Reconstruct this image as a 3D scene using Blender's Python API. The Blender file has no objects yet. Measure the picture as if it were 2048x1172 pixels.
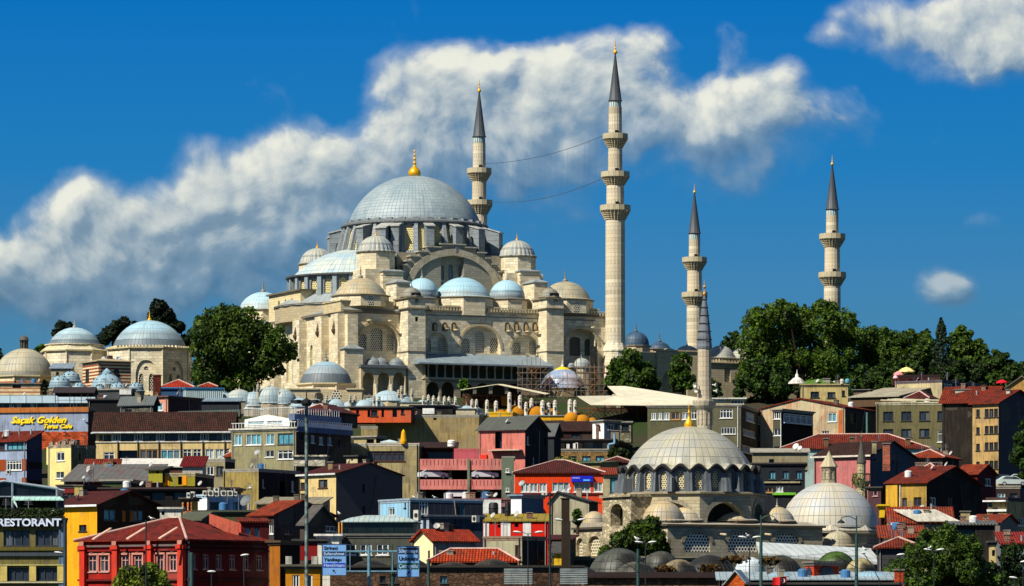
import bpy, math, random
import numpy as np
from mathutils import Vector, Matrix
from mathutils.geometry import tessellate_polygon
PI = math.pi
rnd = random.Random(7)
SC = bpy.context.scene
COL = SC.collection
# ---------------------------------------------------------------- camera
FPX, ZC, HY = 8400.0, 5.0, 1250.0      # focal length in photo pixels, eye height, horizon row
cam = bpy.data.cameras.new('camera'); camo = bpy.data.objects.new('camera', cam); COL.objects.link(camo)
cam.sensor_width = 36; cam.lens = 36 * FPX / 2048; cam.shift_y = (HY - 586) / 2048
cam.clip_start = 1; cam.clip_end = 20000
camo.location = (0, 0, ZC); camo.rotation_euler = (PI / 2, 0, 0); SC.camera = camo
SC.render.resolution_x, SC.render.resolution_y = 1024, 586
# ---------------------------------------------------------------- sun, exposure
SUN_EL = math.radians(46)
sh = Vector((-0.75, -0.66)).normalized()
sdir = Vector((sh.x * math.cos(SUN_EL), sh.y * math.cos(SUN_EL), math.sin(SUN_EL)))
sl = bpy.data.lights.new('sun', 'SUN'); sl.energy = 5.0; sl.angle = math.radians(0.5); sl.color = (1, 0.94, 0.83)
so = bpy.data.objects.new('sun', sl); COL.objects.link(so)
so.rotation_euler = sdir.to_track_quat('Z', 'Y').to_euler()
SC.view_settings.view_transform = 'Standard'; SC.view_settings.look = 'None'
SC.view_settings.exposure = 0.5; SC.view_settings.gamma = 1
# ---------------------------------------------------------------- node helper
class NT:
    def __init__(s, tree): s.t = tree; s.n = tree.nodes; s.l = tree.links
    def node(s, ty, **k):
        n = s.n.new(ty)
        for a, v in k.items(): setattr(n, a, v)
        return n
    def set(s, sock, v):
        if isinstance(v, bpy.types.NodeSocket): s.l.new(v, sock)
        elif v is not None:
            if sock.type == 'RGBA' and len(v) == 3: v = (*v, 1)
            sock.default_value = v
    def math(s, op, a, b=None, c=None, clamp=False):
        n = s.node('ShaderNodeMath', operation=op, use_clamp=clamp)
        s.set(n.inputs[0], a); s.set(n.inputs[1], b)
        if c is not None: s.set(n.inputs[2], c)
        return n.outputs[0]
    def vec(s, op, a, b=None):
        n = s.node('ShaderNodeVectorMath', operation=op)
        s.set(n.inputs[0], a); s.set(n.inputs[1], b)
        return n.outputs['Value'] if op in ('LENGTH', 'DOT_PRODUCT', 'DISTANCE') else n.outputs[0]
    def mix(s, f, a, b, bt='MIX'):
        n = s.node('ShaderNodeMix', data_type='RGBA', blend_type=bt)
        s.set(n.inputs[0], f); s.set(n.inputs[6], a); s.set(n.inputs[7], b); return n.outputs[2]
    def rng(s, v, a, b, c=0., d=1., smooth=True):
        n = s.node('ShaderNodeMapRange', interpolation_type='SMOOTHSTEP' if smooth else 'LINEAR')
        for i, q in enumerate((v, a, b, c, d)): s.set(n.inputs[i], q)
        return n.outputs[0]
    def noise(s, v, scale, detail=4, rough=.55, dist=0):
        n = s.node('ShaderNodeTexNoise'); s.set(n.inputs['Vector'], v)
        n.inputs['Scale'].default_value = scale; n.inputs['Detail'].default_value = detail
        n.inputs['Roughness'].default_value = rough; n.inputs['Distortion'].default_value = dist
        return n.outputs['Fac']
    def comb(s, x, y, z):
        n = s.node('ShaderNodeCombineXYZ')
        for i, q in enumerate((x, y, z)): s.set(n.inputs[i], q)
        return n.outputs[0]
    def sep(s, v):
        n = s.node('ShaderNodeSeparateXYZ'); s.set(n.inputs[0], v); return n.outputs
# ---------------------------------------------------------------- world: Nishita sky, deep blue low sky, clouds
w = bpy.data.worlds.new('World'); SC.world = w; w.use_nodes = True
W = NT(w.node_tree); W.n.clear()
sky = W.node('ShaderNodeTexSky', sky_type='NISHITA', sun_disc=False, sun_elevation=SUN_EL,
             sun_rotation=math.atan2(sh.x, sh.y), altitude=200, air_density=1.0, dust_density=0.2, ozone_density=3.0)
skc = W.vec('SCALE', sky.outputs[0]); W.n[-1].inputs['Scale'].default_value = 0.05
dirv = W.node('ShaderNodeTexCoord').outputs['Generated']
dx, dy, dz = W.sep(dirv)
ysafe = W.math('MAXIMUM', dy, 0.05)
U = W.math('DIVIDE', dx, ysafe); V = W.math('DIVIDE', dz, ysafe)
cr = W.node('ShaderNodeValToRGB'); el = cr.color_ramp
W.set(cr.inputs[0], W.rng(dz, 0.0, 0.30, 0, 1, False))
el.elements[0].color = (.09, .20, .32, 1); el.elements[1].color = (.0, .10, .39, 1)
for p, c in ((.18, (.052, .17, .27)), (.26, (.038, .165, .32)), (.36, (.012, .145, .355)), (.50, (.002, .115, .36))):
    e = el.elements.new(p); e.color = (*c, 1)
lowsky = W.rng(dz, 0.18, 0.45, 0, 1)
base = W.mix(lowsky, cr.outputs[0], skc)
P = W.comb(U, V, 0.0)
P6 = W.vec('MULTIPLY', P, (FPX / 1000, FPX / 1000, 1))     # units: 1000 photo pixels
w.cycles.sampling_method = 'MANUAL'; w.cycles.sample_map_resolution = 256
BL = [(1740,48,90,46,.5),(1830,60,110,60,.44),(1930,70,120,75,.46),(2020,40,90,90,.5),(2020,110,90,60,.35),(1900,140,110,40,.4),(1650,75,40,26,.4),(1898,582,56,36,.78),(1965,440,50,26,.38),(1472,88,34,34,.2),(1578,130,40,26,.36)]
TOP = [(0,440),(90,408),(200,378),(300,378),(390,325),(500,312),(600,284),(700,248),(780,178),(870,125),(960,108),(1040,118),(1100,118),(1190,100),(1270,95),(1330,135),(1390,185),(1500,165),(1620,168),(1720,190),(1800,225),(2048,330)]
BOT = [(0,660),(200,660),(420,630),(560,540),(680,470),(830,410),(960,410),(1080,400),(1200,360),(1320,325),(1450,325),(1560,300),(1700,275),(1800,245),(1840,220),(2048,150)]
BL += [(185,395,60,56,.5),(120,430,60,44,.4),(300,400,60,40,.4),(390,335,50,56,.35),(620,300,70,52,.45),(540,330,80,44,.35),(840,155,90,50,.4),(950,125,85,46,.5),(770,195,60,50,.3),(1170,145,80,60,.5),(1258,100,66,52,.6),(1310,160,50,60,.4),(1440,205,70,50,.4),(1528,170,70,46,.5),(1640,195,80,44,.4),(1060,150,60,50,.35)]
def fcurve(x, pts):
    n = W.node('ShaderNodeFloatCurve'); c = n.mapping.curves[0]
    pts = [(a / 2048, 1 - b / 1172) for a, b in pts]
    for i, (a, b) in enumerate(pts):
        if i < 2: c.points[i].location = (a, b) if i == 0 else pts[-1]
        if 0 < i < len(pts) - 1: c.points.new(a, b)
    n.mapping.use_clip = False; n.mapping.update(); W.set(n.inputs['Value'], x); return n.outputs[0]
def cloud(pv0):
    nn = W.node('ShaderNodeTexNoise'); W.set(nn.inputs['Vector'], pv0); nn.inputs['Scale'].default_value = 5; nn.inputs['Detail'].default_value = 5
    pv = W.vec('ADD', pv0, W.vec('MULTIPLY', W.vec('SUBTRACT', nn.outputs['Color'], (.5, .5, .5)), (.07, .07, 0)))
    ux, vy, _ = W.sep(pv); tx = W.math('DIVIDE', W.math('ADD', ux, 1.024), 2.048); v1 = W.math('SUBTRACT', vy, .078)     # height above the picture's bottom, 1000 px units
    T_ = W.math('MULTIPLY', fcurve(tx, TOP), 1.172); B_ = W.math('MULTIPLY', fcurve(tx, BOT), 1.172)
    st = W.rng(W.math('SUBTRACT', T_, v1), -.075, .085); sb = W.rng(W.math('SUBTRACT', v1, B_), -.16, .10)
    tot = W.math('MULTIPLY', W.math('MULTIPLY', st, sb), .70)
    veil = W.math('MULTIPLY', W.math('MULTIPLY', W.rng(v1, .40, .60), W.rng(W.math('SUBTRACT', B_, v1), .25, -.05)), W.rng(tx, .68, .25, 0, .80)); tot = W.math('MAXIMUM', tot, W.math('MULTIPLY', veil, st))
    for cx, cy, rx, ry, wt in BL:
        d = W.vec('MULTIPLY', W.vec('SUBTRACT', pv, ((cx - 1024) / 1000, (HY - cy) / 1000, 0)), (1000 / rx / 1.7, 1000 / ry / 1.7, 0))
        e = W.rng(W.vec('LENGTH', d), 1.15, .1, 0, wt * 1.05); tot = W.math('SUBTRACT', W.math('ADD', tot, e), W.math('MULTIPLY', W.math('MULTIPLY', tot, e), 1.15))
    s = tot
    def vor(sc_):
        n = W.node('ShaderNodeTexVoronoi', feature='SMOOTH_F1'); W.set(n.inputs['Vector'], W.vec('ADD', pv, W.vec('SCALE', W.nz(pv)) )); n.inputs['Scale'].default_value = sc_; n.inputs['Smoothness'].default_value = .6
        return n.outputs['Distance']
    a = W.noise(pv, 3.4, 9, .60, .3)
    n = W.math('MULTIPLY', W.math('SUBTRACT', a, .5), 1.3)
    n = W.math('ADD', n, W.math('MULTIPLY', W.math('SUBTRACT', .42, vor(10)), .26))
    n = W.math('ADD', n, W.math('MULTIPLY', W.math('SUBTRACT', .42, vor(25)), .15))
    return W.math('ADD', s, n), W.math('DIVIDE', W.math('SUBTRACT', v1, B_), W.math('MAXIMUM', W.math('SUBTRACT', T_, B_), .03))
def _nz(pv):
    n = W.node('ShaderNodeTexNoise'); W.set(n.inputs['Vector'], pv); n.inputs['Scale'].default_value = 9; n.inputs['Detail'].default_value = 4
    q = W.vec('SUBTRACT', n.outputs['Color'], (.5, .5, .5)); m = W.vec('MULTIPLY', q, (.09, .09, 0)); return m
W.nz = _nz
D0, REL = cloud(P6); D1, _r = cloud(W.vec('ADD', P6, (-.018, .026, 0)))
mask = W.math('MULTIPLY', W.math('ADD', W.rng(D0, .16, .72, 0, .58), W.rng(D0, .42, .62, 0, .38)), W.rng(REL, -.1, .7, .70, 1.0))
lit = W.math('ADD', .50, W.math('MULTIPLY', W.math('SUBTRACT', D0, D1), 1.3), clamp=True)
lit = W.math('ADD', lit, W.rng(D0, .45, .95, -.06, .10), clamp=True)
lit = W.math('ADD', lit, W.math('ADD', W.rng(V, .070, .128, -.14, .06), W.rng(REL, .1, .9, -.14, .08)), clamp=True)
cc = W.node('ShaderNodeValToRGB'); W.set(cc.inputs[0], lit)
cc.color_ramp.elements[0].color = (.075, .135, .20, 1); cc.color_ramp.elements[1].color = (.66, .65, .55, 1)
e = cc.color_ramp.elements.new(.40); e.color = (.17, .24, .30, 1)
e = cc.color_ramp.elements.new(.66); e.color = (.38, .42, .42, 1)
front = W.math('GREATER_THAN', dy, .3)
m2 = W.math('MULTIPLY', W.math('MULTIPLY', mask, .93), front)
final = W.mix(m2, base, cc.outputs[0])
bg = W.node('ShaderNodeBackground'); W.set(bg.inputs[0], final); bg.inputs[1].default_value = 1
W.l.new(bg.outputs[0], W.node('ShaderNodeOutputWorld').inputs[0])
# ---------------------------------------------------------------- materials
def C(h):
    h = h.lstrip('#'); h = ''.join(q*2 for q in h) if len(h) == 3 else h; r = [int(h[i:i + 2], 16) / 255 for i in (0, 2, 4)]
    return tuple(c / 12.92 if c < .04045 else ((c + .055) / 1.055) ** 2.4 for c in r)
MC = {}
def sc(c, k): return tuple(min(1, x * k) for x in c[:3])
def newmat(key, rough=.85, metal=0, spec=.3):
    m = bpy.data.materials.new(key[:60]); m.use_nodes = True; N = NT(m.node_tree)
    b = N.n['Principled BSDF']; b.inputs['Roughness'].default_value = rough; b.inputs['Metallic'].default_value = metal
    b.inputs['Specular IOR Level'].default_value = spec
    return m, N, b
def bump(N, b, h, dist=.05, st=.6):
    n = N.node('ShaderNodeBump'); N.set(n.inputs['Height'], h); n.inputs['Distance'].default_value = dist; n.inputs['Strength'].default_value = st
    N.l.new(n.outputs[0], b.inputs['Normal'])
def mk(fn):
    def g(*a, **k):
        key = fn.__name__ + repr(a) + repr(sorted(k.items()))
        if key not in MC: MC[key] = fn(key, *a, **k)
        return MC[key]
    return g
def uvc(N): return N.node('ShaderNodeUVMap').outputs[0]
@mk
def stone(key, c, bw=1.1, bh=.5, var=.25, dirt=.35, dirtc='#5a5040'):
    c = C(c) if isinstance(c, str) else c
    m, N, b = newmat(key, .9, 0, .2); uv = uvc(N)
    br = N.node('ShaderNodeTexBrick'); N.set(br.inputs['Vector'], uv)
    br.inputs['Scale'].default_value = 1; br.inputs['Brick Width'].default_value = bw; br.inputs['Row Height'].default_value = bh
    br.inputs['Mortar Size'].default_value = .03; br.inputs['Mortar Smooth'].default_value = .4
    N.set(br.inputs['Color1'], sc(c, 1 + var * .4)); N.set(br.inputs['Color2'], sc(c, 1 - var * .6)); N.set(br.inputs['Mortar'], sc(c, .55))
    n1 = N.noise(uv, .35, 6, .6); n2 = N.noise(N.vec('MULTIPLY', uv, (1.6, .16, 1)), 1.0, 5, .6)
    d = N.math('MULTIPLY', N.rng(N.math('ADD', N.math('MULTIPLY', n1, .5), N.math('MULTIPLY', n2, .5)), .50, .72), dirt)
    ob = N.node('ShaderNodeTexCoord').outputs['Object']
    n3 = N.noise(ob, .12, 3, .5)
    col = N.mix(d, br.outputs[0], C(dirtc))
    col = N.mix(N.rng(n3, .35, .65, 0, .35), col, sc((c[0] * 1.15, c[1] * .98, c[2] * .75), .95))
    N.set(b.inputs['Base Color'], col)
    bump(N, b, N.math('ADD', N.math('MULTIPLY', br.outputs['Fac'], -1.), N.math('MULTIPLY', N.noise(uv, 3, 4), .6)), .06, .5)
    return m
@mk
def plaster(key, c, dirt=.45, dirtc='#3a332a', rough=.9, sat=1):
    dirt = min(.95, dirt * 1.6 + .06)
    c = C(c) if isinstance(c, str) else c
    m, N, b = newmat(key, rough, 0, .2); uv = uvc(N)
    n1 = N.noise(uv, .3, 6, .65); n2 = N.noise(N.vec('MULTIPLY', uv, (2.6, .22, 1)), 1.0, 5, .65)
    d = N.math('MULTIPLY', N.rng(N.math('ADD', N.math('MULTIPLY', n1, .45), N.math('MULTIPLY', n2, .55)), .45, .62), dirt * .8)
    col = N.mix(d, c, C(dirtc))
    n3 = N.noise(uv, 1.4, 3, .5)
    col = N.mix(N.rng(n3, .56, .66, 0, .22), col, sc(c, 1.3))
    vo = N.node('ShaderNodeTexVoronoi', distance='CHEBYCHEV'); N.set(vo.inputs['Vector'], uv); vo.inputs['Scale'].default_value = .38
    vr, vg, vb = N.sep(vo.outputs['Color']); k = min(1, dirt * 1.3)
    col = N.mix(N.rng(vr, .78, .8, 0, .16 * k), col, sc(c, 1.5)); col = N.mix(N.rng(vg, .78, .8, 0, .28 * k), col, C('#6a6456'))
    ns = N.noise(N.vec('MULTIPLY', uv, (5, .12, 1)), 1.0, 4, .7); col = N.mix(N.rng(ns, .54, .70, 0, .6 * k), col, sc(C(dirtc), .8))
    nb = N.noise(uv, .9, 8, .75); col = N.mix(N.rng(nb, .56, .64, 0, .5 * k), col, sc(c, .55))
    N.set(b.inputs['Base Color'], col); bump(N, b, N.noise(uv, 5, 4), .03, .4)
    return m
@mk
def tiles(key, c, c2=None, px=.3, py=.42):
    c = C(c); c2 = C(c2) if c2 else sc(c, .45)
    m, N, b = newmat(key, .85, 0, .2); uv = uvc(N)
    br = N.node('ShaderNodeTexBrick'); N.set(br.inputs['Vector'], uv); br.offset = 0
    br.inputs['Scale'].default_value = 1; br.inputs['Brick Width'].default_value = px; br.inputs['Row Height'].default_value = py
    br.inputs['Mortar Size'].default_value = .045; br.inputs['Mortar Smooth'].default_value = .6
    N.set(br.inputs['Color1'], sc(c, 1.3)); N.set(br.inputs['Color2'], sc(c, .7)); N.set(br.inputs['Mortar'], sc(c, .25))
    n1 = N.noise(uv, .5, 6, .65)
    n2 = N.noise(N.vec('MULTIPLY', uv, (1, 3, 1)), 1.3, 4, .65)
    col = N.mix(N.rng(n1, .42, .66, 0, .75), br.outputs[0], c2)
    col = N.mix(N.rng(n2, .56, .72, 0, .55), col, sc((c[0] * 1.1, c[1] * 1.9 + .01, c[2] * 1.4), 1.4))
    n5 = N.noise(uv, 2.6, 5, .7); col = N.mix(N.rng(n5, .56, .68, 0, .5), col, C('#2a211a'))
    N.set(b.inputs['Base Color'], col)
    u, v, _ = N.sep(uv)
    wv = N.math('ABSOLUTE', N.math('SINE', N.math('MULTIPLY', u, PI / px)))
    st = N.math('FRACT', N.math('DIVIDE', v, py))
    bump(N, b, N.math('ADD', wv, N.math('MULTIPLY', st, -.8)), .10, .9)
    return m
@mk
def seams(key, c, w=.6, along='u', rough=.6, dirt=.4, metal=0., dirtc='#3c3a34', wave=False):
    c = C(c) if isinstance(c, str) else c
    m, N, b = newmat(key, rough, metal, .4); uv = uvc(N); u, v, _ = N.sep(uv)
    q = u if along == 'u' else v
    fr = N.math('FRACT', N.math('DIVIDE', q, w)); tri = N.math('ABSOLUTE', N.math('SUBTRACT', fr, .5))
    wn = N.node('ShaderNodeTexWhiteNoise', noise_dimensions='1D'); N.set(wn.inputs['W'], N.math('FLOOR', N.math('DIVIDE', q, w)))
    n1 = N.noise(uv, .5, 6, .65)
    col = N.mix(N.rng(n1, .45, .7, 0, dirt), c, C(dirtc))
    col = N.mix(N.math('MULTIPLY', wn.outputs[0], .3), col, sc(c, .6))
    if wave: hh = N.math('SINE', N.math('MULTIPLY', q, 2 * PI / w))
    else:
        hh = N.rng(tri, .42, .49); col = N.mix(N.math('MULTIPLY', hh, .45), col, sc(c, .3))
    N.set(b.inputs['Base Color'], col); bump(N, b, hh, .05 if not wave else .06, .8)
    return m
@mk
def lead(key, N_, ring, c, c2=None, band=None, bandc='#4a4d4d', var=.28, rough=.55, top=None):
    """lead sheet dome: seams by angle, ring joints by height, patina patches"""
    c = C(c); c2 = C(c2) if c2 else sc(c, .6)
    m, N, b = newmat(key, rough, 0, .45)
    ob = N.node('ShaderNodeTexCoord').outputs['Object']; x, y, z = N.sep(ob)
    a = N.math('MULTIPLY', N.math('ARCTAN2', y, x), N_ / (2 * PI))
    r = N.math('SQRT', N.math('ADD', N.math('MULTIPLY', x, x), N.math('MULTIPLY', y, y)))
    fr = N.math('ABSOLUTE', N.math('SUBTRACT', N.math('FRACT', N.math('ADD', a, 100.)), .5))
    # ring joints follow arc length approximately: use z - .35 r
    q = N.math('DIVIDE', N.math('SUBTRACT', z, N.math('MULTIPLY', r, .45)), ring)
    q = N.math('ADD', q, 50.)
    fz = N.math('ABSOLUTE', N.math('SUBTRACT', N.math('FRACT', q), .5))
    wn = N.node('ShaderNodeTexWhiteNoise', noise_dimensions='2D')
    N.set(wn.inputs['Vector'], N.comb(N.math('FLOOR', N.math('ADD', a, 100.)), N.math('FLOOR', q), 0.))
    n1 = N.noise(ob, .28, 5, .6); n2 = N.noise(ob, 2.2, 4, .65)
    nst = N.noise(N.vec('MULTIPLY', N.comb(a, z, 0.), (1, .22, 1)), 1.2, 4, .6)
    col = N.mix(N.rng(n1, .4, .62), c, c2)
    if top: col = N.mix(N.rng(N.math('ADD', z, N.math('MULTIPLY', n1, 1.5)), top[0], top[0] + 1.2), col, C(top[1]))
    col = N.mix(N.math('MULTIPLY', wn.outputs[0], var), col, sc(c2, .55))
    col = N.mix(N.rng(nst, .5, .75, 0, .45), col, sc(c2, .45))
    col = N.mix(N.rng(n2, .58, .72, 0, .3), col, sc(c, 1.25))
    if band is not None:
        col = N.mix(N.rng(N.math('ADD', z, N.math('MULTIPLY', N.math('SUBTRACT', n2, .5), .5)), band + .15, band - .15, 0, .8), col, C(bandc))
    s1 = N.rng(fr, .44, .49); s2 = N.rng(fz, .455, .49)
    s = N.math('MAXIMUM', s1, s2)
    col = N.mix(N.math('MULTIPLY', s, .5), col, sc(c2, .22))  # dark seam lines: joint dirt plus the standing seams' shadow painted in
    N.set(b.inputs['Base Color'], col); bump(N, b, s, .08, .7)
    return m
@mk
def lattice(key, c, s=.34, r=.36, hole=(.012, .014, .018)):
    c = C(c); m, N, b = newmat(key, .8, 0, .2)
    p = N.vec('SCALE', uvc(N)); N.n[-1].inputs['Scale'].default_value = 1 / s
    p = N.vec('MULTIPLY', p, (1, 1 / 1.732, 1))
    def dd(off):
        f = N.vec('FRACTION', N.vec('ADD', p, (off, off, 0)))
        f = N.vec('MULTIPLY', N.vec('SUBTRACT', f, (.5, .5, 0)), (1, 1.732, 0)); return N.vec('LENGTH', f)
    d = N.math('MINIMUM', dd(.0), dd(.5)); k = N.rng(d, r - .06, r + .04)
    N.set(b.inputs['Base Color'], N.mix(k, hole, c)); bump(N, b, k, .12, .8)
    return m
@mk
def plain(key, c, rough=.6, metal=0., spec=.4, var=.12):
    c = C(c) if isinstance(c, str) else c
    m, N, b = newmat(key, rough, metal, spec)
    ob = N.node('ShaderNodeTexCoord').outputs['Object']
    n = N.noise(ob, 1.7, 5, .6)
    N.set(b.inputs['Base Color'], N.mix(N.rng(n, .35, .7), sc(c, 1 + var), sc(c, 1 - 2 * var)))
    return m
@mk
def brick(key, c, mort='#8a8070', bw=.5, bh=.22, var=.5):
    c = C(c); m, N, b = newmat(key, .9, 0, .2); uv = uvc(N)
    br = N.node('ShaderNodeTexBrick'); N.set(br.inputs['Vector'], uv)
    br.inputs['Scale'].default_value = 1; br.inputs['Brick Width'].default_value = bw; br.inputs['Row Height'].default_value = bh
    br.inputs['Mortar Size'].default_value = .03
    N.set(br.inputs['Color1'], sc(c, 1 + var)); N.set(br.inputs['Color2'], sc(c, 1 - var)); N.set(br.inputs['Mortar'], C(mort))
    N.set(b.inputs['Base Color'], N.mix(N.rng(N.noise(uv, .6, 5), .45, .7, 0, .5), br.outputs[0], sc(c, .3)))
    bump(N, b, br.outputs['Fac'], .03, -.5); return m
@mk
def rubble(key, c, s=1.6, mort=.35, dirt=.5):
    c = C(c); m, N, b = newmat(key, .95, 0, .15); uv = uvc(N)
    vo = N.node('ShaderNodeTexVoronoi'); N.set(vo.inputs['Vector'], N.vec('MULTIPLY', uv, (1, 1.5, 1))); vo.inputs['Scale'].default_value = s
    r, g, bb = N.sep(vo.outputs['Color'])
    ve = N.node('ShaderNodeTexVoronoi', feature='DISTANCE_TO_EDGE'); N.set(ve.inputs['Vector'], N.vec('MULTIPLY', uv, (1, 1.5, 1))); ve.inputs['Scale'].default_value = s
    e = N.rng(ve.outputs[0], .0, .10)
    col = N.mix(r, sc(c, .55), sc(c, 1.35)); col = N.mix(e, sc(c, mort), col)
    col = N.mix(N.rng(N.noise(uv, .4, 6, .65), .48, .68, 0, dirt), col, sc(c, .22))
    N.set(b.inputs['Base Color'], col); bump(N, b, e, .06, .7); return m
@mk
def stripes(key, c1, c2, w=.5, along='v', duty=.5, noise_=.3):
    m, N, b = newmat(key, .85, 0, .2); uv = uvc(N); u, v, _ = N.sep(uv)
    f = N.math('FRACT', N.math('DIVIDE', v if along == 'v' else u, w))
    k = N.rng(f, duty - .04, duty + .04)
    col = N.mix(k, C(c1), C(c2)); col = N.mix(N.rng(N.noise(uv, .8, 5), .45, .7, 0, noise_), col, sc(C(c1), .4))
    N.set(b.inputs['Base Color'], col); return m
@mk
def leafm(key, c, c2, tr=.25):
    c = C(c); c2 = C(c2); m, N, b = newmat(key, .65, 0, .25)
    ob = N.node('ShaderNodeTexCoord').outputs['Object']
    wn = N.node('ShaderNodeTexWhiteNoise', noise_dimensions='3D')
    N.set(wn.inputs['Vector'], N.vec('FLOOR', N.vec('MULTIPLY', ob, (1.7, 1.7, 1.7))))
    n = N.noise(ob, .35, 3, .6)
    k = N.math('ADD', N.math('MULTIPLY', wn.outputs[0], .45), N.math('MULTIPLY', n, .6))
    col = N.mix(N.rng(k, .25, .8), c, c2); N.set(b.inputs['Base Color'], col)
    t = N.node('ShaderNodeBsdfTranslucent'); N.set(t.inputs[0], N.mix(.5, col, sc(c2, 1.3)))
    mx = N.node('ShaderNodeMixShader'); mx.inputs[0].default_value = tr
    N.l.new(b.outputs[0], mx.inputs[1]); N.l.new(t.outputs[0], mx.inputs[2])
    N.l.new(mx.outputs[0], N.n['Material Output'].inputs[0]); return m
@mk
def glass(key, c=(.012, .017, .024), rough=.18, spec=.35, var=.5):
    m, N, b = newmat(key, rough, 0, spec); uv = uvc(N)
    ob = N.node('ShaderNodeObjectInfo').outputs['Random']
    n = N.noise(N.vec('MULTIPLY', uv, (3, .8, 1)), 1, 2)
    k = N.math('MULTIPLY', N.math('ADD', N.math('MULTIPLY', ob, .7), N.rng(n, .4, .6, 0, .5)), var)
    u, v, _ = N.sep(uv); side = N.math('SUBTRACT', N.math('FRACT', N.math('MULTIPLY', ob, 7.3)), .5)
    cur = N.math('MULTIPLY', N.math('GREATER_THAN', N.math('MULTIPLY', u, N.math('SIGN', side)), N.math('MULTIPLY', ob, .35)), N.math('GREATER_THAN', N.math('FRACT', N.math('MULTIPLY', ob, 13.7)), .62))
    fold = N.math('ADD', .75, N.math('MULTIPLY', .25, N.math('SINE', N.math('MULTIPLY', u, 24.))))
    cc_ = N.mix(N.math('FRACT', N.math('MULTIPLY', ob, 31.)), (.16, .15, .12), (.10, .13, .16))
    N.set(b.inputs['Base Color'], N.mix(N.math('MULTIPLY', N.math('MULTIPLY', cur, fold), .8), N.mix(k, c, sc(c, 3.5)), cc_)); return m
def G_DARK(): return glass()
def G_TEAL(): return glass((.05, .16, .20))
def G_PALE(): return glass((.22, .27, .27), var=.3)
WHITE = lambda: plain('#d8d8d0', .55)
GOLD = lambda: plain('#e8a70a', .35, .35, .5, .05)
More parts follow.
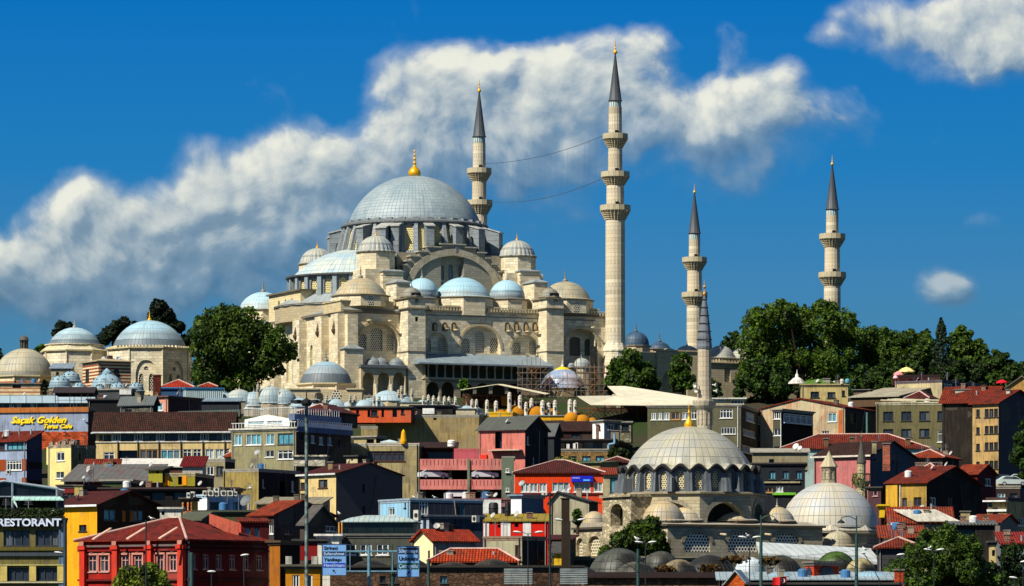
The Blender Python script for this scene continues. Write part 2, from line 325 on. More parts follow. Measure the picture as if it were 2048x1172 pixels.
# ---------------------------------------------------------------- mesh builder
class MB:
    def __init__(s): s.v = []; s.f = []; s.m = []
    def add(s, vs, fs, mi=0):
        o = len(s.v); s.v += [tuple(p) for p in vs]; s.f += [tuple(i + o for i in f) for f in fs]; s.m += [mi] * len(fs); return s
    def box(s, x0, x1, y0, y1, z0, z1, mi=0):
        return s.add([(x0,y0,z0),(x1,y0,z0),(x1,y1,z0),(x0,y1,z0),(x0,y0,z1),(x1,y0,z1),(x1,y1,z1),(x0,y1,z1)],
                     [(0,3,2,1),(4,5,6,7),(0,1,5,4),(1,2,6,5),(2,3,7,6),(3,0,4,7)], mi)
    def obox(s, c, u, w, d, z0, z1, mi=0):      # centre xy, unit dir u, length w along u, depth d
        u = Vector((u[0], u[1])).normalized(); n = Vector((-u.y, u.x)); c = Vector((c[0], c[1]))
        q = [c + u * (i * w / 2) + n * (j * d / 2) for i, j in ((-1,-1),(1,-1),(1,1),(-1,1))]
        return s.prism([(p.x, p.y) for p in q], z0, z1, mi)
    def prism(s, poly, z0, z1, mi=0, top=None):
        n = len(poly); t = top or poly
        vs = [(p[0], p[1], z0) for p in poly] + [(p[0], p[1], z1) for p in t]
        return s.add(vs, [tuple(range(n - 1, -1, -1)), tuple(range(n, 2 * n))] + [(i, (i + 1) % n, (i + 1) % n + n, i + n) for i in range(n)], mi)
    def extr(s, poly, vec, mi=0):
        n = len(poly); vec = Vector(vec); a = [Vector(p) for p in poly]; b = [p + vec for p in a]
        nn = Vector((0, 0, 0))
        for i in range(n): nn += a[i].cross(a[(i + 1) % n])
        if nn.dot(vec) > 0: a, b = a[::-1], b[::-1]
        tr = tessellate_polygon([a])
        fs = []
        for t in tr:
            t = tuple(t); q = (a[t[1]] - a[t[0]]).cross(a[t[2]] - a[t[0]])
            if q.dot(vec) > 0: t = t[::-1]
            fs.append(t); fs.append(tuple(i + n for i in t[::-1]))
        fs += [(i, i + n, (i + 1) % n + n, (i + 1) % n) for i in range(n)]
        o = len(s.f); s.add(a + b, fs, mi); return s
    def lathe(s, prof, n=32, c=(0, 0), a0=0, a1=2 * PI, mi=0, flute=0, fk=.06, rot=0):
        full = abs(a1 - a0 - 2 * PI) < 1e-6; k = n if full else n + 1
        vs = []; fs = []
        for r, z in prof:
            for i in range(k):
                a = rot + a0 + (a1 - a0) * i / n
                rr = r * (1 - fk * (1 - abs(math.cos((a - rot) * flute / 2)))) if flute else r
                vs.append((c[0] + rr * math.cos(a), c[1] + rr * math.sin(a), z))
        for j in range(len(prof) - 1):
            for i in range(n):
                i2 = (i + 1) % k if full else i + 1
                fs.append((j * k + i, j * k + i2, (j + 1) * k + i2, (j + 1) * k + i))
        return s.add(vs, fs, mi)
    def tube(s, p, q, r, r2=None, n=6, mi=0):
        p = Vector(p); q = Vector(q); d = (q - p).normalized(); r2 = r if r2 is None else r2
        x = d.orthogonal().normalized(); y = d.cross(x)
        vs = [p + (x * math.cos(2 * PI * i / n) + y * math.sin(2 * PI * i / n)) * r for i in range(n)]
        vs += [q + (x * math.cos(2 * PI * i / n) + y * math.sin(2 * PI * i / n)) * r2 for i in range(n)]
        return s.add(vs, [(i, (i + 1) % n, (i + 1) % n + n, i + n) for i in range(n)] + [tuple(range(n - 1, -1, -1)), tuple(range(n, 2 * n))], mi)
    def panel(s, P0, u, v, outline, holes=(), depth=.2, mi=0, mr=None):
        """planar wall with holes; u x v points outward"""
        P0 = Vector(P0); u = Vector(u); v = Vector(v); nrm = u.cross(v).normalized()
        loops = [list(outline)] + [list(h) for h in holes]
        tr = tessellate_polygon([[Vector((a, b, 0)) for a, b in lp] for lp in loops])
        fl = [p for lp in loops for p in lp]; P = [P0 + u * a + v * b for a, b in fl]
        fs = []
        for t in tr:
            t = tuple(t)
            if (P[t[1]] - P[t[0]]).cross(P[t[2]] - P[t[0]]).dot(nrm) < 0: t = t[::-1]
            fs.append(t)
        s.add(P, fs, mi)
        for h in holes:
            h = list(h); ar = sum(h[i][0] * h[(i + 1) % len(h)][1] - h[(i + 1) % len(h)][0] * h[i][1] for i in range(len(h)))
            if ar < 0: h = h[::-1]
            n = len(h); A = [P0 + u * a + v * b for a, b in h]; B = [p - nrm * depth for p in A]
            s.add(A + B, [(i, (i + 1) % n, (i + 1) % n + n, i + n) for i in range(n)], mi if mr is None else mr)
        return s
    def build(s, name, mats, parent=None, loc=(0, 0, 0), rot=0, smooth=False, ang=40, mod=None):
        me = bpy.data.meshes.new(name); me.from_pydata(s.v, [], s.f)
        if not isinstance(mats, (list, tuple)): mats = [mats]
        for m in mats: me.materials.append(m)
        nf = len(s.f)
        if len(mats) > 1: me.polygons.foreach_set('material_index', s.m)
        uvl = me.uv_layers.new(name='UVMap'); co = np.array(s.v, dtype=np.float32)
        nl = len(me.loops); li = np.empty(nl, np.int32); me.loops.foreach_get('vertex_index', li)
        tot = np.empty(nf, np.int32); me.polygons.foreach_get('loop_total', tot)
        nr = np.empty(nf * 3, np.float32); me.polygons.foreach_get('normal', nr); nr = nr.reshape(-1, 3)
        h = np.hypot(nr[:, 0], nr[:, 1]); ok = h > .05
        t = np.zeros_like(nr); t[:, 0] = 1; t[ok, 0] = -nr[ok, 1] / h[ok]; t[ok, 1] = nr[ok, 0] / h[ok]
        bt = np.cross(nr, t); T = np.repeat(t, tot, 0); B = np.repeat(bt, tot, 0); c = co[li]
        uv = np.stack([(c * T).sum(1), (c * B).sum(1)], 1).astype(np.float32); uvl.data.foreach_set('uv', uv.ravel())
        if smooth:
            me.polygons.foreach_set('use_smooth', [True] * nf); me.set_sharp_from_angle(angle=math.radians(ang))
        me.update()
        o = bpy.data.objects.new(name, me); COL.objects.link(o); o.location = loc; o.rotation_euler = (0, 0, rot)
        if parent: o.parent = parent
        return o
def thing(name, label, cat, loc=(0, 0, 0), rot=0, group=None):
    o = bpy.data.objects.new(name, None); COL.objects.link(o); o.location = loc; o.rotation_euler = (0, 0, rot)
    o['label'] = label; o['category'] = cat
    if group: o['group'] = group
    return o
def tag(o, label, cat, group=None):
    o['label'] = label; o['category'] = cat
    if group: o['group'] = group
    return o
def struct(o): o['kind'] = 'structure'; return o
def put(name, me, parent, loc=(0, 0, 0), rot=0):
    o = bpy.data.objects.new(name, me); COL.objects.link(o); o.parent = parent; o.location = loc; o.rotation_euler = (0, 0, rot); return o
# ---------------------------------------------------------------- pixels to places
def X(px, Y): return (px - 1024) * Y / FPX
def Z(py, Y): return ZC + (HY - py) * Y / FPX
TZ = [(0, -3), (360, -1), (385, 1.5), (450, 2.2), (480, 4), (520, 8), (560, 12), (620, 20), (700, 31), (760, 41), (795, 47.5), (812, 49), (1200, 49), (2000, 30), (6000, 5)]
def ground(Y): return float(np.interp(Y, [a for a, b in TZ], [b for a, b in TZ]))
def hit(P, d, px):
    k = (px - 1024) / FPX; return (k * P[1] - P[0]) / (d[0] - k * d[1])
def arch(cx, z0, wd, zs, zt, n=7):      # pointed arch polygon, counter clockwise
    h = wd / 2; pts = [(cx - h, z0), (cx + h, z0), (cx + h, zs)]
    H = zt - zs
    for i in range(1, n):
        t = i / n; pts.append((cx + h * (1 - t ** 1.75) ** .9 if t < 1 else cx, zs + H * math.sin(t * PI / 2) ** 1.0))
    pts.append((cx, zt))
    for i in range(n - 1, 0, -1):
        t = i / n; pts.append((cx - h * (1 - t ** 1.75) ** .9, zs + H * math.sin(t * PI / 2)))
    pts.append((cx - h, zs)); return pts
def rect(x0, x1, z0, z1): return [(x0, z0), (x1, z0), (x1, z1), (x0, z1)]
def circ(cx, cz, r, n=14): return [(cx + r * math.cos(2 * PI * i / n), cz + r * math.sin(2 * PI * i / n)) for i in range(n)]
def scalep(poly, k, off=0):
    cx = sum(p[0] for p in poly) / len(poly); cz = sum(p[1] for p in poly) / len(poly)
    return [((x - cx) * k + cx, (z - cz) * k + cz) for x, z in poly]
def flatpoly(name, mat, parent, P0, u, v, poly, back, outward=True):
    m = MB(); P0 = Vector(P0); n = Vector(u).cross(Vector(v)).normalized()
    m.panel(P0 - n * back, u, v, poly); return m.build(name, mat, parent)
# ---------------------------------------------------------------- windows
WINC = {}
def window(parent, c, rot, w, h, st='w'):
    """c: centre bottom on the wall plane (parent coords); rot about z so that local -y is outward"""
    w = round(w, 1) or .1; h = round(h, 1) or .1; w = max(.3, w); h = max(.3, h)
    key = (w, h, st)
    if key not in WINC:
        m = MB(); g = {'w': G_DARK, 'k': G_DARK, 'n': G_DARK, 'g': G_DARK, 't': G_TEAL, 'c': G_PALE, 'o': G_DARK, 'y': G_DARK, 'p': G_DARK, 's': G_TEAL}[st]()
        f = .09 if h < 1.2 else .12
        fm = {'w': WHITE(), 'g': WHITE(), 't': WHITE(), 'c': WHITE(), 'k': plain('#2a2926'), 'n': plain('#4a2a16'), 'o': plain('#191816'), 'y': plain('#b98a4a'), 'p': plain('#b88a80'), 's': plain('#3a4a50')}[st]
        y0, y1 = (-.03, .10) if st in 'wgtcp' else (.0, .10)
        if st != 'o':
            m.box(-w/2, -w/2 + f, y0, y1, 0, h); m.box(w/2 - f, w/2, y0, y1, 0, h)
            m.box(-w/2 + f, w/2 - f, y0, y1, 0, f); m.box(-w/2 + f, w/2 - f, y0, y1, h - f, h)
            nm = 1 if w < 1.9 else int(w / 1.1)
            if w < .7: nm = 0
            if st == 'g': nm = max(2, int(w / .6))
            for i in range(nm):
                xx = -w/2 + w * (i + 1) / (nm + 1); m.box(xx - f * .4, xx + f * .4, y0 + .02, y1 - .02, f, h - f)
            if h > 1.3 and st in 'gwnp': m.box(-w/2 + f, w/2 - f, y0 + .03, y1 - .03, h * .68, h * .68 + f * .7)
            m.box(-w/2 - .12, w/2 + .12, -.22, -.03, -.1, 0)         # sill
        else:
            m.box(-w/2, w/2, -.04, .1, -.06, 0)
        fo = m.build('window', fm); me = fo.data; bpy.data.objects.remove(fo)
        p = MB(); d = .12 if st != 'o' else .9  # open style: no glass, a deep dark sheet stands for the unlit interior
        p.panel((0, d, 0), (1, 0, 0), (0, 0, 1), rect(-w/2 - .02, w/2 + .02, -.02, h + .02)); po = p.build('pane', g); pm = po.data; bpy.data.objects.remove(po)
        WINC[key] = (me, pm)
    me, pm = WINC[key]
    o = put('window', me, parent, c, rot)
    put('pane', pm, o); return o
def R_(n0, n1, k, wd, rows, st='w'):
    """k windows of width wd (px) with centres spread evenly from n0 to n1 for each (y0,y1) row"""
    out = []
    for y0, y1 in rows:
        for i in range(k):
            cx = n0 + (n1 - n0) * (i / (k - 1) if k > 1 else .5); out.append((cx - wd / 2, y0, cx + wd / 2, y1, st))
    return out
def hash_(t): return sum((i + 1) * ord(ch) for i, ch in enumerate(t)) % 99991
class Bld:
    """box house. near corner at column xc, distance Y; th<0 shows the right side, th>0 the left side"""
    def __init__(s, name, label, x0, xc, x1, yt, Y, th=0., d=12., mat=None, sidemat=None, roof='flat', rh=2., rmat=None, fw=(), sw=(), cat='building',
                 over=.35, fascia=None, zb=None, yb=None, sideapex=None, group=None, trim=True, noroof=False, ridge=None):
        th = math.radians(th); u = Vector((math.cos(th), math.sin(th))); v = Vector((-u.y, u.x)); s.u, s.v = u, v
        N = Vector((X(xc, Y), Y)); s.Y = Y
        if th < 0:
            w = -hit(N, u, x0); O = N - u * w; dd = hit(N, v, x1) if x1 > xc + .5 else d
        elif th > 0:
            w = hit(N, u, x1); O = N; dd = hit(N, v, x0) if x0 < xc - .5 else d
        else:
            O = Vector((X(x0, Y), Y)); w = X(x1, Y) - X(x0, Y); dd = d
        if dd <= 0 or dd > 60: dd = d
        s.w, s.d, s.O = w, dd, O
        zt = Z(yt, Y); g = min(ground(Y), ground(O.y + v.y * dd)) - 1 if zb is None else zb
        if yb is not None: g = Z(yb, Y)
        s.z0 = g; H = zt - g; s.H = H; s.near = N
        mat = mat or plaster('#c8bfa8'); sidemat = sidemat or mat  # many side colours are darkened: the unlit side's shade is painted in
        s.root = t = thing(name, label, cat, (O.x, O.y, g), th, group); s.th = th
        def win(P, dr, L, r):
            px0, py0, px1, py1 = r[:4]; st = r[4] if len(r) > 4 else 'w'
            a = hit(P, dr, px0); b = hit(P, dr, px1)
            if b < a: a, b = b, a
            zz1 = Z(py0, Y) - g; zz0 = Z(py1, Y) - g
            a = max(.1, a); b = min(L - .1, b)
            return (a, b, max(.1, zz0), min(H - .12, zz1), st)
        rq = random.Random(hash_(label)); auto = name not in ('cafe_building', 'office_building', 'vaulted_market', 'red_building', 'tower_block') and cat not in ('wall', 'shack', 'cover') and s.z0 < Z(yt, Y) - 3
        if auto and not sw and th != 0 and abs((x0 if th > 0 else x1) - xc) > 26 and rq.random() < .7:
            a_, b_ = (x0, xc) if th > 0 else (xc, x1); sw = []; ns_ = rq.randint(2, 4); hp = 1.3 * FPX / Y; sp_ = 3.1 * FPX / Y
            for rw_ in range(3):
                for i in range(ns_):
                    if rq.random() < .62: cx_ = a_ + (b_ - a_) * (i + .5 + rq.uniform(-.1, .1)) / ns_; wp = (b_ - a_) / ns_ * rq.uniform(.2, .34); sw.append((cx_ - wp / 2, yt + sp_ * (.35 + rw_), cx_ + wp / 2, yt + sp_ * (.35 + rw_) + hp * rq.uniform(.7, 1), rq.choice('wkkno')))
        if auto and not fw and xc - x0 > 34 and th <= 0 and rq.random() < .8 and 'blank' not in label and 'wall' not in label:
            ns_ = max(2, int((xc - x0) / 26)); hp = 1.3 * FPX / Y; sp_ = 3.0 * FPX / Y
            fw = [(x0 + (xc - x0) * (i + .5) / ns_ - .6 * FPX / Y * .9, yt + sp_ * (.3 + r9), x0 + (xc - x0) * (i + .5) / ns_ + .6 * FPX / Y * .9, yt + sp_ * (.3 + r9) + hp, rq.choice('wkknt')) for r9 in range(3) for i in range(ns_) if rq.random() < .85]
        F = [win(O, u, w, r) for r in fw]; F = [r for r in F if r[1] - r[0] > .25 and r[3] - r[2] > .25]
        sideP = (O + u * w) if th <= 0 else O
        S = [win(sideP, v, dd, r) for r in sw]; S = [r for r in S if r[1] - r[0] > .25 and r[3] - r[2] > .25]
        s.F = F
        m = MB(); hole = lambda r: rect(r[0], r[1], r[2], r[3])
        # ridge position for gables
        gx = roof == 'gabx'; gy = roof == 'gaby'; sh_ = roof == 'shed'
        def out(L, kind):
            if kind == 'gab': return [(0, 0), (L, 0), (L, H), (L * (ridge or .5), H + rh), (0, H)]
            if kind == 'shr': return [(0, 0), (L, 0), (L, H + rh), (0, H)]
            if kind == 'shl': return [(0, 0), (L, 0), (L, H), (0, H + rh)]
            return rect(0, L, 0, H)
        m.panel((0, 0, 0), (1, 0, 0), (0, 0, 1), out(w, 'gab' if gy else ''), [hole(r) for r in F], .25, 0)
        rs = [hole(r) for r in S]
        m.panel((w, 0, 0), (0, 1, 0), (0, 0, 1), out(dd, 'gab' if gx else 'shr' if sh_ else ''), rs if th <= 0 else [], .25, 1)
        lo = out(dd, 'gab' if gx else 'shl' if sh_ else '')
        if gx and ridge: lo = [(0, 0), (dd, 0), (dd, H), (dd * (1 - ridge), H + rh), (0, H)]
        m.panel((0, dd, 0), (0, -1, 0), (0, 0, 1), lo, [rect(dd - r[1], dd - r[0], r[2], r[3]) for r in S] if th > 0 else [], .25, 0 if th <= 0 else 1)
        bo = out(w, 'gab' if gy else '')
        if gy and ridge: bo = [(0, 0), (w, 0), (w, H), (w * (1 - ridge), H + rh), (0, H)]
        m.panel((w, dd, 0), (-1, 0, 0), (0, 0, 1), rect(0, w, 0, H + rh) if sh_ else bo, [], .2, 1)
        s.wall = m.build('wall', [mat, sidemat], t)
        for r in F: window(t, ((r[0] + r[1]) / 2, .1, r[2]), 0, r[1] - r[0], r[3] - r[2], r[4])
        for r in S:
            if th <= 0: window(t, (w - .1, (r[0] + r[1]) / 2, r[2]), PI / 2, r[1] - r[0], r[3] - r[2], r[4])
            else: window(t, (.1, (r[0] + r[1]) / 2, r[2]), -PI / 2, r[1] - r[0], r[3] - r[2], r[4])
        if noroof: return
        rmat = rmat or plain('#77736a', .9); o = over; T = .16; q = MB()
        if roof == 'flat':
            q.box(-o, w + o, -o, dd + o, H, H + .22); q.box(-o * .4, w + o * .4, -o * .4, dd + o * .4, H - .25, H - .001)
        elif gx:
            yr = dd * (ridge or .5); s1 = rh / yr; s2 = rh / (dd - yr)
            q.extr([(-o, -o, H - o * s1 + .02), (-o, yr, H + rh + .02), (-o, dd + o, H - o * s2 + .02), (-o, dd + o, H - o * s2 + T), (-o, yr, H + rh + T + .05), (-o, -o, H - o * s1 + T)], (w + 2 * o, 0, 0))
        elif gy:
            xr = w * (ridge or .5); s1 = rh / xr; s2 = rh / (w - xr)
            q.extr([(-o, -o, H - o * s1 + .02), (xr, -o, H + rh + .02), (w + o, -o, H - o * s2 + .02), (w + o, -o, H - o * s2 + T), (xr, -o, H + rh + T + .05), (-o, -o, H - o * s1 + T)], (0, dd + 2 * o, 0))
        elif sh_:
            k = rh / dd
            q.extr([(-o, -o, H - o * k + .02), (-o, dd + o, H + rh + o * k + .02), (-o, dd + o, H + rh + o * k + T), (-o, -o, H - o * k + T)], (w + 2 * o, 0, 0))
        elif roof == 'hip':
            L = min(w, dd) / 2 * .95; a = (-o, -o); b = (w + o, -o); c = (w + o, dd + o); e = (-o, dd + o)
            if w >= dd: r1, r2 = (L, dd / 2), (w - L, dd / 2)
            else: r1, r2 = (w / 2, L), (w / 2, dd - L)
            zz = H - .05; vs = [(*a, zz), (*b, zz), (*c, zz), (*e, zz), (*a, zz + T), (*b, zz + T), (*c, zz + T), (*e, zz + T), (*r1, H + rh), (*r2, H + rh)]
            fs = [(0, 3, 2, 1), (0, 1, 5, 4), (1, 2, 6, 5), (2, 3, 7, 6), (3, 0, 4, 7)]
            fs += [(4, 5, 9, 8), (5, 6, 9), (6, 7, 8, 9), (7, 4, 8)] if w >= dd else [(4, 5, 8), (5, 6, 9, 8), (6, 7, 9), (7, 4, 8, 9)]
            q.add(vs, fs)
            if rmat.name.startswith('tiles'):
                hm = MB()
                for A in ((vs[4], vs[8] if 1 else 0), (vs[5], vs[9] if w >= dd else vs[8]), (vs[8], vs[9])): hm.tube(A[0], A[1], .13, n=5)
                hm.build('ridge', plain('#b8988a', .9), t)
        s.roof = q.build('roof', rmat, t)
        if auto and w > 4 and H > 2.5:
            gm = plain('#8a8880', .6) if rq.random() < .5 else plain('#3a3631', .6)
            for xx in ([.25] if rq.random() < .5 else [.25, w - .3]):
                MB().tube((xx, -.12, 0), (xx, -.12, H), .06, n=6).build('downpipe', gm, t)
            if th < 0 and dd > 4: MB().tube((w + .12, dd * rq.uniform(.3, .9), 0), (w + .12, dd * .6, H), .06, n=6).build('downpipe', gm, t)
            for i in range(rq.randint(3, 7)):
                xx = rq.uniform(.1, .9) * w; yy = rq.uniform(.15, .8) * dd; zz = H + (.2 if roof == 'flat' else rh * (1 - abs(yy / dd - .5) * 2) if roof in ('gabx',) else rh * (1 - abs(xx / w - .5) * 2) if roof == 'gaby' else rh * yy / dd if roof == 'shed' else .3)
                k = rq.random()
                if k < .3: MB().box(xx - .35, xx + .35, yy - .3, yy + .3, zz - .5, zz + .8).box(xx - .42, xx + .42, yy - .37, yy + .37, zz + .8, zz + .9).build('chimney', rq.choice((brick('#6a3a28'), plaster('#8f8672'), plaster('#5a5248'))), t)
                elif k < .55:
                    a = MB(); a.tube((xx, yy, zz - .3), (xx, yy, zz + 1.9), .035, n=4)
                    for j in range(4): a.tube((xx - .45 + j * .05, yy, zz + 1.3 + j * .16), (xx + .45 - j * .05, yy, zz + 1.3 + j * .16), .02, n=3)
                    a.build('aerial', plain('#77787a'), t)
                elif k < .75:
                    a = MB(); a.lathe([(.02, 0), (.2, .03), (.38, .12), (.37, .15)], 12); o_ = a.build('dish', plain('#a3a29c'), t, (xx, yy, zz + .6), smooth=True); o_.rotation_euler = Vector((-.6, -.6, .5)).to_track_quat('Z', 'Y').to_euler(); MB().tube((xx, yy, zz - .3), (xx, yy, zz + .65), .04, n=4).build('dish_mast', plain('#55555a'), t)
                elif k < .9: MB().tube((xx, yy, zz - .3), (xx, yy, zz + .8), .12, n=8).build('vent_pipe', plain('#8f9394', .5), t)
                else: MB().lathe([(.01, 0), (.5, 0), (.5, .8), (.3, .95), (.01, .97)], 14, c=(xx, yy)).build('roof_tank', rq.choice((plain('#c9c9c4'), plain('#3a6a94'))), t, (0, 0, zz))
        if fascia:
            fm = MB(); yy = -o - .06
            zf = H - (o * rh / (dd * (ridge or .5)) if gx else o * rh / dd if sh_ else 0.05) - .02
            fm.box(-o, w + o, yy - .06, yy, zf, zf + .24); fm.build('gutter', fascia, t)
    def box(s, name, mat, x0, x1, y0, y1, z0, z1):      # extra part in local metres (z from top of wall)
        return MB().box(x0, x1, y0, y1, s.H + z0, s.H + z1).build(name, mat, s.root)
    def pipe(s, px, y0, y1, mat=None, r=.07):
        a = hit(s.O, s.u, px); m = MB(); m.tube((a, -.14, Z(y1, s.Y) - s.z0), (a, -.14, Z(y0, s.Y) - s.z0), r); return m.build('downpipe', mat or WHITE(), s.root)
def B(*a, **k): return Bld(*a, **k)
# ---------------------------------------------------------------- rooftop things
def dish(px, py, Y, r, label, to=(-.5, -.7, .5), mat=None):
    t = thing('satellite_dish', label, 'satellite dish', (X(px, Y), Y, Z(py, Y) - r - .5))
    m = MB(); m.tube((0, 0, 0), (0, 0, r + .5), .05, n=5); m.build('mast', plain('#6a6a66'), t)
    d = MB(); d.lathe([(r * k, r * .25 * k * k) for k in (.01, .35, .7, 1)] + [(r * .97, r * .25 + .03)] , 16)
    o = d.build('reflector', mat or plain('#8b8d8a', .5), t, (0, 0, r + .5), smooth=True); o.rotation_euler = Vector(to).to_track_quat('Z', 'Y').to_euler()
    return t
def acunit(px0, px1, py0, py1, Y, label, th=-.2, group=None, d=.5):
    w_ = X(px1, Y) - X(px0, Y); h = (py1 - py0) * Y / FPX
    t = thing('air_conditioner', label, 'air conditioner', (X((px0 + px1) / 2, Y), Y, Z(py1, Y)), th, group)
    m = MB().box(-w_/2, w_/2, 0, d, 0, h); m.build('case', plain('#b5b2a4'), t)
    f = MB(); f.lathe([(.01, .02), (min(w_, h) * .36, .02), (min(w_, h) * .36, -.01)], 14)
    o = f.build('fan_grille', plain('#20211f'), t, (w_ * .05, -.01, h / 2)); o.rotation_euler = (PI / 2, 0, 0)
    b = MB().box(-w_/2, -w_/2 + .06, .05, d - .05, -.14, -.001).box(w_/2 - .06, w_/2, .05, d - .05, -.14, -.001); b.build('bracket', plain('#3a3a38'), t)
    return t
def chimney(px0, px1, py0, py1, Y, label, mat=None, d=.8, pots=0, capm=None):
    w_ = X(px1, Y) - X(px0, Y); h = (py1 - py0) * Y / FPX
    t = thing('chimney', label, 'chimney', (X(px0, Y), Y, Z(py1, Y)), 0)
    MB().box(0, w_, 0, d, -1.2, h).build('stack', mat or brick('#6a3a28'), t)
    c = MB().box(-.12, w_ + .12, -.12, d + .12, h, h + .16); c.build('cap', capm or plain('#6b675e', .9), t)
    if pots:
        for i in range(pots): MB().lathe([(.14, 0), (.12, .5), (.01, .5)], 8).build('chimney_pot', plain('#a5a095'), t, (w_ * (i + .5) / pots, d / 2, h + .16))
    return t
def antenna(px, py0, py1, Y, label):
    t = thing('antenna', label, 'antenna', (X(px, Y), Y, Z(py1, Y))); h = (py1 - py0) * Y / FPX
    m = MB(); m.tube((0, 0, 0), (0, 0, h), .05, n=5); m.build('mast', plain('#55565a'), t)
    a = MB(); a.tube((-.9, 0, h * .9), (.9, 0, h * .9), .03, n=4)
    for i in range(6): a.tube((-.8 + i * .32, -.35, h * .9), (-.8 + i * .32, .35, h * .9), .02, n=4)
    a.build('aerial', plain('#6a6b6f'), t); return t
def tank(px, py0, py1, Y, wpx, label, mat=None):
    r = wpx / 2 * Y / FPX; h = (py1 - py0) * Y / FPX
    m = MB(); m.lathe([(.01, 0), (r, 0), (r, h * .85), (r * .7, h), (.01, h)], 20); m.lathe([(r + .03, h * .45), (r + .06, h * .5), (r + .03, h * .55)], 20)
    return tag(m.build('water_tank', mat or WHITE(), None, (X(px, Y), Y, Z(py1, Y)), smooth=True), label, 'water tank')
def gull(px, py, Y, label, rot=0.6):
    m = MB(); prof = [(.005, -.30), (.05, -.22), (.11, -.05), (.12, .08), (.08, .2), (.055, .25), (.07, .31), (.06, .37), (.01, .43)]
    m.lathe(prof, 10); v = [(x, z * .9 if z < .22 else z * .7 + .04, (y) + .17 + (.10 if z > .22 else 0) + max(0, z) * .25) for x, y, z in m.v]; m.v = v
    m.f = [f[::-1] for f in m.f]
    t = thing('seagull', label, 'seagull', (X(px, Y), Y, Z(py, Y)), rot)
    m.build('body', plain('#e4e4e0', .7), t, smooth=True)
    for s_ in (-1, 1):
        wg = MB(); wg.extr([(s_ * .115, .12, .22), (s_ * .125, -.05, .14), (s_ * .06, -.42, .13), (s_ * .10, -.1, .27)], (s_ * .03, 0, 0)); wg.build('wing', plain('#77797c'), t)
        MB().tube((s_ * .04, 0, 0), (s_ * .04, 0, .1), .012, n=4).build('leg', plain('#c89a3a'), t)
    MB().tube((0, .36, .33), (0, .46, .31), .02, .005, n=4).build('beak', plain('#d9a23a'), t)
    return t
# ---------------------------------------------------------------- trees
def leaves(name, pts, nrm, size, mat, parent, seed):
    r = np.random.default_rng(seed); n = len(pts)
    a = r.normal(size=(n, 3)) + nrm * 1.2; a /= np.linalg.norm(a, axis=1)[:, None]
    h = r.normal(size=(n, 3)); t = np.cross(a, h); t /= np.linalg.norm(t, axis=1)[:, None]; b = np.cross(a, t)
    s = size * r.uniform(.5, 1.3, (n, 1)); t = t * s; b = b * s * r.uniform(.45, .8, (n, 1))
    V_ = np.stack([pts - t, pts - b * .9, pts + t, pts + b], 1).reshape(-1, 3).astype(np.float32)
    me = bpy.data.meshes.new(name); me.vertices.add(4 * n); me.vertices.foreach_set('co', V_.ravel())
    me.loops.add(4 * n); me.loops.foreach_set('vertex_index', np.arange(4 * n, dtype=np.int32))
    me.polygons.add(n); me.polygons.foreach_set('loop_start', np.arange(n, dtype=np.int32) * 4)
    me.update(calc_edges=True); me.materials.append(mat)
    o = bpy.data.objects.new(name, me); COL.objects.link(o); o.parent = parent; return o
def tree(label, x0, x1, yt, yb, Y, seed=1, n=9000, leaf=.42, c='#1c3208', c2='#5c7a1c', depth=None, name='broadleaf_tree', lobes=None, trunk=True, group=None, yg=None, nl=26, flat=1.):
    """crown fills the pixel box; lobes: optional list of (px,py,rpx)"""
    r = np.random.default_rng(seed); k = Y / FPX
    cx = (x0 + x1) / 2; cy = (yt + yb) / 2; wx = (x1 - x0) / 2 * k; wz = (yb - yt) / 2 * k; wy = depth or min(wx, wz * 1.3)
    zg = ground(Y) if yg is None else Z(yg, Y)
    t = thing(name, label, 'tree', (X(cx, Y), Y, zg), 0, group); zc = Z(cy, Y) - zg
    L = []
    if lobes:
        for px, py, rp in lobes:
            for j in range(5):
                q = (.95, .7, .55, .4, .32)[j]; f_ = 1.05 - q; a_ = r.uniform(0, 2 * PI)
                L.append(((px - cx) * k + math.cos(a_) * rp * k * f_, r.uniform(-.6, .6) * wy, (cy - py) * k + math.sin(a_) * rp * k * f_, rp * k * q))
    else:
        for i in range(nl):
            d = r.normal(size=3); d /= np.linalg.norm(d); q = r.uniform(.25, .80)
            rr = min(wx, wz) * r.uniform(.20, .44)
            L.append((d[0] * wx * q, d[1] * wy * q, d[2] * wz * q * flat, rr))
        for i in range(nl):
            a = r.uniform(0, 2 * PI); q = r.uniform(.72, .92); rr = min(wx, wz) * r.uniform(.10, .24)
            L.append((math.cos(a) * (wx * q - rr * .3), r.uniform(-.5, .3) * wy, math.sin(a) * (wz * q), rr))
    L = np.array(L); wgt = L[:, 3] ** 2; cnt = r.choice(len(L), n, p=wgt / wgt.sum())
    d = r.normal(size=(n, 3)); d /= np.linalg.norm(d, axis=1)[:, None]
    rad = r.uniform(.62, 1.06, n) ** .7 * (1 + .16 * np.sin(d[:, 0] * 7 + cnt) * np.sin(d[:, 2] * 6 + cnt * 2))
    pts = L[cnt, :3] + d * (L[cnt, 3] * rad)[:, None]; pts[:, 2] *= 1.0; pts[:, 2] += zc
    leaves('crown', pts, d + np.array([0, 0, .4]), leaf, leafm(c, c2), t, seed)
    if trunk:
        m = MB(); tr = max(.18, wx * .07); b = zc - wz * .45
        m.tube((0, 0, -1), (.1, 0, max(b, .5)), tr * 1.25, tr * .8, 8)
        for i in range(9):
            q = L[r.integers(len(L))]; m.tube((.1, 0, max(b, .5) * r.uniform(.6, 1)), (q[0] * .85, q[1] * .85, q[2] * .8 + zc), tr * .45, tr * .12, 6)
        m.build('trunk', plain('#3a2c1e', .95), t)
    return t
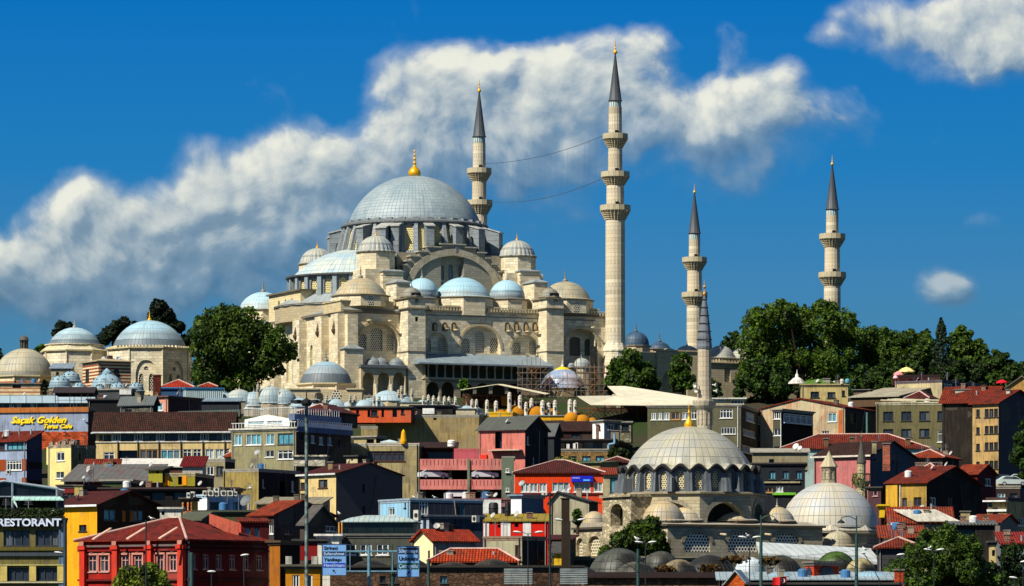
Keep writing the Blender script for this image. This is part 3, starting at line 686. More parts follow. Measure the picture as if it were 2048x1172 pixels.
def cypress(label, px, wpx, yt, yb, Y, seed, c='#0b1a0a', c2='#23381a', n=3500, group=None, lean=0):
    r = np.random.default_rng(seed); k = Y / FPX; H = (yb - yt) * k; R = wpx / 2 * k
    t = thing('cypress_tree', label, 'cypress', (X(px, Y), Y, Z(yb, Y)), 0, group)
    z = r.uniform(0, 1, n) ** .9; a = r.uniform(0, 2 * PI, n)
    prof = np.interp(z, [0, .15, .5, .8, 1], [.75, 1, .9, .5, .05]) * (1 + .22 * np.sin(z * 23 + a * 2) + .12 * np.sin(a * 5 + z * 9))
    rr = R * prof * r.uniform(.6, 1.05, n)
    pts = np.stack([rr * np.cos(a) + lean * z * H, rr * np.sin(a), z * H], 1); nn = np.stack([np.cos(a), np.sin(a), z * 0 + .6], 1)
    leaves('crown', pts, nn, .30, leafm(c, c2, tr=.1), t, seed)
    MB().tube((0, 0, -6), (lean * H * .5, 0, H * .6), .3, .1, 7).build('trunk', plain('#33271b', .95), t)
    return t
# ================================================================ terrain
def terrain():
    xs = np.linspace(-420, 420, 85); ys = np.concatenate([np.linspace(330, 900, 115), np.linspace(930, 2400, 30), [4000, 9000]])
    xs = np.concatenate([[-6000, -2000, -900], xs, [900, 2000, 6000]])
    V_ = []; r = random.Random(3)
    for y in ys:
        for x in xs:
            fall = 0 if y < 800 else -max(0, (abs(x + 5) - 150)) * .04
            V_.append((x, y, ground(y) + fall + (r.uniform(-.25, .25) if y > 400 else 0)))
    nx = len(xs); m = MB(); m.v = V_
    m.f = [(j * nx + i, j * nx + i + 1, (j + 1) * nx + i + 1, (j + 1) * nx + i) for j in range(len(ys) - 1) for i in range(nx - 1)]; m.m = [0] * len(m.f)
    mt, N, b = newmat('hillside', .95, 0, .1); p = N.node('ShaderNodeTexCoord').outputs['Object']
    k = N.noise(p, .08, 6, .65); N.set(b.inputs['Base Color'], N.mix(N.rng(k, .4, .6), C('#3a3428'), C('#2a3a18')))
    struct(m.build('hillside', mt, smooth=True))
    q = MB(); q.add([(-8000, -800, 0), (8000, -800, 0), (8000, 362, 0), (-8000, 362, 0)], [(0, 1, 2, 3)])
    wm, N, b = newmat('water', .12, 0, .5); N.set(b.inputs['Base Color'], (.02, .06, .07)); bump(N, b, N.noise(N.node('ShaderNodeTexCoord').outputs['Object'], .6, 6), .4, .5)
    struct(q.build('water', wm))
    r_ = MB(); r_.add([(-400, 366, 1.62), (400, 366, 1.62), (400, 384, 1.9), (-400, 384, 1.9)], [(0, 1, 2, 3)])
    struct(r_.build('road', plain('#3a3a3a', .9)))
terrain()
# ================================================================ shared stone things
ST = lambda: stone('#d3c9ac', 1.2, .55, .5, .6); STD = lambda: stone('#b8ab8c', dirt=.6)
LEADW = lambda: seams('#8c9290', .7, 'u', .6, .5, dirtc='#4a4f50')
def finial(parent, loc, h, mat=None, fat=1.):
    P_ = [(.16, 0), (.17, .02), (.2, .10), (.13, .2), (.05, .27), (.04, .30), (.10, .37), (.04, .44), (.035, .50), (.075, .56), (.03, .62), (.05, .67), (.02, .74), (.03, .78), (.008, 1.)]
    m = MB(); m.lathe([(r * h * fat, z * h) for r, z in P_], 12); return m.build('finial', mat or GOLD(), parent, loc, smooth=True, ang=70)
def dome_mesh(r, h, n=40, lip=.25, steps=12, flute=0, fk=.06, a0=0, a1=2 * PI):
    R = (r * r + h * h) / (2 * h); t1 = math.acos(max(-1, min(1, (R - h) / R)))
    pr = [(r + lip, -.12), (r + lip, .0), (r + lip * .3, .12)]
    for i in range(steps + 1):
        t = t1 * (1 - i / steps); pr.append((max(.01, R * math.sin(t)), R * math.cos(t) - (R - h) + .1))
    m = MB(); m.lathe(pr, n, flute=flute, fk=fk, a0=a0, a1=a1); return m
def dome(parent, x, y, z, r, h, mat, fin=0, finmat=None, n=40, name='dome', **k):
    o = dome_mesh(r, h, n, **k).build(name, mat, parent, (x, y, z), smooth=True, ang=50)
    if fin: finial(o, (0, 0, h + .05), fin, finmat)
    return o
def drum(parent, x, y, z0, z1, r, mat, n=8, rot=0, name='drum', corn=.25, cm=None, r2=None):
    m = MB(); m.lathe([(.01, z0), (r, z0), (r2 or r, z1)], n, c=(x, y), rot=rot)
    o = m.build(name, mat, parent); m = MB()
    m.lathe([(r, z1 - .25), ((r2 or r) + corn, z1 - .1), ((r2 or r) + corn, z1 + .05), (.01, z1 + .15)], n, c=(x, y), rot=rot)
    m.build('cornice', stone('#8b8470', 1, .5, dirt=.6), o); return o
def latwin(parent, P0, u, v, poly, back, mat, name='lattice_window'):
    return flatpoly(name, mat, parent, P0, u, v, poly, back)
# ================================================================ the great mosque
TH = math.radians(25); MG = 49.0
MO = Vector((X(829, 850), 850.0)); AU = Vector((math.cos(TH), math.sin(TH))); BV = Vector((-AU.y, AU.x))
M = thing('mosque', 'huge pale stone mosque with great grey lead dome and cascading smaller domes on the hilltop', 'mosque', (MO.x, MO.y, MG), TH)
def mw(a, b): return MO + AU * a + BV * b
def ma(px, b): return hit(MO + BV * b, AU, px)                    # a on plane b=const
def mb_(px, a): return hit(MO + AU * a, BV, px)
def mh(py, a, b): return Z(py, mw(a, b).y) - MG
def mp(px, py, b): a = ma(px, b); return (a, mh(py, a, b))
LAT = lambda: lattice('#cfc7ae', .42, .33)
LATD = lambda: lattice('#cfc7ae', .42, .33)
LATY = lambda: lattice('#d8c98e', .42, .30)
HX = 27.0
# ---- front wall at b=-28
b0 = -28.0
topB = mh(629, 0, b0); topA = mh(627, -22, b0)
aL1, aL2 = -15.4, -11.7; aR1, aR2 = 14.4, 18.1
HA = 17.3
m = MB()
def U3(s=1): return (1, 0, 0), (0, 0, 1)
def parch(x0, x1, ytop, yspring, ybot, b):
    A, B_ = ma(x0, b), ma(x1, b); c = (A + B_) / 2
    return arch(c, mh(ybot, c, b), B_ - A, mh(yspring, c, b), mh(ytop, c, b))
Aarch = parch(714, 799, 646, 692, 796, b0)
m.panel((0, b0, 0), (1, 0, 0), (0, 0, 1), rect(-HX, aL1, -2, HA - .6), [Aarch], 1.6)
wins = [parch(718, 733, 668, 672, 700, b0 + 1.6), parch(742, 765, 656, 664, 701, b0 + 1.6), parch(773, 787, 668, 673, 701, b0 + 1.6)]
m.panel((0, b0 + 1.6, 0), (1, 0, 0), (0, 0, 1), rect(-26, aL1, -2, HA - .7), wins, .35)
# central bays
c1 = parch(852, 896, 665, 690, 708, b0); c2 = parch(920, 1001, 652, 697, 708, b0); c3 = parch(1023, 1077, 670, 697, 710, b0)
c1 = [(max(x, aL2 + .15), z) for x, z in c1]
gal = mh(708, 0, b0)
m.panel((0, b0, 0), (1, 0, 0), (0, 0, 1), rect(aL2, aR1, -2, HA), [c1, c2, c3], .9)
wc = [parch(855, 862, 678, 684, 704, b0 + .9), parch(876, 891, 675, 682, 704, b0 + .9), parch(924, 939, 676, 684, 706, b0 + .9), parch(950, 969, 662, 670, 706, b0 + .9), parch(980, 995, 676, 683, 707, b0 + .9),
      parch(1027, 1041, 684, 690, 707, b0 + .9), parch(1058, 1073, 680, 688, 707, b0 + .9)]
m.panel((0, b0 + .9, 0), (1, 0, 0), (0, 0, 1), rect(aL2, aR1, 2, HA - .1), wc, .3)
r1 = parch(1131, 1195, 657, 690, 796, b0)
m.panel((0, b0, 0), (1, 0, 0), (0, 0, 1), rect(aR2, 30.5, -2, HA), [r1], 2.2)
wr = [parch(1139, 1161, 674, 680, 712, b0 + 2.2), parch(1169, 1184, 678, 684, 712, b0 + 2.2)]
m.panel((0, b0 + 2.2, 0), (1, 0, 0), (0, 0, 1), rect(aR2, 30.5, -2, HA - .1), wr, .3)
# left (qibla) wall at a=-HX, right and rear
lw = [(-24.6, 5.5, 8.9), (-13.5, 5.5, 9.6), (-11, 5.5, 8.9), (-1.5, 4.5, 9.8), (1.5, 4.5, 9.8), (11, 5.5, 8.9), (14, 5.5, 9.6)]
lh = [arch(-b, z0, 1.5, z1 + 1, z1 + 2.4) for b, z0, z1 in lw]
m.panel((-HX, 0, 0), (0, -1, 0), (0, 0, 1), rect(-27, -b0, -2, HA - .6), lh, .4)
m.panel((HX, 0, 0), (0, 1, 0), (0, 0, 1), rect(b0, 27, -2, HA - .6))
m.panel((0, 27, 0), (-1, 0, 0), (0, 0, 1), rect(-HX, HX, -2, HA - .6))
m.build('wall', ST(), M)
for p in lh: latwin(M, (-HX, 0, 0), (0, -1, 0), (0, 0, 1), p, .4, LATY())
for p in wins: latwin(M, (0, b0 + 1.6, 0), (1, 0, 0), (0, 0, 1), p, .3, LAT())
for p in wc: latwin(M, (0, b0 + .9, 0), (1, 0, 0), (0, 0, 1), p, .28, LAT())
for p in wr: latwin(M, (0, b0 + 2.2, 0), (1, 0, 0), (0, 0, 1), p, .28, lattice('#77725f', .42, .33))
# arch mouldings
def moulding(poly, b, t=.5, mat=None, name='arch_moulding', pr=.12):
    q = [p for p in poly[2:]]; cx = (poly[0][0] + poly[1][0]) / 2; zb = min(p[1] for p in poly[2:])
    outer = [(cx + (x - cx) * (1 + t / max(.5, abs(poly[1][0] - cx))), z + (t * (z - zb) / max(.1, max(p[1] for p in poly) - zb))) for x, z in q]
    vs = []; k = len(q); mm = MB()
    for (x, z), (x2, z2) in zip(q, outer): vs += [(x, b - pr, z), (x2, b - pr, z2), (x2, b, z2)]
    fs = []
    for i in range(k - 1):
        a = i * 3; fs += [(a, a + 3, a + 4, a + 1), (a + 1, a + 4, a + 5, a + 2)]
    mm.add(vs, [f[::-1] for f in fs]); return mm.build(name, mat or stone('#b8ab8a', .5, .9), M)
for p in (Aarch, c2, c3, r1): moulding(p, b0)
# flat roof deck and cornices
dk = MB(); dk.box(-HX - .3, HX, b0, 27.3, HA - .8, HA - .55); dk.build('roof_deck', LEADW(), M)
cn = MB(); cn.box(-HX - .5, aL1, b0 - .5, b0 + .1, HA - .62, HA - .2); cn.box(aL2, aR1, b0 - .45, b0 + .1, HA, HA + .3); cn.box(aR2, 31, b0 - .45, b0 + .1, HA, HA + .3)
cn.box(-HX - .55, -HX + .1, b0 + .1, 27.4, HA - .62, HA - .2)
cn.build('cornice', stone('#6f6a5c', 1, .5, dirt=.6), M)
sl_ = MB(); sl_.add([(-HX - .5, b0 - .5, HA - .2), (aL1, b0 - .5, HA - .2), (aL1, b0 + 3, HA + .9), (-HX + 2.5, b0 + 3, HA + .9)], [(0, 1, 2, 3)])
sl_.add([(-HX - .55, b0 - .5, HA - .2), (-HX + 2.5, b0 + 3, HA + .9), (-HX + 2.5, 26, HA + .9), (-HX - .55, 27.4, HA - .2)], [(0, 1, 2, 3)]); sl_.build('lead_eave', LEADW(), M)
# balustrade
for (A0, A1) in ((aL2, aR1), (aR2, 30.2)):
    bl = MB(); bl.box(A0, A1, b0 - .30, b0 - .14, HA + .98, HA + 1.12); n = int((A1 - A0) / .62)
    for i in range(n): x = A0 + (i + .5) * (A1 - A0) / n; bl.box(x - .16, x + .16, b0 - .28, b0 - .16, HA + .3, HA + .98)
    bl.build('balustrade', stone('#c2b48e'), M)
    MB().box(A0, A1, b0 + .6, b0 + .9, HA + .0, HA + .8).build('parapet', stone('#6a665c'), M)
# small arched niches with spouts under the cornice (left of centre and right of centre)
for px in (869, 889, 907, 1014, 1032, 1051, 1069):
    a = ma(px, b0); z = mh(655, a, b0); nb = MB(); nb.extr([(a + x, b0 - .03, z2) for x, z2 in arch(0, z - .7, 1.0, z + .4, z + 1.0, 4)], (0, -.22, 0)); nb.build('niche', plain('#3a352c'), M)
    q = MB(); q.extr([(a + x * .5, b0 - .26, z2 - .05) for x, z2 in arch(.1, z - .5, 1.0, z + .2, z + .7, 4)], (0, -.1, 0)); q.build('niche_inset', plain('#b89a68'), M)  # smaller tan arch slab set on the dark raised arch block
for px, py in ((735, 641), (776, 642), (889, 658), (908, 660), (1014, 662), (1033, 663), (1051, 663), (1070, 664), (1182, 655)):
    a = ma(px, b0); z = mh(py, a, b0); MB().box(a - .2, a + .2, b0 - 1.7, b0, z - .12, z + .12).build('water_spout', stone('#c9bd9a'), M)
# ---- left side buttresses and front-left buttresses
bt = []
def buttress(x0, x1, y0, y1, z1, cap='slope', mat=None, z0=-2, dirx=0):
    m_ = MB(); m_.box(x0, x1, y0, y1, z0, z1); o = m_.build('buttress', mat or ST(), M)
    c = MB(); cx, cy = (x0 + x1) / 2, (y0 + y1) / 2; e = .25
    if cap: c.prism([(x0 - e, y0 - e), (x1 + e, y0 - e), (x1 + e, y1 + e), (x0 - e, y1 + e)], z1, z1 + .18); c.prism([(x0 - e, y0 - e), (x1 + e, y0 - e), (x1 + e, y1 + e), (x0 - e, y1 + e)], z1 + .18, z1 + .95, top=[(cx + (x - cx) * .25, cy + (y - cy) * .25) for x, y in ((x0, y0), (x1, y0), (x1, y1), (x0, y1))]); c.build('buttress_cap', LEADW(), o)
    return o
a1 = ma(715, b0 - 1.2)
buttress(-HX - .0, a1, b0 - 1.4, b0 + .0, HA - 1.2, None)
for y0, y1, pr in ((-28, -24.5, 1.5), (-20, -16.5, 1.6), (-8.5, -5, 1.6), (5, 8.5, 1.6), (16.5, 20, 1.6), (24, 27, 1.5)): buttress(-HX - pr, -HX, y0, y1, HA - 1.0, None)
for y0, y1 in ((-24.5, -23.2), (-16.5, -15.3), (-5, -3.8), (8.5, 9.7)): buttress(-HX - .7, -HX, y0, y1, HA - 1.2, None)
buttress(-HX - 1.5, ma(724, b0 - 3), b0 - 3.4, b0 - 1.4, mh(699, -26, b0 - 3), 'c')
for a, b, z in ((-HX - 1.5, -26.3, 13.2), (-HX - 1.6, -18.3, 13.2), (-HX - 1.6, -6.7, 13.2)):
    q = MB(); q.lathe([(.1, -.9), (.5, -.3), (.55, .1), (.3, .4), (.35, .7), (.12, 1.3), (.02, 1.9)], 6); q.build('corbel_bracket', plain('#4a3c28'), M, (a - .1, b, z))
# ---- stair tower buttresses
for (A0, A1, lab) in ((aL1, aL2, 0), (aR1, aR2, 1)):
    tz = mh(597 if lab == 0 else 598, (A0 + A1) / 2, -32); wins_ = []
    h1 = mh(616, (A0 + A1) / 2, -32)
    ww = [rect(1.5, 2.2, h1 + 1.0, h1 + 2.0), rect(1.5, 2.2, h1 - 2.6, h1 - 1.7)]
    if lab: ww = ww[:1]
    q = MB(); q.panel((A0, -32, 0), (1, 0, 0), (0, 0, 1), rect(0, A1 - A0, -2, tz), ww, .5)
    q.panel((A1, -32, 0), (0, 1, 0), (0, 0, 1), rect(0, 6.5, -2, tz)); q.panel((A0, -25.5, 0), (0, -1, 0), (0, 0, 1), rect(0, 6.5, -2, tz), [rect(4.2, 4.6, h1 + .8, h1 + 2.0)], .4)
    q.box(A0, A1, -25.5, -25.4, HA, tz); o = q.build('stair_tower', ST(), M)
    MB().box(A0 + 1, A0 + 3, -31.4, -31.3, h1 - 3, h1 + 3).build('window', plain('#0d0c0a'), o)
    q = MB()
    for zz in (h1 - .2, tz): q.box(A0 - .35, A1 + .35, -32.35, -25.4, zz, zz + .22)
    q.box(A0 - .12, A1 + .12, -32.12, -25.4, mh(704, (A0 + A1) / 2, -32), mh(704, (A0 + A1) / 2, -32) + .2)
    q.build('cornice', stone('#7a7464'), o)
    dome(o, (A0 + A1) / 2, -29.5, tz + .5, 1.95, 1.75, lead(24, 2.2, '#8f8a76', '#6a6a64'), 1.3, plain('#555', .5), 24)
    drum(o, (A0 + A1) / 2, -29.5, tz, tz + .5, 2.05, STD(), 12)
    s1 = mh(566, (A0 + A1) / 2, -25); s2 = mh(541, (A0 + A1) / 2, -21)
    buttress(A0 + .4, A1 - .4, -25.4, -20, s1, 'c', z0=HA - 1); buttress(A0 - .3, A1 + .3, -20.4, -11.5, s2 - .2, 'c', z0=HA - 1)
    for (bb, k) in ((-20.6, 2.2), (-20.6, 0.9)): MB().box(A0 - .6, A1 + .6, bb + .2, -20.3, s2 - .2 - k, s2 - k).build('ledge', LEADW(), o)
# ---- main cube and arches
bt0 = -16.5
sp = [(882, 489), (856, 494.5), (839, 504), (822, 513), (814, 523), (806, 531), (800, 548)]
spr = [(928, 489), (953, 497), (969, 507), (981, 518), (995, 530), (1003, 545), (1010, 560)]
prof = []
base_h = HA - .5
L_ = [mp(x, y, bt0) for x, y in sp]; R2 = [mp(x, y, bt0) for x, y in spr]
outl = [(L_[-1][0] - 1, base_h), (R2[-1][0] + 1, base_h), (R2[-1][0] + 1, R2[-1][1])]
for i in range(len(R2) - 1, 0, -1): outl += [(R2[i][0], R2[i][1]), (R2[i][0], R2[i - 1][1])] if False else [(R2[i][0], R2[i][1])] + [(R2[i - 1][0], R2[i][1])]
outl.append((R2[0][0], R2[0][1])); outl.append((L_[0][0], L_[0][1]))
for i in range(1, len(L_)): outl += [(L_[i - 1][0], L_[i][1]), (L_[i][0], L_[i][1])]
outl.append((L_[-1][0] - 1, L_[-1][1]))
cl = []
for p in outl:
    if not cl or abs(p[0] - cl[-1][0]) + abs(p[1] - cl[-1][1]) > 1e-3: cl.append(p)
outl = cl
ac = ma(906, bt0); za = mh(512, ac, bt0); zs_ = mh(588, ac, bt0); hwA = (ma(990, bt0) - ma(823, bt0)) / 2
def rarch(c, zb, hw, zs, zt, n=12):
    pts = [(c - hw, zb), (c + hw, zb)]; H = zt - zs
    for i in range(n): t = i / n * PI / 2; pts.append((c + hw * math.cos(t) , zs + H * (math.sin(t) ** .93)))
    pts.append((c, zt + .1))
    for i in range(n - 1, -1, -1): t = i / n * PI / 2; pts.append((c - hw * math.cos(t), zs + H * (math.sin(t) ** .93)))
    return pts
big = rarch(ac, base_h + .3, hwA, zs_, za)
m = MB(); m.panel((0, bt0, 0), (1, 0, 0), (0, 0, 1), outl, [big], 1.5); m.build('stepped_gable', stone('#9c9684', dirt=.5), M)
def tym(x0, x1, yt_, yb_, rr=False):
    return parch(x0, x1, yt_, yt_ + 4, yb_, bt0 + 1.5)
tw = [tym(878, 888, 530, 559), tym(897, 906, 529, 559), tym(917, 927, 530, 559), tym(858, 869, 541, 556), tym(859, 868, 564, 590), tym(878, 888, 565, 590)]
tw += [circ(*mp(940, 552, bt0 + 1.5), .55)[:], circ(*mp(960, 570, bt0 + 1.5), .5), parch(974, 984, 580, 585, 600, bt0 + 1.5)]
m = MB(); m.panel((0, bt0 + 1.5, 0), (1, 0, 0), (0, 0, 1), rect(L_[-1][0], R2[-1][0], base_h, za + .5), tw, .4); m.build('tympanum_wall', stone('#a09884', .8, .45, .35, .6), M)
for p in tw: latwin(M, (0, bt0 + 1.5, 0), (1, 0, 0), (0, 0, 1), p, .35, LAT())
# arch band
q = MB(); inn = big[2:]; vs = []
for x, z in inn:
    d = Vector((x - ac, z - zs_ + 2)); d = d.normalized() * 1.35; vs += [(x, bt0 - .35, z), (x + d.x, bt0 - .35, z + d.y), (x + d.x, bt0, z + d.y), (x, bt0 + .2, z)]
fs = []
for i in range(len(inn) - 1):
    a = i * 4; fs += [(a, a + 1, a + 5, a + 4), (a + 1, a + 2, a + 6, a + 5), (a + 3, a, a + 4, a + 7)]
q.add(vs, fs); q.build('great_arch', stone('#a89f88', .9, 1.4, .3), M)
# steps: lead ledges on every step (slabs through the block)
st_ = MB()
def ledge(x0, x1, z): st_.box(min(x0, x1) - .35, max(x0, x1) + .35, bt0 - .5, bt0 + 4.2, z + .004, z + .25)
ledge(L_[0][0], R2[0][0], L_[0][1])
for i in range(1, len(L_)): ledge(L_[i][0], L_[i - 1][0] - .4, L_[i][1])
for i in range(1, len(R2)): ledge(R2[i][0], R2[i - 1][0] + .4, R2[i][1])
st_.build('step_ledge', seams('#a8a390', 1.2, dirtc='#6a6654'), M)
stb = MB()
for i in range(1, len(L_)): stb.box(L_[i][0], L_[i - 1][0], bt0 + .02, bt0 + 4, base_h, L_[i][1])
for i in range(1, len(R2)): stb.box(R2[i - 1][0], R2[i][0], bt0 + .02, bt0 + 4, base_h, R2[i][1])
stb.box(L_[0][0], R2[0][0], bt0 + 1.6, bt0 + 4, za, L_[0][1]); stb.build('gable_mass', stone('#8e8a7c'), M)
# main lead mass under the drum
m = MB(); zc_ = mh(512, 0, -14)
m.lathe([(15.9, 22), (15.9, 29.2), (15.9, 29.6), (16.1, 30.4), (16.2, zc_ + .3), (15.2, zc_ + .9), (13, zc_ + .9)], 8, rot=PI / 8)
m.build('lead_mass', seams('#6d7577', 1.0, 'u', .6, .5), M)
m = MB(); m.box(-14.8, 14.8, -12.6, 14.8, HA - 1, 26.5); m.build('central_block', stone('#8a8678'), M)
# main drum: 32 panels
zD0 = mh(509, 0, -15.4); zD1 = mh(444, 0, -14); rt, rb = 14.15, 15.7
DL = seams('#8a9194', .9, 'v', .6, .55, dirtc='#3d4448')
ND = 32; dm = MB(); dw = []
for i in range(ND):
    a0_ = 2 * PI * i / ND; a1_ = 2 * PI * (i + 1) / ND
    p0 = Vector((rb * math.cos(a0_), rb * math.sin(a0_), zD0)); p1 = Vector((rb * math.cos(a1_), rb * math.sin(a1_), zD0))
    q0 = Vector((rt * math.cos(a0_), rt * math.sin(a0_), zD1)); q1 = Vector((rt * math.cos(a1_), rt * math.sin(a1_), zD1))
    u = (p1 - p0).normalized(); mid0 = (p0 + p1) / 2; mid1 = (q0 + q1) / 2; v = (mid1 - mid0).normalized(); Hh = (mid1 - mid0).length
    w0 = (p1 - p0).length / 2; w1 = (q1 - q0).length / 2
    ho = arch(0, Hh * .10, 1.75, Hh * .72, Hh * .92)
    dm.panel(mid0, u, v, [(-w0, 0), (w0, 0), (w1, Hh), (-w1, Hh)], [ho], .35); dw.append((mid0, u, v, ho))
do = dm.build('drum', DL, M)
for mid0, u, v, ho in dw: latwin(do, mid0, u, v, ho, .28, LATY(), 'drum_window')
for i in range(ND):
    pl = MB(); a = 2 * PI * i / ND; c, s_ = math.cos(a), math.sin(a); t = Vector((-s_, c, 0)); r_ = Vector((c, s_, 0))
    A = [r_ * (rb + .05) + t * k for k in (-.45, .45)]; Bq = [r_ * (rb + .65) + t * k for k in (.4, -.4)]
    A2 = [r_ * (rt - .1) + t * k for k in (-.4, .4)]; B2 = [r_ * (rt + .45) + t * k for k in (.34, -.34)]
    pl.prism([(p.x, p.y) for p in A + Bq], zD0, zD1 - .1, top=[(p.x, p.y) for p in A2 + B2]); pl.build('pilaster', DL, do)
m = MB(); m.lathe([(rt, zD1 - .2), (rt + .8, zD1 - .05), (rt + .8, zD1 + .25), (rt + .3, zD1 + .35), (rt - .4, zD1 + .75), (rt - 1.2, zD1 + .8)], 96); m.build('cornice', seams('#6a6f70', .8), do, smooth=True)
m = MB()
for i in range(ND):
    a = 2 * PI * (i) / ND; m.obox(((rt - .45) * math.cos(a), (rt - .45) * math.sin(a)), (-math.sin(a), math.cos(a)), 1.25, .9, zD1 + .3, zD1 + .95)
m.build('cornice_blocks', seams('#83898a', .8), do)
Hd = mh(353, 0, 0) - zD1 - .5
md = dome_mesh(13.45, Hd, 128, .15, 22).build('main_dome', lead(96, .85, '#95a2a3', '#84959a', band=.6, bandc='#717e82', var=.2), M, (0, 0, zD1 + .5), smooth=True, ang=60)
q = MB(); hF = (352 - 296) * 850 / FPX; q.lathe([(.5, 0), (1.2, .15), (1.28, .7), (1.05, 1.3), (.5, 1.9), (.22, 2.2), (.2, 2.4), (.42, 2.65), (.18, 2.9), (.16, 3.3), (.34, 3.5), (.14, 3.75), (.12, 4.1), (.26, 4.3), (.1, 4.5), (.08, 4.9), (.2, 5.05), (.03, 5.3), (.01, hF)], 20)
q.build('finial', GOLD(), md, (0, 0, Hd + .02), smooth=True, ang=70)
# flying buttresses around the drum
def flyb(ang, r0, r1, w_, zt0, zt1, zb, opening=True):
    a = math.radians(ang); c, s_ = math.cos(a), math.sin(a)
    P0 = Vector((c * r0, s_ * r0, 0)); u = Vector((c, s_, 0)); n = Vector((s_, -c, 0)); L = r1 - r0
    out = [(0, zb), (L, zb), (L, zt1), (0, zt0)]
    m_ = MB(); hs = [arch(L * .42, zb + .6, L * .38, zb + (zt1 - zb) * .45, zb + (zt1 - zb) * .75)] if opening else []
    m_.panel(P0 + n * (w_ / 2), u, (0, 0, 1), out, hs, w_ / 2)
    m_.panel(P0 + u * L - n * (w_ / 2), -u, (0, 0, 1), [(L - x, z) for x, z in out][::-1], [[(L - x, z) for x, z in h][::-1] for h in hs], w_ / 2)
    m_.panel(P0 + u * L + n * (w_ / 2), -n, (0, 0, 1), rect(0, w_, zb, zt1))
    k = [P0 + n * (w_ / 2 + .2), P0 + u * (L + .25) + n * (w_ / 2 + .2), P0 + u * (L + .25) - n * (w_ / 2 + .2), P0 - n * (w_ / 2 + .2)]
    o = m_.build('flying_buttress', seams('#7d8587', .95, 'v', .6, .5), M)
    q_ = MB(); vs = [(k[0].x, k[0].y, zt0), (k[1].x, k[1].y, zt1), (k[2].x, k[2].y, zt1), (k[3].x, k[3].y, zt0)]
    q_.add(vs + [(x, y, z + .22) for x, y, z in vs], [(0, 3, 2, 1), (4, 5, 6, 7), (0, 1, 5, 4), (1, 2, 6, 5), (2, 3, 7, 6), (3, 0, 4, 7)])
    q_.build('buttress_cap', seams('#a9aaa0', .9), o)
zF = zD1 - .3
for a in (-45, 135, 45, -135): flyb(a, 14.2, 18.6, 2.2, zF, zF - 1.4, 27)
flyb(-63, 14.2, 17.4, 2.0, zF - .1, zF - 1.1, zc_ + .3)
for a in (-82, -103, -127): flyb(a, 14.2, 17.0, 1.6, zF - .1, zF - .9, zc_ + (.6 if a != -127 else -2.5), a != -103)
for a in (-153, 153, 60, 82, 103, 20, -20): flyb(a, 14.2, 17.2, 1.7, zF - .1, zF - .9, zc_ - 2)
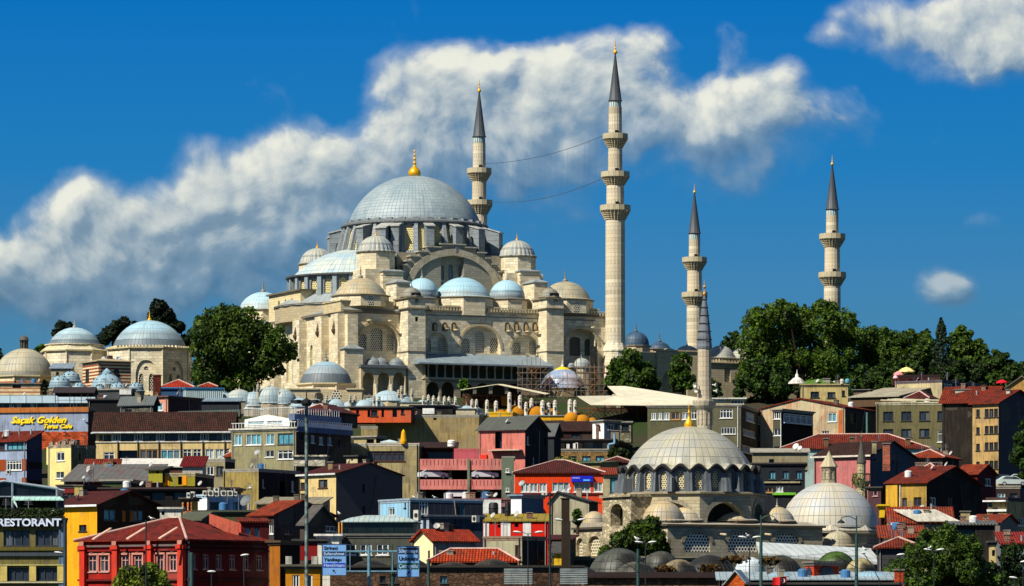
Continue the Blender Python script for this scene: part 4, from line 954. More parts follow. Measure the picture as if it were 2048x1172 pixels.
# ---- semi domes (left and right) with drums
for sgn in (-1, 1):
    cx = sgn * 12.6; R_1 = 13.6; z0 = mh(591, -18, -6) - .3; z1 = mh(552, -18, -6)
    m = MB(); W_ = []; NS = 13; A0 = PI / 2 if sgn < 0 else -PI / 2
    for i in range(NS):
        a0_ = A0 + PI * i / NS; a1_ = A0 + PI * (i + 1) / NS
        p0 = Vector((cx + R_1 * math.cos(a0_), R_1 * math.sin(a0_), z0)); p1 = Vector((cx + R_1 * math.cos(a1_), R_1 * math.sin(a1_), z0))
        u = (p1 - p0).normalized(); L = (p1 - p0).length; ho = arch(L / 2, .5, 1.5, (z1 - z0) * .62, (z1 - z0) * .84)
        m.panel(p0, u, (0, 0, 1), rect(0, L, 0, z1 - z0), [ho], .35); W_.append((p0, u, ho))
    o = m.build('semidome_drum', seams('#70787c', .9), M)
    for p0, u, ho in W_: latwin(o, p0, u, (0, 0, 1), ho, .28, LATY(), 'drum_window')
    for i in range(NS + 1):
        a = A0 + PI * i / NS; MB().obox((cx + (R_1 + .1) * math.cos(a), (R_1 + .1) * math.sin(a)), (-math.sin(a), math.cos(a)), .9, .7, z0, z1).build('pilaster', seams('#8b979b', .9), o)
    m = MB(); m.lathe([(R_1, z1 - .3), (R_1 + .8, z1 - .1), (R_1 + .8, z1 + .2), (R_1 - .5, z1 + .35)], 48, c=(cx, 0), a0=A0, a1=A0 + PI); m.build('cornice', plain('#4a4c4a'), o)
    sd = dome_mesh(12.9, 5.6, 48, .1, 16, a0=A0, a1=A0 + PI).build('semidome', lead(72, 1.6, '#b9c0b4', '#9db3bb', var=.12), o, (cx, 0, z1 + .3), smooth=True)
    m = MB(); m.lathe([(R_1 + 3.2, z0 - 1.9), (R_1, z0 + .3)], 24, c=(cx, 0), a0=A0, a1=A0 + PI); m.build('lead_skirt', seams('#8f9898', .9), o)
    drum(M, cx, 0, HA - 1, z0 - 1.6, R_1 + 3.0, stone('#a89c80'), 24, name='apse_drum')
    # projecting central section of qibla wall
    X0, X1 = sgn * HX, sgn * 20.5; t0 = mh(589, -26, 5)
    hs = [arch(-k, HA + .2, 1.2, t0 - 2.4, t0 - 1.2) for k in (-1.5, 2.0, 5.5)] if sgn < 0 else []
    q = MB()
    if sgn < 0:
        q.panel((X0 - .3, 0, 0), (0, -1, 0), (0, 0, 1), rect(-11, 6, HA - .6, t0), hs, .4)
        q.panel((X0 - .3, -6, 0), (1, 0, 0), (0, 0, 1), [(0, HA - .6), (7, HA - .6), (7, t0 - .1), (0, t0)]); q.box(X0 + .2, X1, -5.9, 11, HA - .6, t0 - .1)
        oo = q.build('qibla_block', stone('#d0c197'), M)
        for p in hs: latwin(oo, (X0 - .3, 0, 0), (0, -1, 0), (0, 0, 1), p, .4, LATY())
        MB().box(X0 - .8, X1 + .3, -6.5, 11.4, t0, t0 + .3).build('cornice', stone('#6a6658'), oo)
    for sy in (-1, 1):
        xx, yy = sgn * 18.3, sy * 12.2; zz = mh(605, xx, yy)
        drum(M, xx, yy, HA - .6, zz, 5.6, stone('#cbbd96'), 12, name='exedra_drum'); dome(M, xx, yy, zz, 5.2, 2.9, lead(40, 1.2, '#b4bdb6', '#a2b6bc'), 0, name='exedra_dome')
# ---- weight towers
for (sx, sy) in ((-1, -1), (1, -1), (-1, 1), (1, 1)):
    cx, cy = sx * 15.4 + .4, sy * 15.2; z1 = mh(505, cx, cy) if sy < 0 else mh(505, -15.2, -15.2)
    if sx > 0 and sy < 0: z1 = mh(514, cx, cy)
    m = MB(); m.box(cx - 3.9, cx + 3.9, cy - 3.9, cy + 3.9, HA - 1, z1 - 3.6); m.build('tower_base', ST(), M)
    o = drum(M, cx, cy, z1 - 3.8, z1, 3.75, ST(), 8, PI / 8, 'weight_tower', .3)
    dome(o, cx, cy, z1 + .15, 3.65, 3.1, lead(24, 9, '#a5a596', '#8d9698', var=.1), 1.6, None, 96, flute=24, fk=.05)
# ---- corner domes
for (a, b, mt, py0, pyt) in ((-22, -24, lead(44, 1.1, '#b3a27c', '#9c9884', var=.2), 592, 556), (22.3, -24, lead(44, 1.3, '#aca284', '#8f8b78'), 601, 563), (-23.6, 23.5, lead(44, 1.1, '#aab3ab', '#9fc0cb', top=(1.5, '#a9c8d0')), 622, 584), (22, 23.5, lead(44, 1.1, '#9a9a8c'), 622, 584)):
    zz = mh(py0, a, b); o = drum(M, a, b, HA + .6, zz, 5.55, ST(), 8, PI / 8, 'corner_drum', .35)
    m = MB(); m.box(a - 5.6, a + 5.6, b - 3.4, b + 5.4, HA - .5, HA + 1.5); m.box(a - 5.8, a - 1.6, b - 3.7, b + 5.6, HA + 1.5, HA + 1.72); m.box(a + 1.6, a + 5.8, b - 3.7, b + 5.6, HA + 1.5, HA + 1.72); m.build('drum_base', stone('#bfb18c'), o)
    dome(o, a, b, zz + .1, 5.05, mh(pyt, a, b) - zz - .2, mt, 2.6, plain('#7a7668', .5), 44)
    if b < 0:
        u = Vector((1, 0, 0)); ho = arch(0, 0, 1.1, 1.2, 1.9); wy = b - 5.55 * math.cos(PI / 8)
        latwin(o, (a, wy - .03, HA + .8), u, (0, 0, 1), ho, 0, LAT())
# ---- aisle domes along the front
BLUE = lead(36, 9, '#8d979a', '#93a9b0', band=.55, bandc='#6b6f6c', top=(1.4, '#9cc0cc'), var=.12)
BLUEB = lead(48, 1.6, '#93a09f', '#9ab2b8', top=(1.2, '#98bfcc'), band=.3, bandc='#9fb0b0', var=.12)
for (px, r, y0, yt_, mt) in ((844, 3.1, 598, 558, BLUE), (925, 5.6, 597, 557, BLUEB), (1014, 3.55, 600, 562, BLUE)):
    b = -23.0; a = ma(px, b); zz = mh(y0, a, b)
    o = drum(M, a, b, HA - .5, zz, r + .45, ST(), 8, PI / 8, 'aisle_drum', .3); dome(o, a, b, zz + .1, r, mh(yt_, a, b) - zz, mt, 1.9, plain('#8a8478', .5), 40)
    if r > 5:
        m = MB(); m.box(a - 5.8, a - 1.2, b - 4.9, b + 3, HA, HA + 1.1); m.box(a + 1.9, a + 5.6, b - 4.9, b + 3, HA, HA + 1.1); m.box(a - 6.0, a - 1.0, b - 5.1, b + 3, HA + 1.1, HA + 1.3); m.box(a + 1.7, a + 5.9, b - 5.1, b + 3, HA + 1.1, HA + 1.3); m.build('drum_base', STD(), o)
# ---- gallery: lean-to roof, colonnade, lower arcade
g0 = -34.5; xl, xr = ma(838, g0), ma(1108, g0); ze = mh(728, 0, g0); zw = mh(709, 0, b0)
q = MB(); q.extr([(xl, g0, ze), (xl, g0, ze - .3), (xl, b0, ze - .3), (xl + .0, b0, zw)], (xr - xl, 0, 0)); q.build('gallery_roof', seams('#7e8c92', .75, 'u', .55, .35), M)
gf = g0 + 1.3; zc2 = mh(757, 0, gf); zc3 = mh(768, 0, gf)
ga0, ga1 = ma(851, gf), ma(1034, gf)
arc = []
for px in (866, 896): arc.append(parch(px - 13, px + 13, 764, 778, 797, gf))
for i in range(4): arc.append(parch(921 + i * 32, 947 + i * 32, 766, 780, 799, gf))
m = MB(); m.panel((0, gf, 0), (1, 0, 0), (0, 0, 1), rect(ga0, ma(1125, gf), -2, zc2), arc, .6); m.box(ga0, ga1 + 8, gf + .02, gf + .5, zc2, zc2 + .01)
m.panel((ga0, b0, 0), (0, -1, 0), (0, 0, 1), rect(0, b0 - gf, -2, ze - .3)); m.build('gallery_wall', stone('#8f8873', 1, .5, dirt=.6), M)
MB().box(ga0, ma(1125, gf), gf + 3.4, gf + 3.6, -2, ze - .3).build('gallery_back_wall', stone('#55503f'), M)
MB().box(ga0 - .3, ma(1125, gf), gf - .02, b0, zc2 - .3, zc2 - .05).build('gallery_floor', STD(), M)
n = 13
for i in range(n):
    x = ga0 + .7 + (ga1 - ga0) * i / (n - 2.0); m = MB(); m.lathe([(.24, zc2), (.24, zc2 + .2), (.16, zc2 + .3), (.14, ze - .95), (.3, ze - .5), (.34, ze - .3)], 10, c=(x, gf + .25)); m.build('column', stone('#a89f84'), M, smooth=True)
MB().box(ga0, ga1 + 7, gf + .03, gf + .5, ze - .55, ze - .3).build('beam', plain('#2e2820'), M)
MB().box(ga0, ga1 + 7, gf - .05, gf + .04, zc3 + .2, zc2 - .35).build('rail_panel', stone('#6f6a58'), M)
# ---- porch with three arches and three small domes
pb = -32.2; pl_, pr_ = ma(722, pb), ma(812, pb); zt_ = mh(735, -24, pb)
pa = [parch(c - 12, c + 12, 745, 760, 790, pb) for c in (737, 767.5, 798)]
m = MB(); m.panel((0, pb, 0), (1, 0, 0), (0, 0, 1), rect(pl_, pr_, -2, zt_), pa, .6); m.panel((pl_, b0, 0), (0, -1, 0), (0, 0, 1), rect(0, b0 - pb, -2, zt_)); m.box(pl_, pr_, pb + 2.9, pb + 3, -2, zt_); m.build('porch', stone('#bdb190'), M)
MB().box(pl_ - .2, pr_ + .2, pb - .4, b0, zt_, zt_ + .55).build('porch_roof', seams('#5d6467', .6), M)
for px in (745, 760.5, 792): 
    b = pb + 1.8; px = {745: 746, 760.5: 762, 792: 793}[px]; dome(M, ma(px, b), b, zt_ + .55, 1.55, 1.45, lead(24, 1.5, '#77807f', '#6c757a'), .9, plain('#8a8478'), 24, name='porch_dome')
for px in (752.5, 783): MB().lathe([(.3, -1), (.3, 1.8), (.42, 2.6)], 10, c=(ma(px, pb - .1), pb - .1)).build('column', stone('#cfc6ac'), M)
# right porch small domes
for px, r in ((1163, 1.9), (1140, 1.0)):
    b = -31; a = ma(px, b); drum(M, a, b, -2, mh(735, a, b), r + .15, STD(), 10, name='porch_drum'); dome(M, a, b, mh(735, a, b), r, r * .95, lead(24, 1.5, '#a3a89c', '#8c9494'), .8, plain('#999'), 24, name='porch_dome')
# ================================================================ minarets
def minaret(label, px, Y, ys, widths, balcs, group='minarets of the great mosque', base=None, gr=None):
    """ys: tip, cone top, cone base, bottom; widths: cone px, shaft px list per stage; balcs: (ytop, ybot)"""
    k = Y / FPX; zg = ground(Y) if gr is None else gr; t = thing('minaret', label, 'minaret', (X(px, Y), Y, zg), .2, group)
    z = lambda py: Z(py, Y) - zg
    tip, ct, cb = ys[:3]; rc = widths[0] * k / 2
    LC = seams('#41464a', .55, 'u', .55, .25, dirtc='#2a2c2e')
    m = MB(); m.lathe([(rc * .95, z(cb) - .1), (rc * 1.12, z(cb)), (rc * .98, z(cb) + .25), (rc * .52, z(cb + (ct - cb) * .52)), (.1, z(ct))], 16); m.build('spire', LC, t, smooth=True, ang=30)
    finial(t, (0, 0, z(ct) - .2), (ct - tip) * k * 1.05, fat=.8)
    m = MB(); m.lathe([(rc * .93, z(cb + 12)), (rc * .93, z(cb) - .1)], 16); m.build('tile_band', stripes('#2e7d92', '#cfc8b0', rc * 2 * .93 * .196, 'u', .45), t)
    lv = [(cb + 12, None)] + list(balcs); st = stone('#c6bca2', 1.2, .75, .5, .6)
    for i, wv in enumerate(widths[1:]):
        ya = cb + 12 if i == 0 else balcs[i - 1][1]; yb_ = balcs[i][1] if i < len(balcs) else ys[3]
        r = wv * k / 2; m = MB(); m.lathe([(r * 1.02, z(yb_)), (r * .98, z(ya))], 16); m.build('shaft', st, t)
    for i, (y0, y1) in enumerate(balcs):
        r0 = widths[1 + i] * k / 2; r1 = widths[2 + i] * k / 2; R = widths[2 + i] * k / 2 + 1.05; hz = z(y0) - z(y1)
        zz = z(y1); fl = z(y0) - 1.05
        m = MB(); pr = [(r1, zz)]
        for j in range(5):
            q = (j + 1) / 5; pr += [(r1 + (R - r1) * q * .95, zz + (fl - zz) * (q - .12)), (r1 + (R - r1) * q, zz + (fl - zz) * q)]
        pr += [(r0 - .1, fl + .02)]
        m.lathe(pr, 48, flute=24, fk=.10); bo = m.build('balcony', stone('#aea284', dirt=.6), t)
        q = MB(); q.lathe([(R - .02, fl), (R + .05, fl), (R + .05, z(y0)), (R - .12, z(y0)), (R - .12, fl)], 16); q.build('railing', stripes('#b9ad8e', '#8f8468', .34, 'u', .8), bo)
        MB().box(-.35, .35, -r0 - .05, -r0 + .3, fl, fl + 1.7).build('door', plain('#1c1814'), bo)
    if base:
        yb0, wb = base; r = wb * k / 2; m = MB(); m.lathe([(r * 1.04, -2), (r * 1.04, z(yb0) - 1.5), (r * 1.1, z(yb0) - 1.3), (r * 1.1, z(yb0) - 1.1), (widths[-1] * k / 2, z(yb0) + .4)], 12); m.build('pedestal', ST(), t)
    return t
minaret('tallest pale stone minaret with three balconies in front of the mosque', 1230.5, 836.5, (78, 105, 202, 800), (26, 27, 29, 36, 40), ((268, 296), (344, 371), (411, 441)), base=(690, 46))
minaret('tall minaret rising behind the main dome with its lower balcony beside the lead roof', 958.5, 888, (158, 182, 274, 700), (26, 26, 29, 33, 36), ((337, 363), (401, 429), (464, 490)))
minaret('shorter slender minaret with two balconies right of the tallest one', 1389, 912, (366, 384, 467, 760), (24, 23, 30, 32), ((515, 541), (585, 611)))
minaret('rightmost minaret with two balconies rising out of the dark trees', 1664.5, 858, (308, 328, 419, 700), (26, 25, 31, 34), ((468, 495), (545, 572)))
# light strings between the two tall minarets
P1 = Vector((X(972, 888), 888, Z(327, 888))); P2 = Vector((X(1216, 836.5), 836.5, Z(267, 836.5)))
P3 = Vector((X(974, 888), 888, Z(403, 888))); P4 = Vector((X(1214, 836.5), 836.5, Z(352, 836.5)))
def sag(p, q, s, n=22): return [p.lerp(q, i / n) - Vector((0, 0, s * 4 * (i / n) * (1 - i / n))) for i in range(n + 1)]
m = MB(); m9 = MB(); S1, S2 = sag(P1, P2, 1.3), sag(P3, P4, 1.8)
for S, mm in ((S1, m), (S2, m9)):
    for a, b in zip(S, S[1:]): mm.tube(a, b, .055, n=4)
t_ = MB()
for i in range(1, 22): t_.tube(S1[i], S2[i], .010, n=3)
for j in range(1, 6):
    Sj = [a.lerp(b, j / 6) for a, b in zip(S1, S2)]
    for a, b in zip(Sj, Sj[1:]): t_.tube(a, b, .010, n=3)
lo = tag(m.build('light_string', plain('#3f4348')), 'net of thin cables with lamps strung between the two tallest minarets', 'light string'); t_.build('net', plain('#5b636b'), lo); m9.build('cable', plain('#3f4348'), lo)
# ================================================================ courtyard right of the mosque
ct = thing('courtyard_wall', 'long pale stone courtyard wall with small grey domes right of the tallest minaret', 'wall', (MO.x, MO.y, MG), TH)
cb = -26.0; c0, c1 = ma(1250, cb), 84.0
hC = mh(722, 45, cb); hC2 = mh(715, 60, cb)
gate = parch(1322, 1372, 740, 760, 797, cb)
lw_ = [parch(px - 6, px + 6, 733, 739, 764, cb) for px in (1455, 1500, 1560)]
m = MB(); m.panel((0, cb, 0), (1, 0, 0), (0, 0, 1), rect(c0, c1, -3, hC), [gate] + lw_, .8); m.box(c0, c1, cb + .82, cb + 1, -3, hC); m.panel((c1, cb, 0), (0, 1, 0), (0, 0, 1), rect(0, 52, -3, hC)); m.build('wall', stone('#a89e84', dirt=.5), ct)
for p in lw_: latwin(ct, (0, cb, 0), (1, 0, 0), (0, 0, 1), p, .5, LAT())
a0_, a1_ = ma(1312, cb), ma(1392, cb); gz = mh(697, a0_, cb)
m = MB(); m.box(a0_ - 5, a1_ + 1, cb + .1, cb + 3, hC - .1, mh(705, a0_, cb)); m.panel((0, cb - .6, 0), (1, 0, 0), (0, 0, 1), rect(a0_, a1_, -3, gz - .5), [gate], .7); m.panel((a0_, cb, 0), (0, -1, 0), (0, 0, 1), rect(0, .6, -3, gz - .5)); m.box(a0_ - .2, a1_ + .2, cb - .8, cb + 1, gz - .5, gz - .2); m.build('gate_block', stone('#b5a988'), ct)
q = MB(); n = 50
for i in range(n): x = ma(1400, cb) + i * .66; q.box(x - .17, x + .17, cb - .2, cb - .06, hC + .1, hC + .85)
q.box(ma(1398, cb), c1, cb - .3, cb, hC + .85, hC + 1.0); q.box(ma(1398, cb), c1, cb - .35, cb, hC - .15, hC + .1); q.build('balustrade', stone('#b9ad8c'), ct)
GD = lead(32, 1.5, '#a9a797', '#8f9290', var=.15)
for px, r, mt, zy, ty in ((1337, 1.9, GD, 713, 697), (1374, 2.9, GD, 712, 692), (1441, 2.9, GD, 716, 692), (1485, 2.7, GD, 719, 694), (1532, 2.7, GD, 719, 697)):
    a = ma(px, cb + 3.5); b = cb + 3.5; drum(ct, a, b, hC - 1, mh(zy, a, b), r + .1, STD(), 12, corn=.1, name='dome_base'); dome(ct, a, b, mh(zy, a, b), r, mh(ty, a, b) - mh(zy, a, b), mt, 1.2 if r > 2 else 0, plain('#8a8478'), 32)
DKB = lead(24, 2, '#39536a', '#2b4258', var=.2)
for px, r, zy, ty, Y in ((1272, 2.7, 692, 664, 862), (1319, 2.3, 698, 684, 880)):
    b = cb + 20 if px < 1300 else cb + 34; a = ma(px, b); zz = mh(zy, a, b); drum(ct, a, b, 8, zz, r + .2, STD(), 12, name='dome_base'); dome(ct, a, b, zz, r, mh(ty, a, b) - zz, DKB, 2, plain('#555'), 32)
MB().box(ma(1252, cb + 6), ma(1313, cb + 6), cb + 6, cb + 30, 2, mh(703, 40, cb + 6)).build('cloister', stone('#a89e84'), ct)
# ================================================================ tombs and domed school on the left
def tomb(label, px, Y, y_dt, y_db, wdome, y_cb, wbody, ybot, n=8, mt=None, fin=2.5, fm=None, rot=0, name='domed_tomb', cat='tomb', bodym=None, winm=True, tiers=()):
    k = Y / FPX; zg = ground(Y); t = thing(name, label, cat, (X(px, Y), Y, zg), rot); z = lambda py: Z(py, Y) - zg
    r = wdome / 2 * k; R = wbody / 2 * k; bm = bodym or ST()
    zb = -2; z1 = z(y_cb); m = MB(); ws = []
    for i in range(n):
        a0 = PI * 2 * i / n + PI / n; a1 = a0 + 2 * PI / n; R_c = R / math.cos(PI / n) * .985
        p0 = Vector((R_c * math.cos(a0), R_c * math.sin(a0), 0)); p1 = Vector((R_c * math.cos(a1), R_c * math.sin(a1), 0)); u = (p1 - p0).normalized(); L = (p1 - p0).length
        hs = []
        if winm:
            o_ = arch(L / 2, z1 * .12, L * .62, z1 * .5, z1 * .78); hs = [o_]
        m.panel(p0, u, (0, 0, 1), rect(0, L, zb, z1), hs, .35); ws.append((p0, u, L))
        m.tube((p1.x, p1.y, zb), (p1.x, p1.y, z1), .22, n=6)
    o = m.build('wall', bm, t)
    if winm:
        for p0, u, L in ws:
            m = MB(); nr = Vector((-u.y, u.x, 0)) * .36; H1 = z1 * .5
            a_, b_ = arch(L / 2 - L * .15, z1 * .18, L * .14, z1 * .42, z1 * .52), arch(L / 2 + L * .15, z1 * .18, L * .14, z1 * .42, z1 * .52)
            c_ = arch(L / 2, z1 * .50, L * .16, z1 * .60, z1 * .68) if False else circ(L / 2, z1 * .62, L * .07, 8)
            m.panel(p0 + nr, u, (0, 0, 1), rect(L * .15, L * .85, z1 * .1, z1 * .8), [a_, b_, c_], .25); m.build('window_wall', bm, t)
            for p_ in (a_, b_, c_): flatpoly('window_grille', lattice('#a9a48f', .42, .36), t, p0 + nr, u, (0, 0, 1), p_, .2)
    m = MB(); Rq = R / math.cos(PI / n); m.lathe([(Rq, z1 - .2), (Rq + .35, z1 + .1), (Rq + .35, z1 + .35), (r + .3, z(y_db) - .1)], n, rot=PI / n); m.lathe([(r + .25, z1), (r + .2, z(y_db))], 40); m.build('cornice', stone('#c2b794', .6, .5), t)
    for (w2, ya, yb2) in tiers:
        m = MB(); R2 = w2 / 2 * k; m.lathe([(R2, z(yb2)), (R2, z(ya)), (R2 + .3, z(ya) + .05), (R2 + .3, z(ya) + .2), (R2 - 1, z(ya) + .3)], 32); m.build('drum', bm, t)
    dome(t, 0, 0, z(y_db), r, z(y_dt) - z(y_db), mt, fin, fm, 48); return t
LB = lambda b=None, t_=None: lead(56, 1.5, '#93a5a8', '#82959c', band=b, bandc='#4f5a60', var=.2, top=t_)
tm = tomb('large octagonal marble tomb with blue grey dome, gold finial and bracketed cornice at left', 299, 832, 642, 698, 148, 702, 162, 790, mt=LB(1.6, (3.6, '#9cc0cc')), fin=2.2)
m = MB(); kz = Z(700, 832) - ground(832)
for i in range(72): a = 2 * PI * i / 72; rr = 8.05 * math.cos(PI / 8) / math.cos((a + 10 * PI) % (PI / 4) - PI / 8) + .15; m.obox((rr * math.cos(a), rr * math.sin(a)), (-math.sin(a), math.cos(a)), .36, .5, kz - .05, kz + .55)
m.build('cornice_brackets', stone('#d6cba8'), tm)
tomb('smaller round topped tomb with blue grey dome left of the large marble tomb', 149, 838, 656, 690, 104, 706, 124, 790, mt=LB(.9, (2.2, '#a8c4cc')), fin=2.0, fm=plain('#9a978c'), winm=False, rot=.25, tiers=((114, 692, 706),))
tt = tomb('striped stone school hall with wide beige dome and lantern at the left edge', 48, 822, 698, 755, 118, 757, 122, 800, n=8, mt=lead(48, 1.6, '#b3aa8c', '#9b9784', band=.8, bandc='#77786e', var=.22), fin=0, winm=False, name='domed_school', cat='school', bodym=stripes('#a56a4a', '#d8c8a0', 1.0, 'v', .42, .4), rot=.2)
zl = Z(699, 822) - ground(822); m = MB(); m.lathe([(.85, zl - .3), (.85, zl + .2)], 8)
for i in range(8): a = 2 * PI * i / 8; m.tube((.75 * math.cos(a), .75 * math.sin(a), zl), (.75 * math.cos(a), .75 * math.sin(a), zl + 1.9), .09, n=5)
m.lathe([(.55, zl), (.55, zl + 1.9)], 8)
m.lathe([(1.0, zl + 1.8), (.95, zl + 1.9), (.7, zl + 2.4), (.3, zl + 2.7), (.02, zl + 2.8)], 16); m.build('lantern', plain('#4e4a40', .8), tt)
# striped gatehouse
b = B('gatehouse', 'red and cream striped stone gatehouse with pyramid roof in front of the marble tomb', 165, 197, 262, 722, 800, 28, mat=stripes('#8a3f28', '#d3c39a', .62, 'v', .5, .25), roof='hip', rh=.9, rmat=stone('#a79c80', 2, .6), over=.5,
      fw=((212, 738, 220, 748, 'k'), (228, 736, 238, 746, 'k'), (231, 748, 240, 772, 'k')), sw=((171, 735, 178, 760, 'k'),))
B('stone_hut', 'low grey stone annex with arched attic between the beige dome and striped gatehouse', 102, 102, 142, 737, 812, 0, d=6, mat=stone('#9b937c'), roof='shed', rh=1.2, rmat=seams('#7d8d98', .6), fw=((112, 744, 118, 760, 'k'), (127, 744, 133, 758, 'k')))
B('stone_hut', 'banded brick and stone lean-to under the beige dome', -5, -5, 80, 768, 800, 0, d=5, mat=stripes('#a3694a', '#d3bd92', .75, 'v', .42, .4), rmat=plain('#6a665a'), fw=((25, 769, 42, 776, 'o'),), cat='annex')
# bath house with blue domes and light holes
bh = thing('bath_house', 'low bath house roof crowded with blue grey domes dotted with glass eyes', 'bath house', (X(165, 785), 785, ground(785)))
def zb_(py, Y=785): return Z(py, Y) - ground(785)
m = MB(); m.box(X(95, 785) - X(165, 785), X(252, 785) - X(165, 785), -1, 9, -1.5, zb_(782)); m.build('wall', rubble('#7f7662'), bh)
BB = lead(20, 3, '#83a3b0', '#869ca4', band=.5, bandc='#6e8188', var=.15)
for px, ytop, ybase, wd, dy in ((120, 752, 775, 44, 2), (141, 743, 762, 40, 6), (158, 766, 783, 30, 1), (214, 748, 779, 66, 4), (236, 766, 784, 38, .5), (272, 766, 782, 32, 3), (200, 770, 782, 18, 0)):
    Y = 785 + dy; k = Y / FPX; x = X(px, Y) - X(165, 785); z0 = Z(ybase, Y) - ground(785); r = wd / 2 * k
    o = dome(bh, x, dy, z0, r, (ybase - ytop) * k, BB, 0, n=24); MB().lathe([(r + .1, -2.2), (r + .1, .02)], 12).build('drum', stone('#8c8672'), o)
    g_ = MB(); R = (r * r + ((ybase - ytop) * k) ** 2) / (2 * (ybase - ytop) * k); hh = (ybase - ytop) * k
    for rr, n in ((.45, 6), (.8, 10)):
        for i in range(n):
            a = 2 * PI * i / n + rr; q = r * rr; zz = math.sqrt(max(0, R * R - q * q)) - (R - hh) + .1; g_.lathe([(.12, zz - .1), (.12, zz + .12), (.01, zz + .18)], 6, c=(q * math.cos(a), q * math.sin(a)))
    g_.build('glass_eyes', plain('#394349', .3), o)
    if wd > 60: MB().lathe([(.95, hh - .3), (.95, hh + .3), (.1, hh + 1.1)], 12).build('lantern', BB, o)
# octagonal domed hall in front of the mosque's left flank
o8 = tomb('squat octagonal hall with grey lead dome and round window before the great mosque', 652, 792, 724, 770, 104, 772, 112, 805, n=8, mt=lead(40, 2.2, '#86949a', '#8b9698', band=1.9, bandc='#4a5156', top=(3.6, '#93b3c0'), var=.15), fin=2.4, fm=plain('#77756c'), winm=False, name='domed_hall', cat='hall')
m = MB(); kz = ground(792); m.box(-6.6, 7.0, -6.4, 3, -1, Z(783, 792) - kz); m.build('base_block', stone('#b0a485'), o8)
m = MB(); m.box(-7, -1, -6.7, 3.3, Z(783, 792) - kz, Z(783, 792) - kz + .25); m.box(4, 7.3, -6.7, 3.3, Z(783, 792) - kz, Z(783, 792) - kz + .25); m.build('ledge', STD(), o8)
m = MB(); m.panel((X(673, 786) - X(652, 792), -6.45, Z(791, 786) - kz), (1, 0, 0), (0, 0, 1), circ(0, 0, .95, 16)); m.build('round_window', lattice('#d5ccb0', .5, .36), o8)
m = MB(); m.panel((X(638, 786) - X(652, 792), -6.45, Z(800, 786) - kz), (1, 0, 0), (0, 0, 1), arch(0, 0, 1.6, .7, 1.4)); m.build('lattice_window', plain('#2a241c'), o8)
# ================================================================ school rows: small domes and chimneys in front of the mosque
def school(label, x0, x1, Y, ytop, domes, chims, mat, dm, d=9, cm=None, name='domed_school'):
    k = Y / FPX; zg = ground(Y); xo = X((x0 + x1) / 2, Y); t = thing(name, label, 'school', (xo, Y, zg), 0)
    MB().box(X(x0, Y) - xo, X(x1, Y) - xo, 0, d, -1.5, Z(ytop, Y) - zg).build('wall', mat, t)
    MB().box(X(x0, Y) - xo - .2, X(x1, Y) - xo + .2, -.2, d + .2, Z(ytop, Y) - zg, Z(ytop, Y) - zg + .15).build('roof', seams('#8a979b', .7), t)
    for i, (px, yt_, yb_, wd) in enumerate(domes):
        dy = 1.5 + (0 if wd > 40 else (i % 3) * 1.6); r = wd / 2 * k; z0 = Z(yb_, Y + dy) - zg; h = (yb_ - yt_) * k * (.8 if 'yellow' in label else 1)
        o = dome(t, X(px, Y + dy) - xo, dy + r * .3, z0, r, h, dm[i % len(dm)], 0 if wd < 40 else 1.0, plain('#8f8c80'), 28, lip=.12)
        MB().lathe([(r + .05, -2.5), (r + .05, .01)], 12).build('drum', mat, o)
    for i, c in enumerate(chims):
        px, yt_, yb_ = c[:3]; wpx = c[3] if len(c) > 3 else 7
        Yc = Y + .5 + (i % 2) * .8; kk = Yc / FPX; r = wpx / 2 * kk; h = (yb_ - yt_) * kk; z0 = Z(yb_, Yc) - zg
        m = MB(); m.lathe([(r, -2), (r * .9, h - r * 1.9), (r * 1.05, h - r * 1.8), (r * 1.05, h - r * 1.6), (r * .85, h - r * 1.4), (r * .85, h - r * .5), (r * .95, h - r * .4), (r * .5, h - .05), (.02, h + .15)], 8)
        o = m.build('chimney', cm or stone('#b5ae9c', .6, .4, .3, .6), t, (X(px, Yc) - xo, Yc - Y, z0))
        q = MB(); q.box(-.1, .1, -r * .97, -r * .8, h - r * 4.4, h - r * 3.0); q.build('smoke_slot', plain('#26221d'), o)
    return t
GLD = [lead(24, 1.6, '#a3aca6', '#8fa2a8', var=.2), lead(24, 1.6, '#b3b3a3', '#93a3a6', var=.2), lead(24, 1.6, '#96adb4', '#99a5a5', var=.18)]
BLD_ = [lead(24, 1.6, '#9ab4bc', '#9fb0b4', var=.18), lead(24, 1.6, '#a9b8b8', '#93a4a8', var=.18)]
school('stone school wing with grey domes between the dark tree and the octagonal hall', 425, 585, 772, 806,
       [(448, 786, 808, 56), (478, 779, 802, 60), (507, 784, 812, 58), (540, 772, 806, 62), (498, 798, 818, 56), (530, 800, 820, 52), (566, 778, 808, 54), (588, 792, 812, 40), (460, 800, 820, 44)],
       [(516, 768, 800), (537, 771, 806), (558, 783, 812), (579, 786, 815)], stone('#a9a18c'), GLD)
school('stone school wing with blue domes and stubby chimneys below the octagonal hall', 585, 775, 762, 814,
       [(600, 796, 816, 40), (632, 799, 818, 46), (668, 797, 818, 52), (700, 803, 818, 34), (728, 800, 820, 46), (756, 803, 820, 30)],
       [(653, 790, 815), (663, 791, 814), (700, 790, 816), (710, 791, 816), (748, 791, 817), (758, 792, 817)], stone('#b8ae94'), BLD_[:1] + GLD[2:])
school('stone school wing with wide pale blue dome in front of the three arched porch', 722, 885, 785, 805,
       [(776, 781, 802, 72), (805, 789, 806, 46), (846, 800, 812, 30), (738, 796, 806, 40)], [(803, 772, 800), (824, 778, 804), (797, 780, 800)], stone('#c4b998'), BLD_)
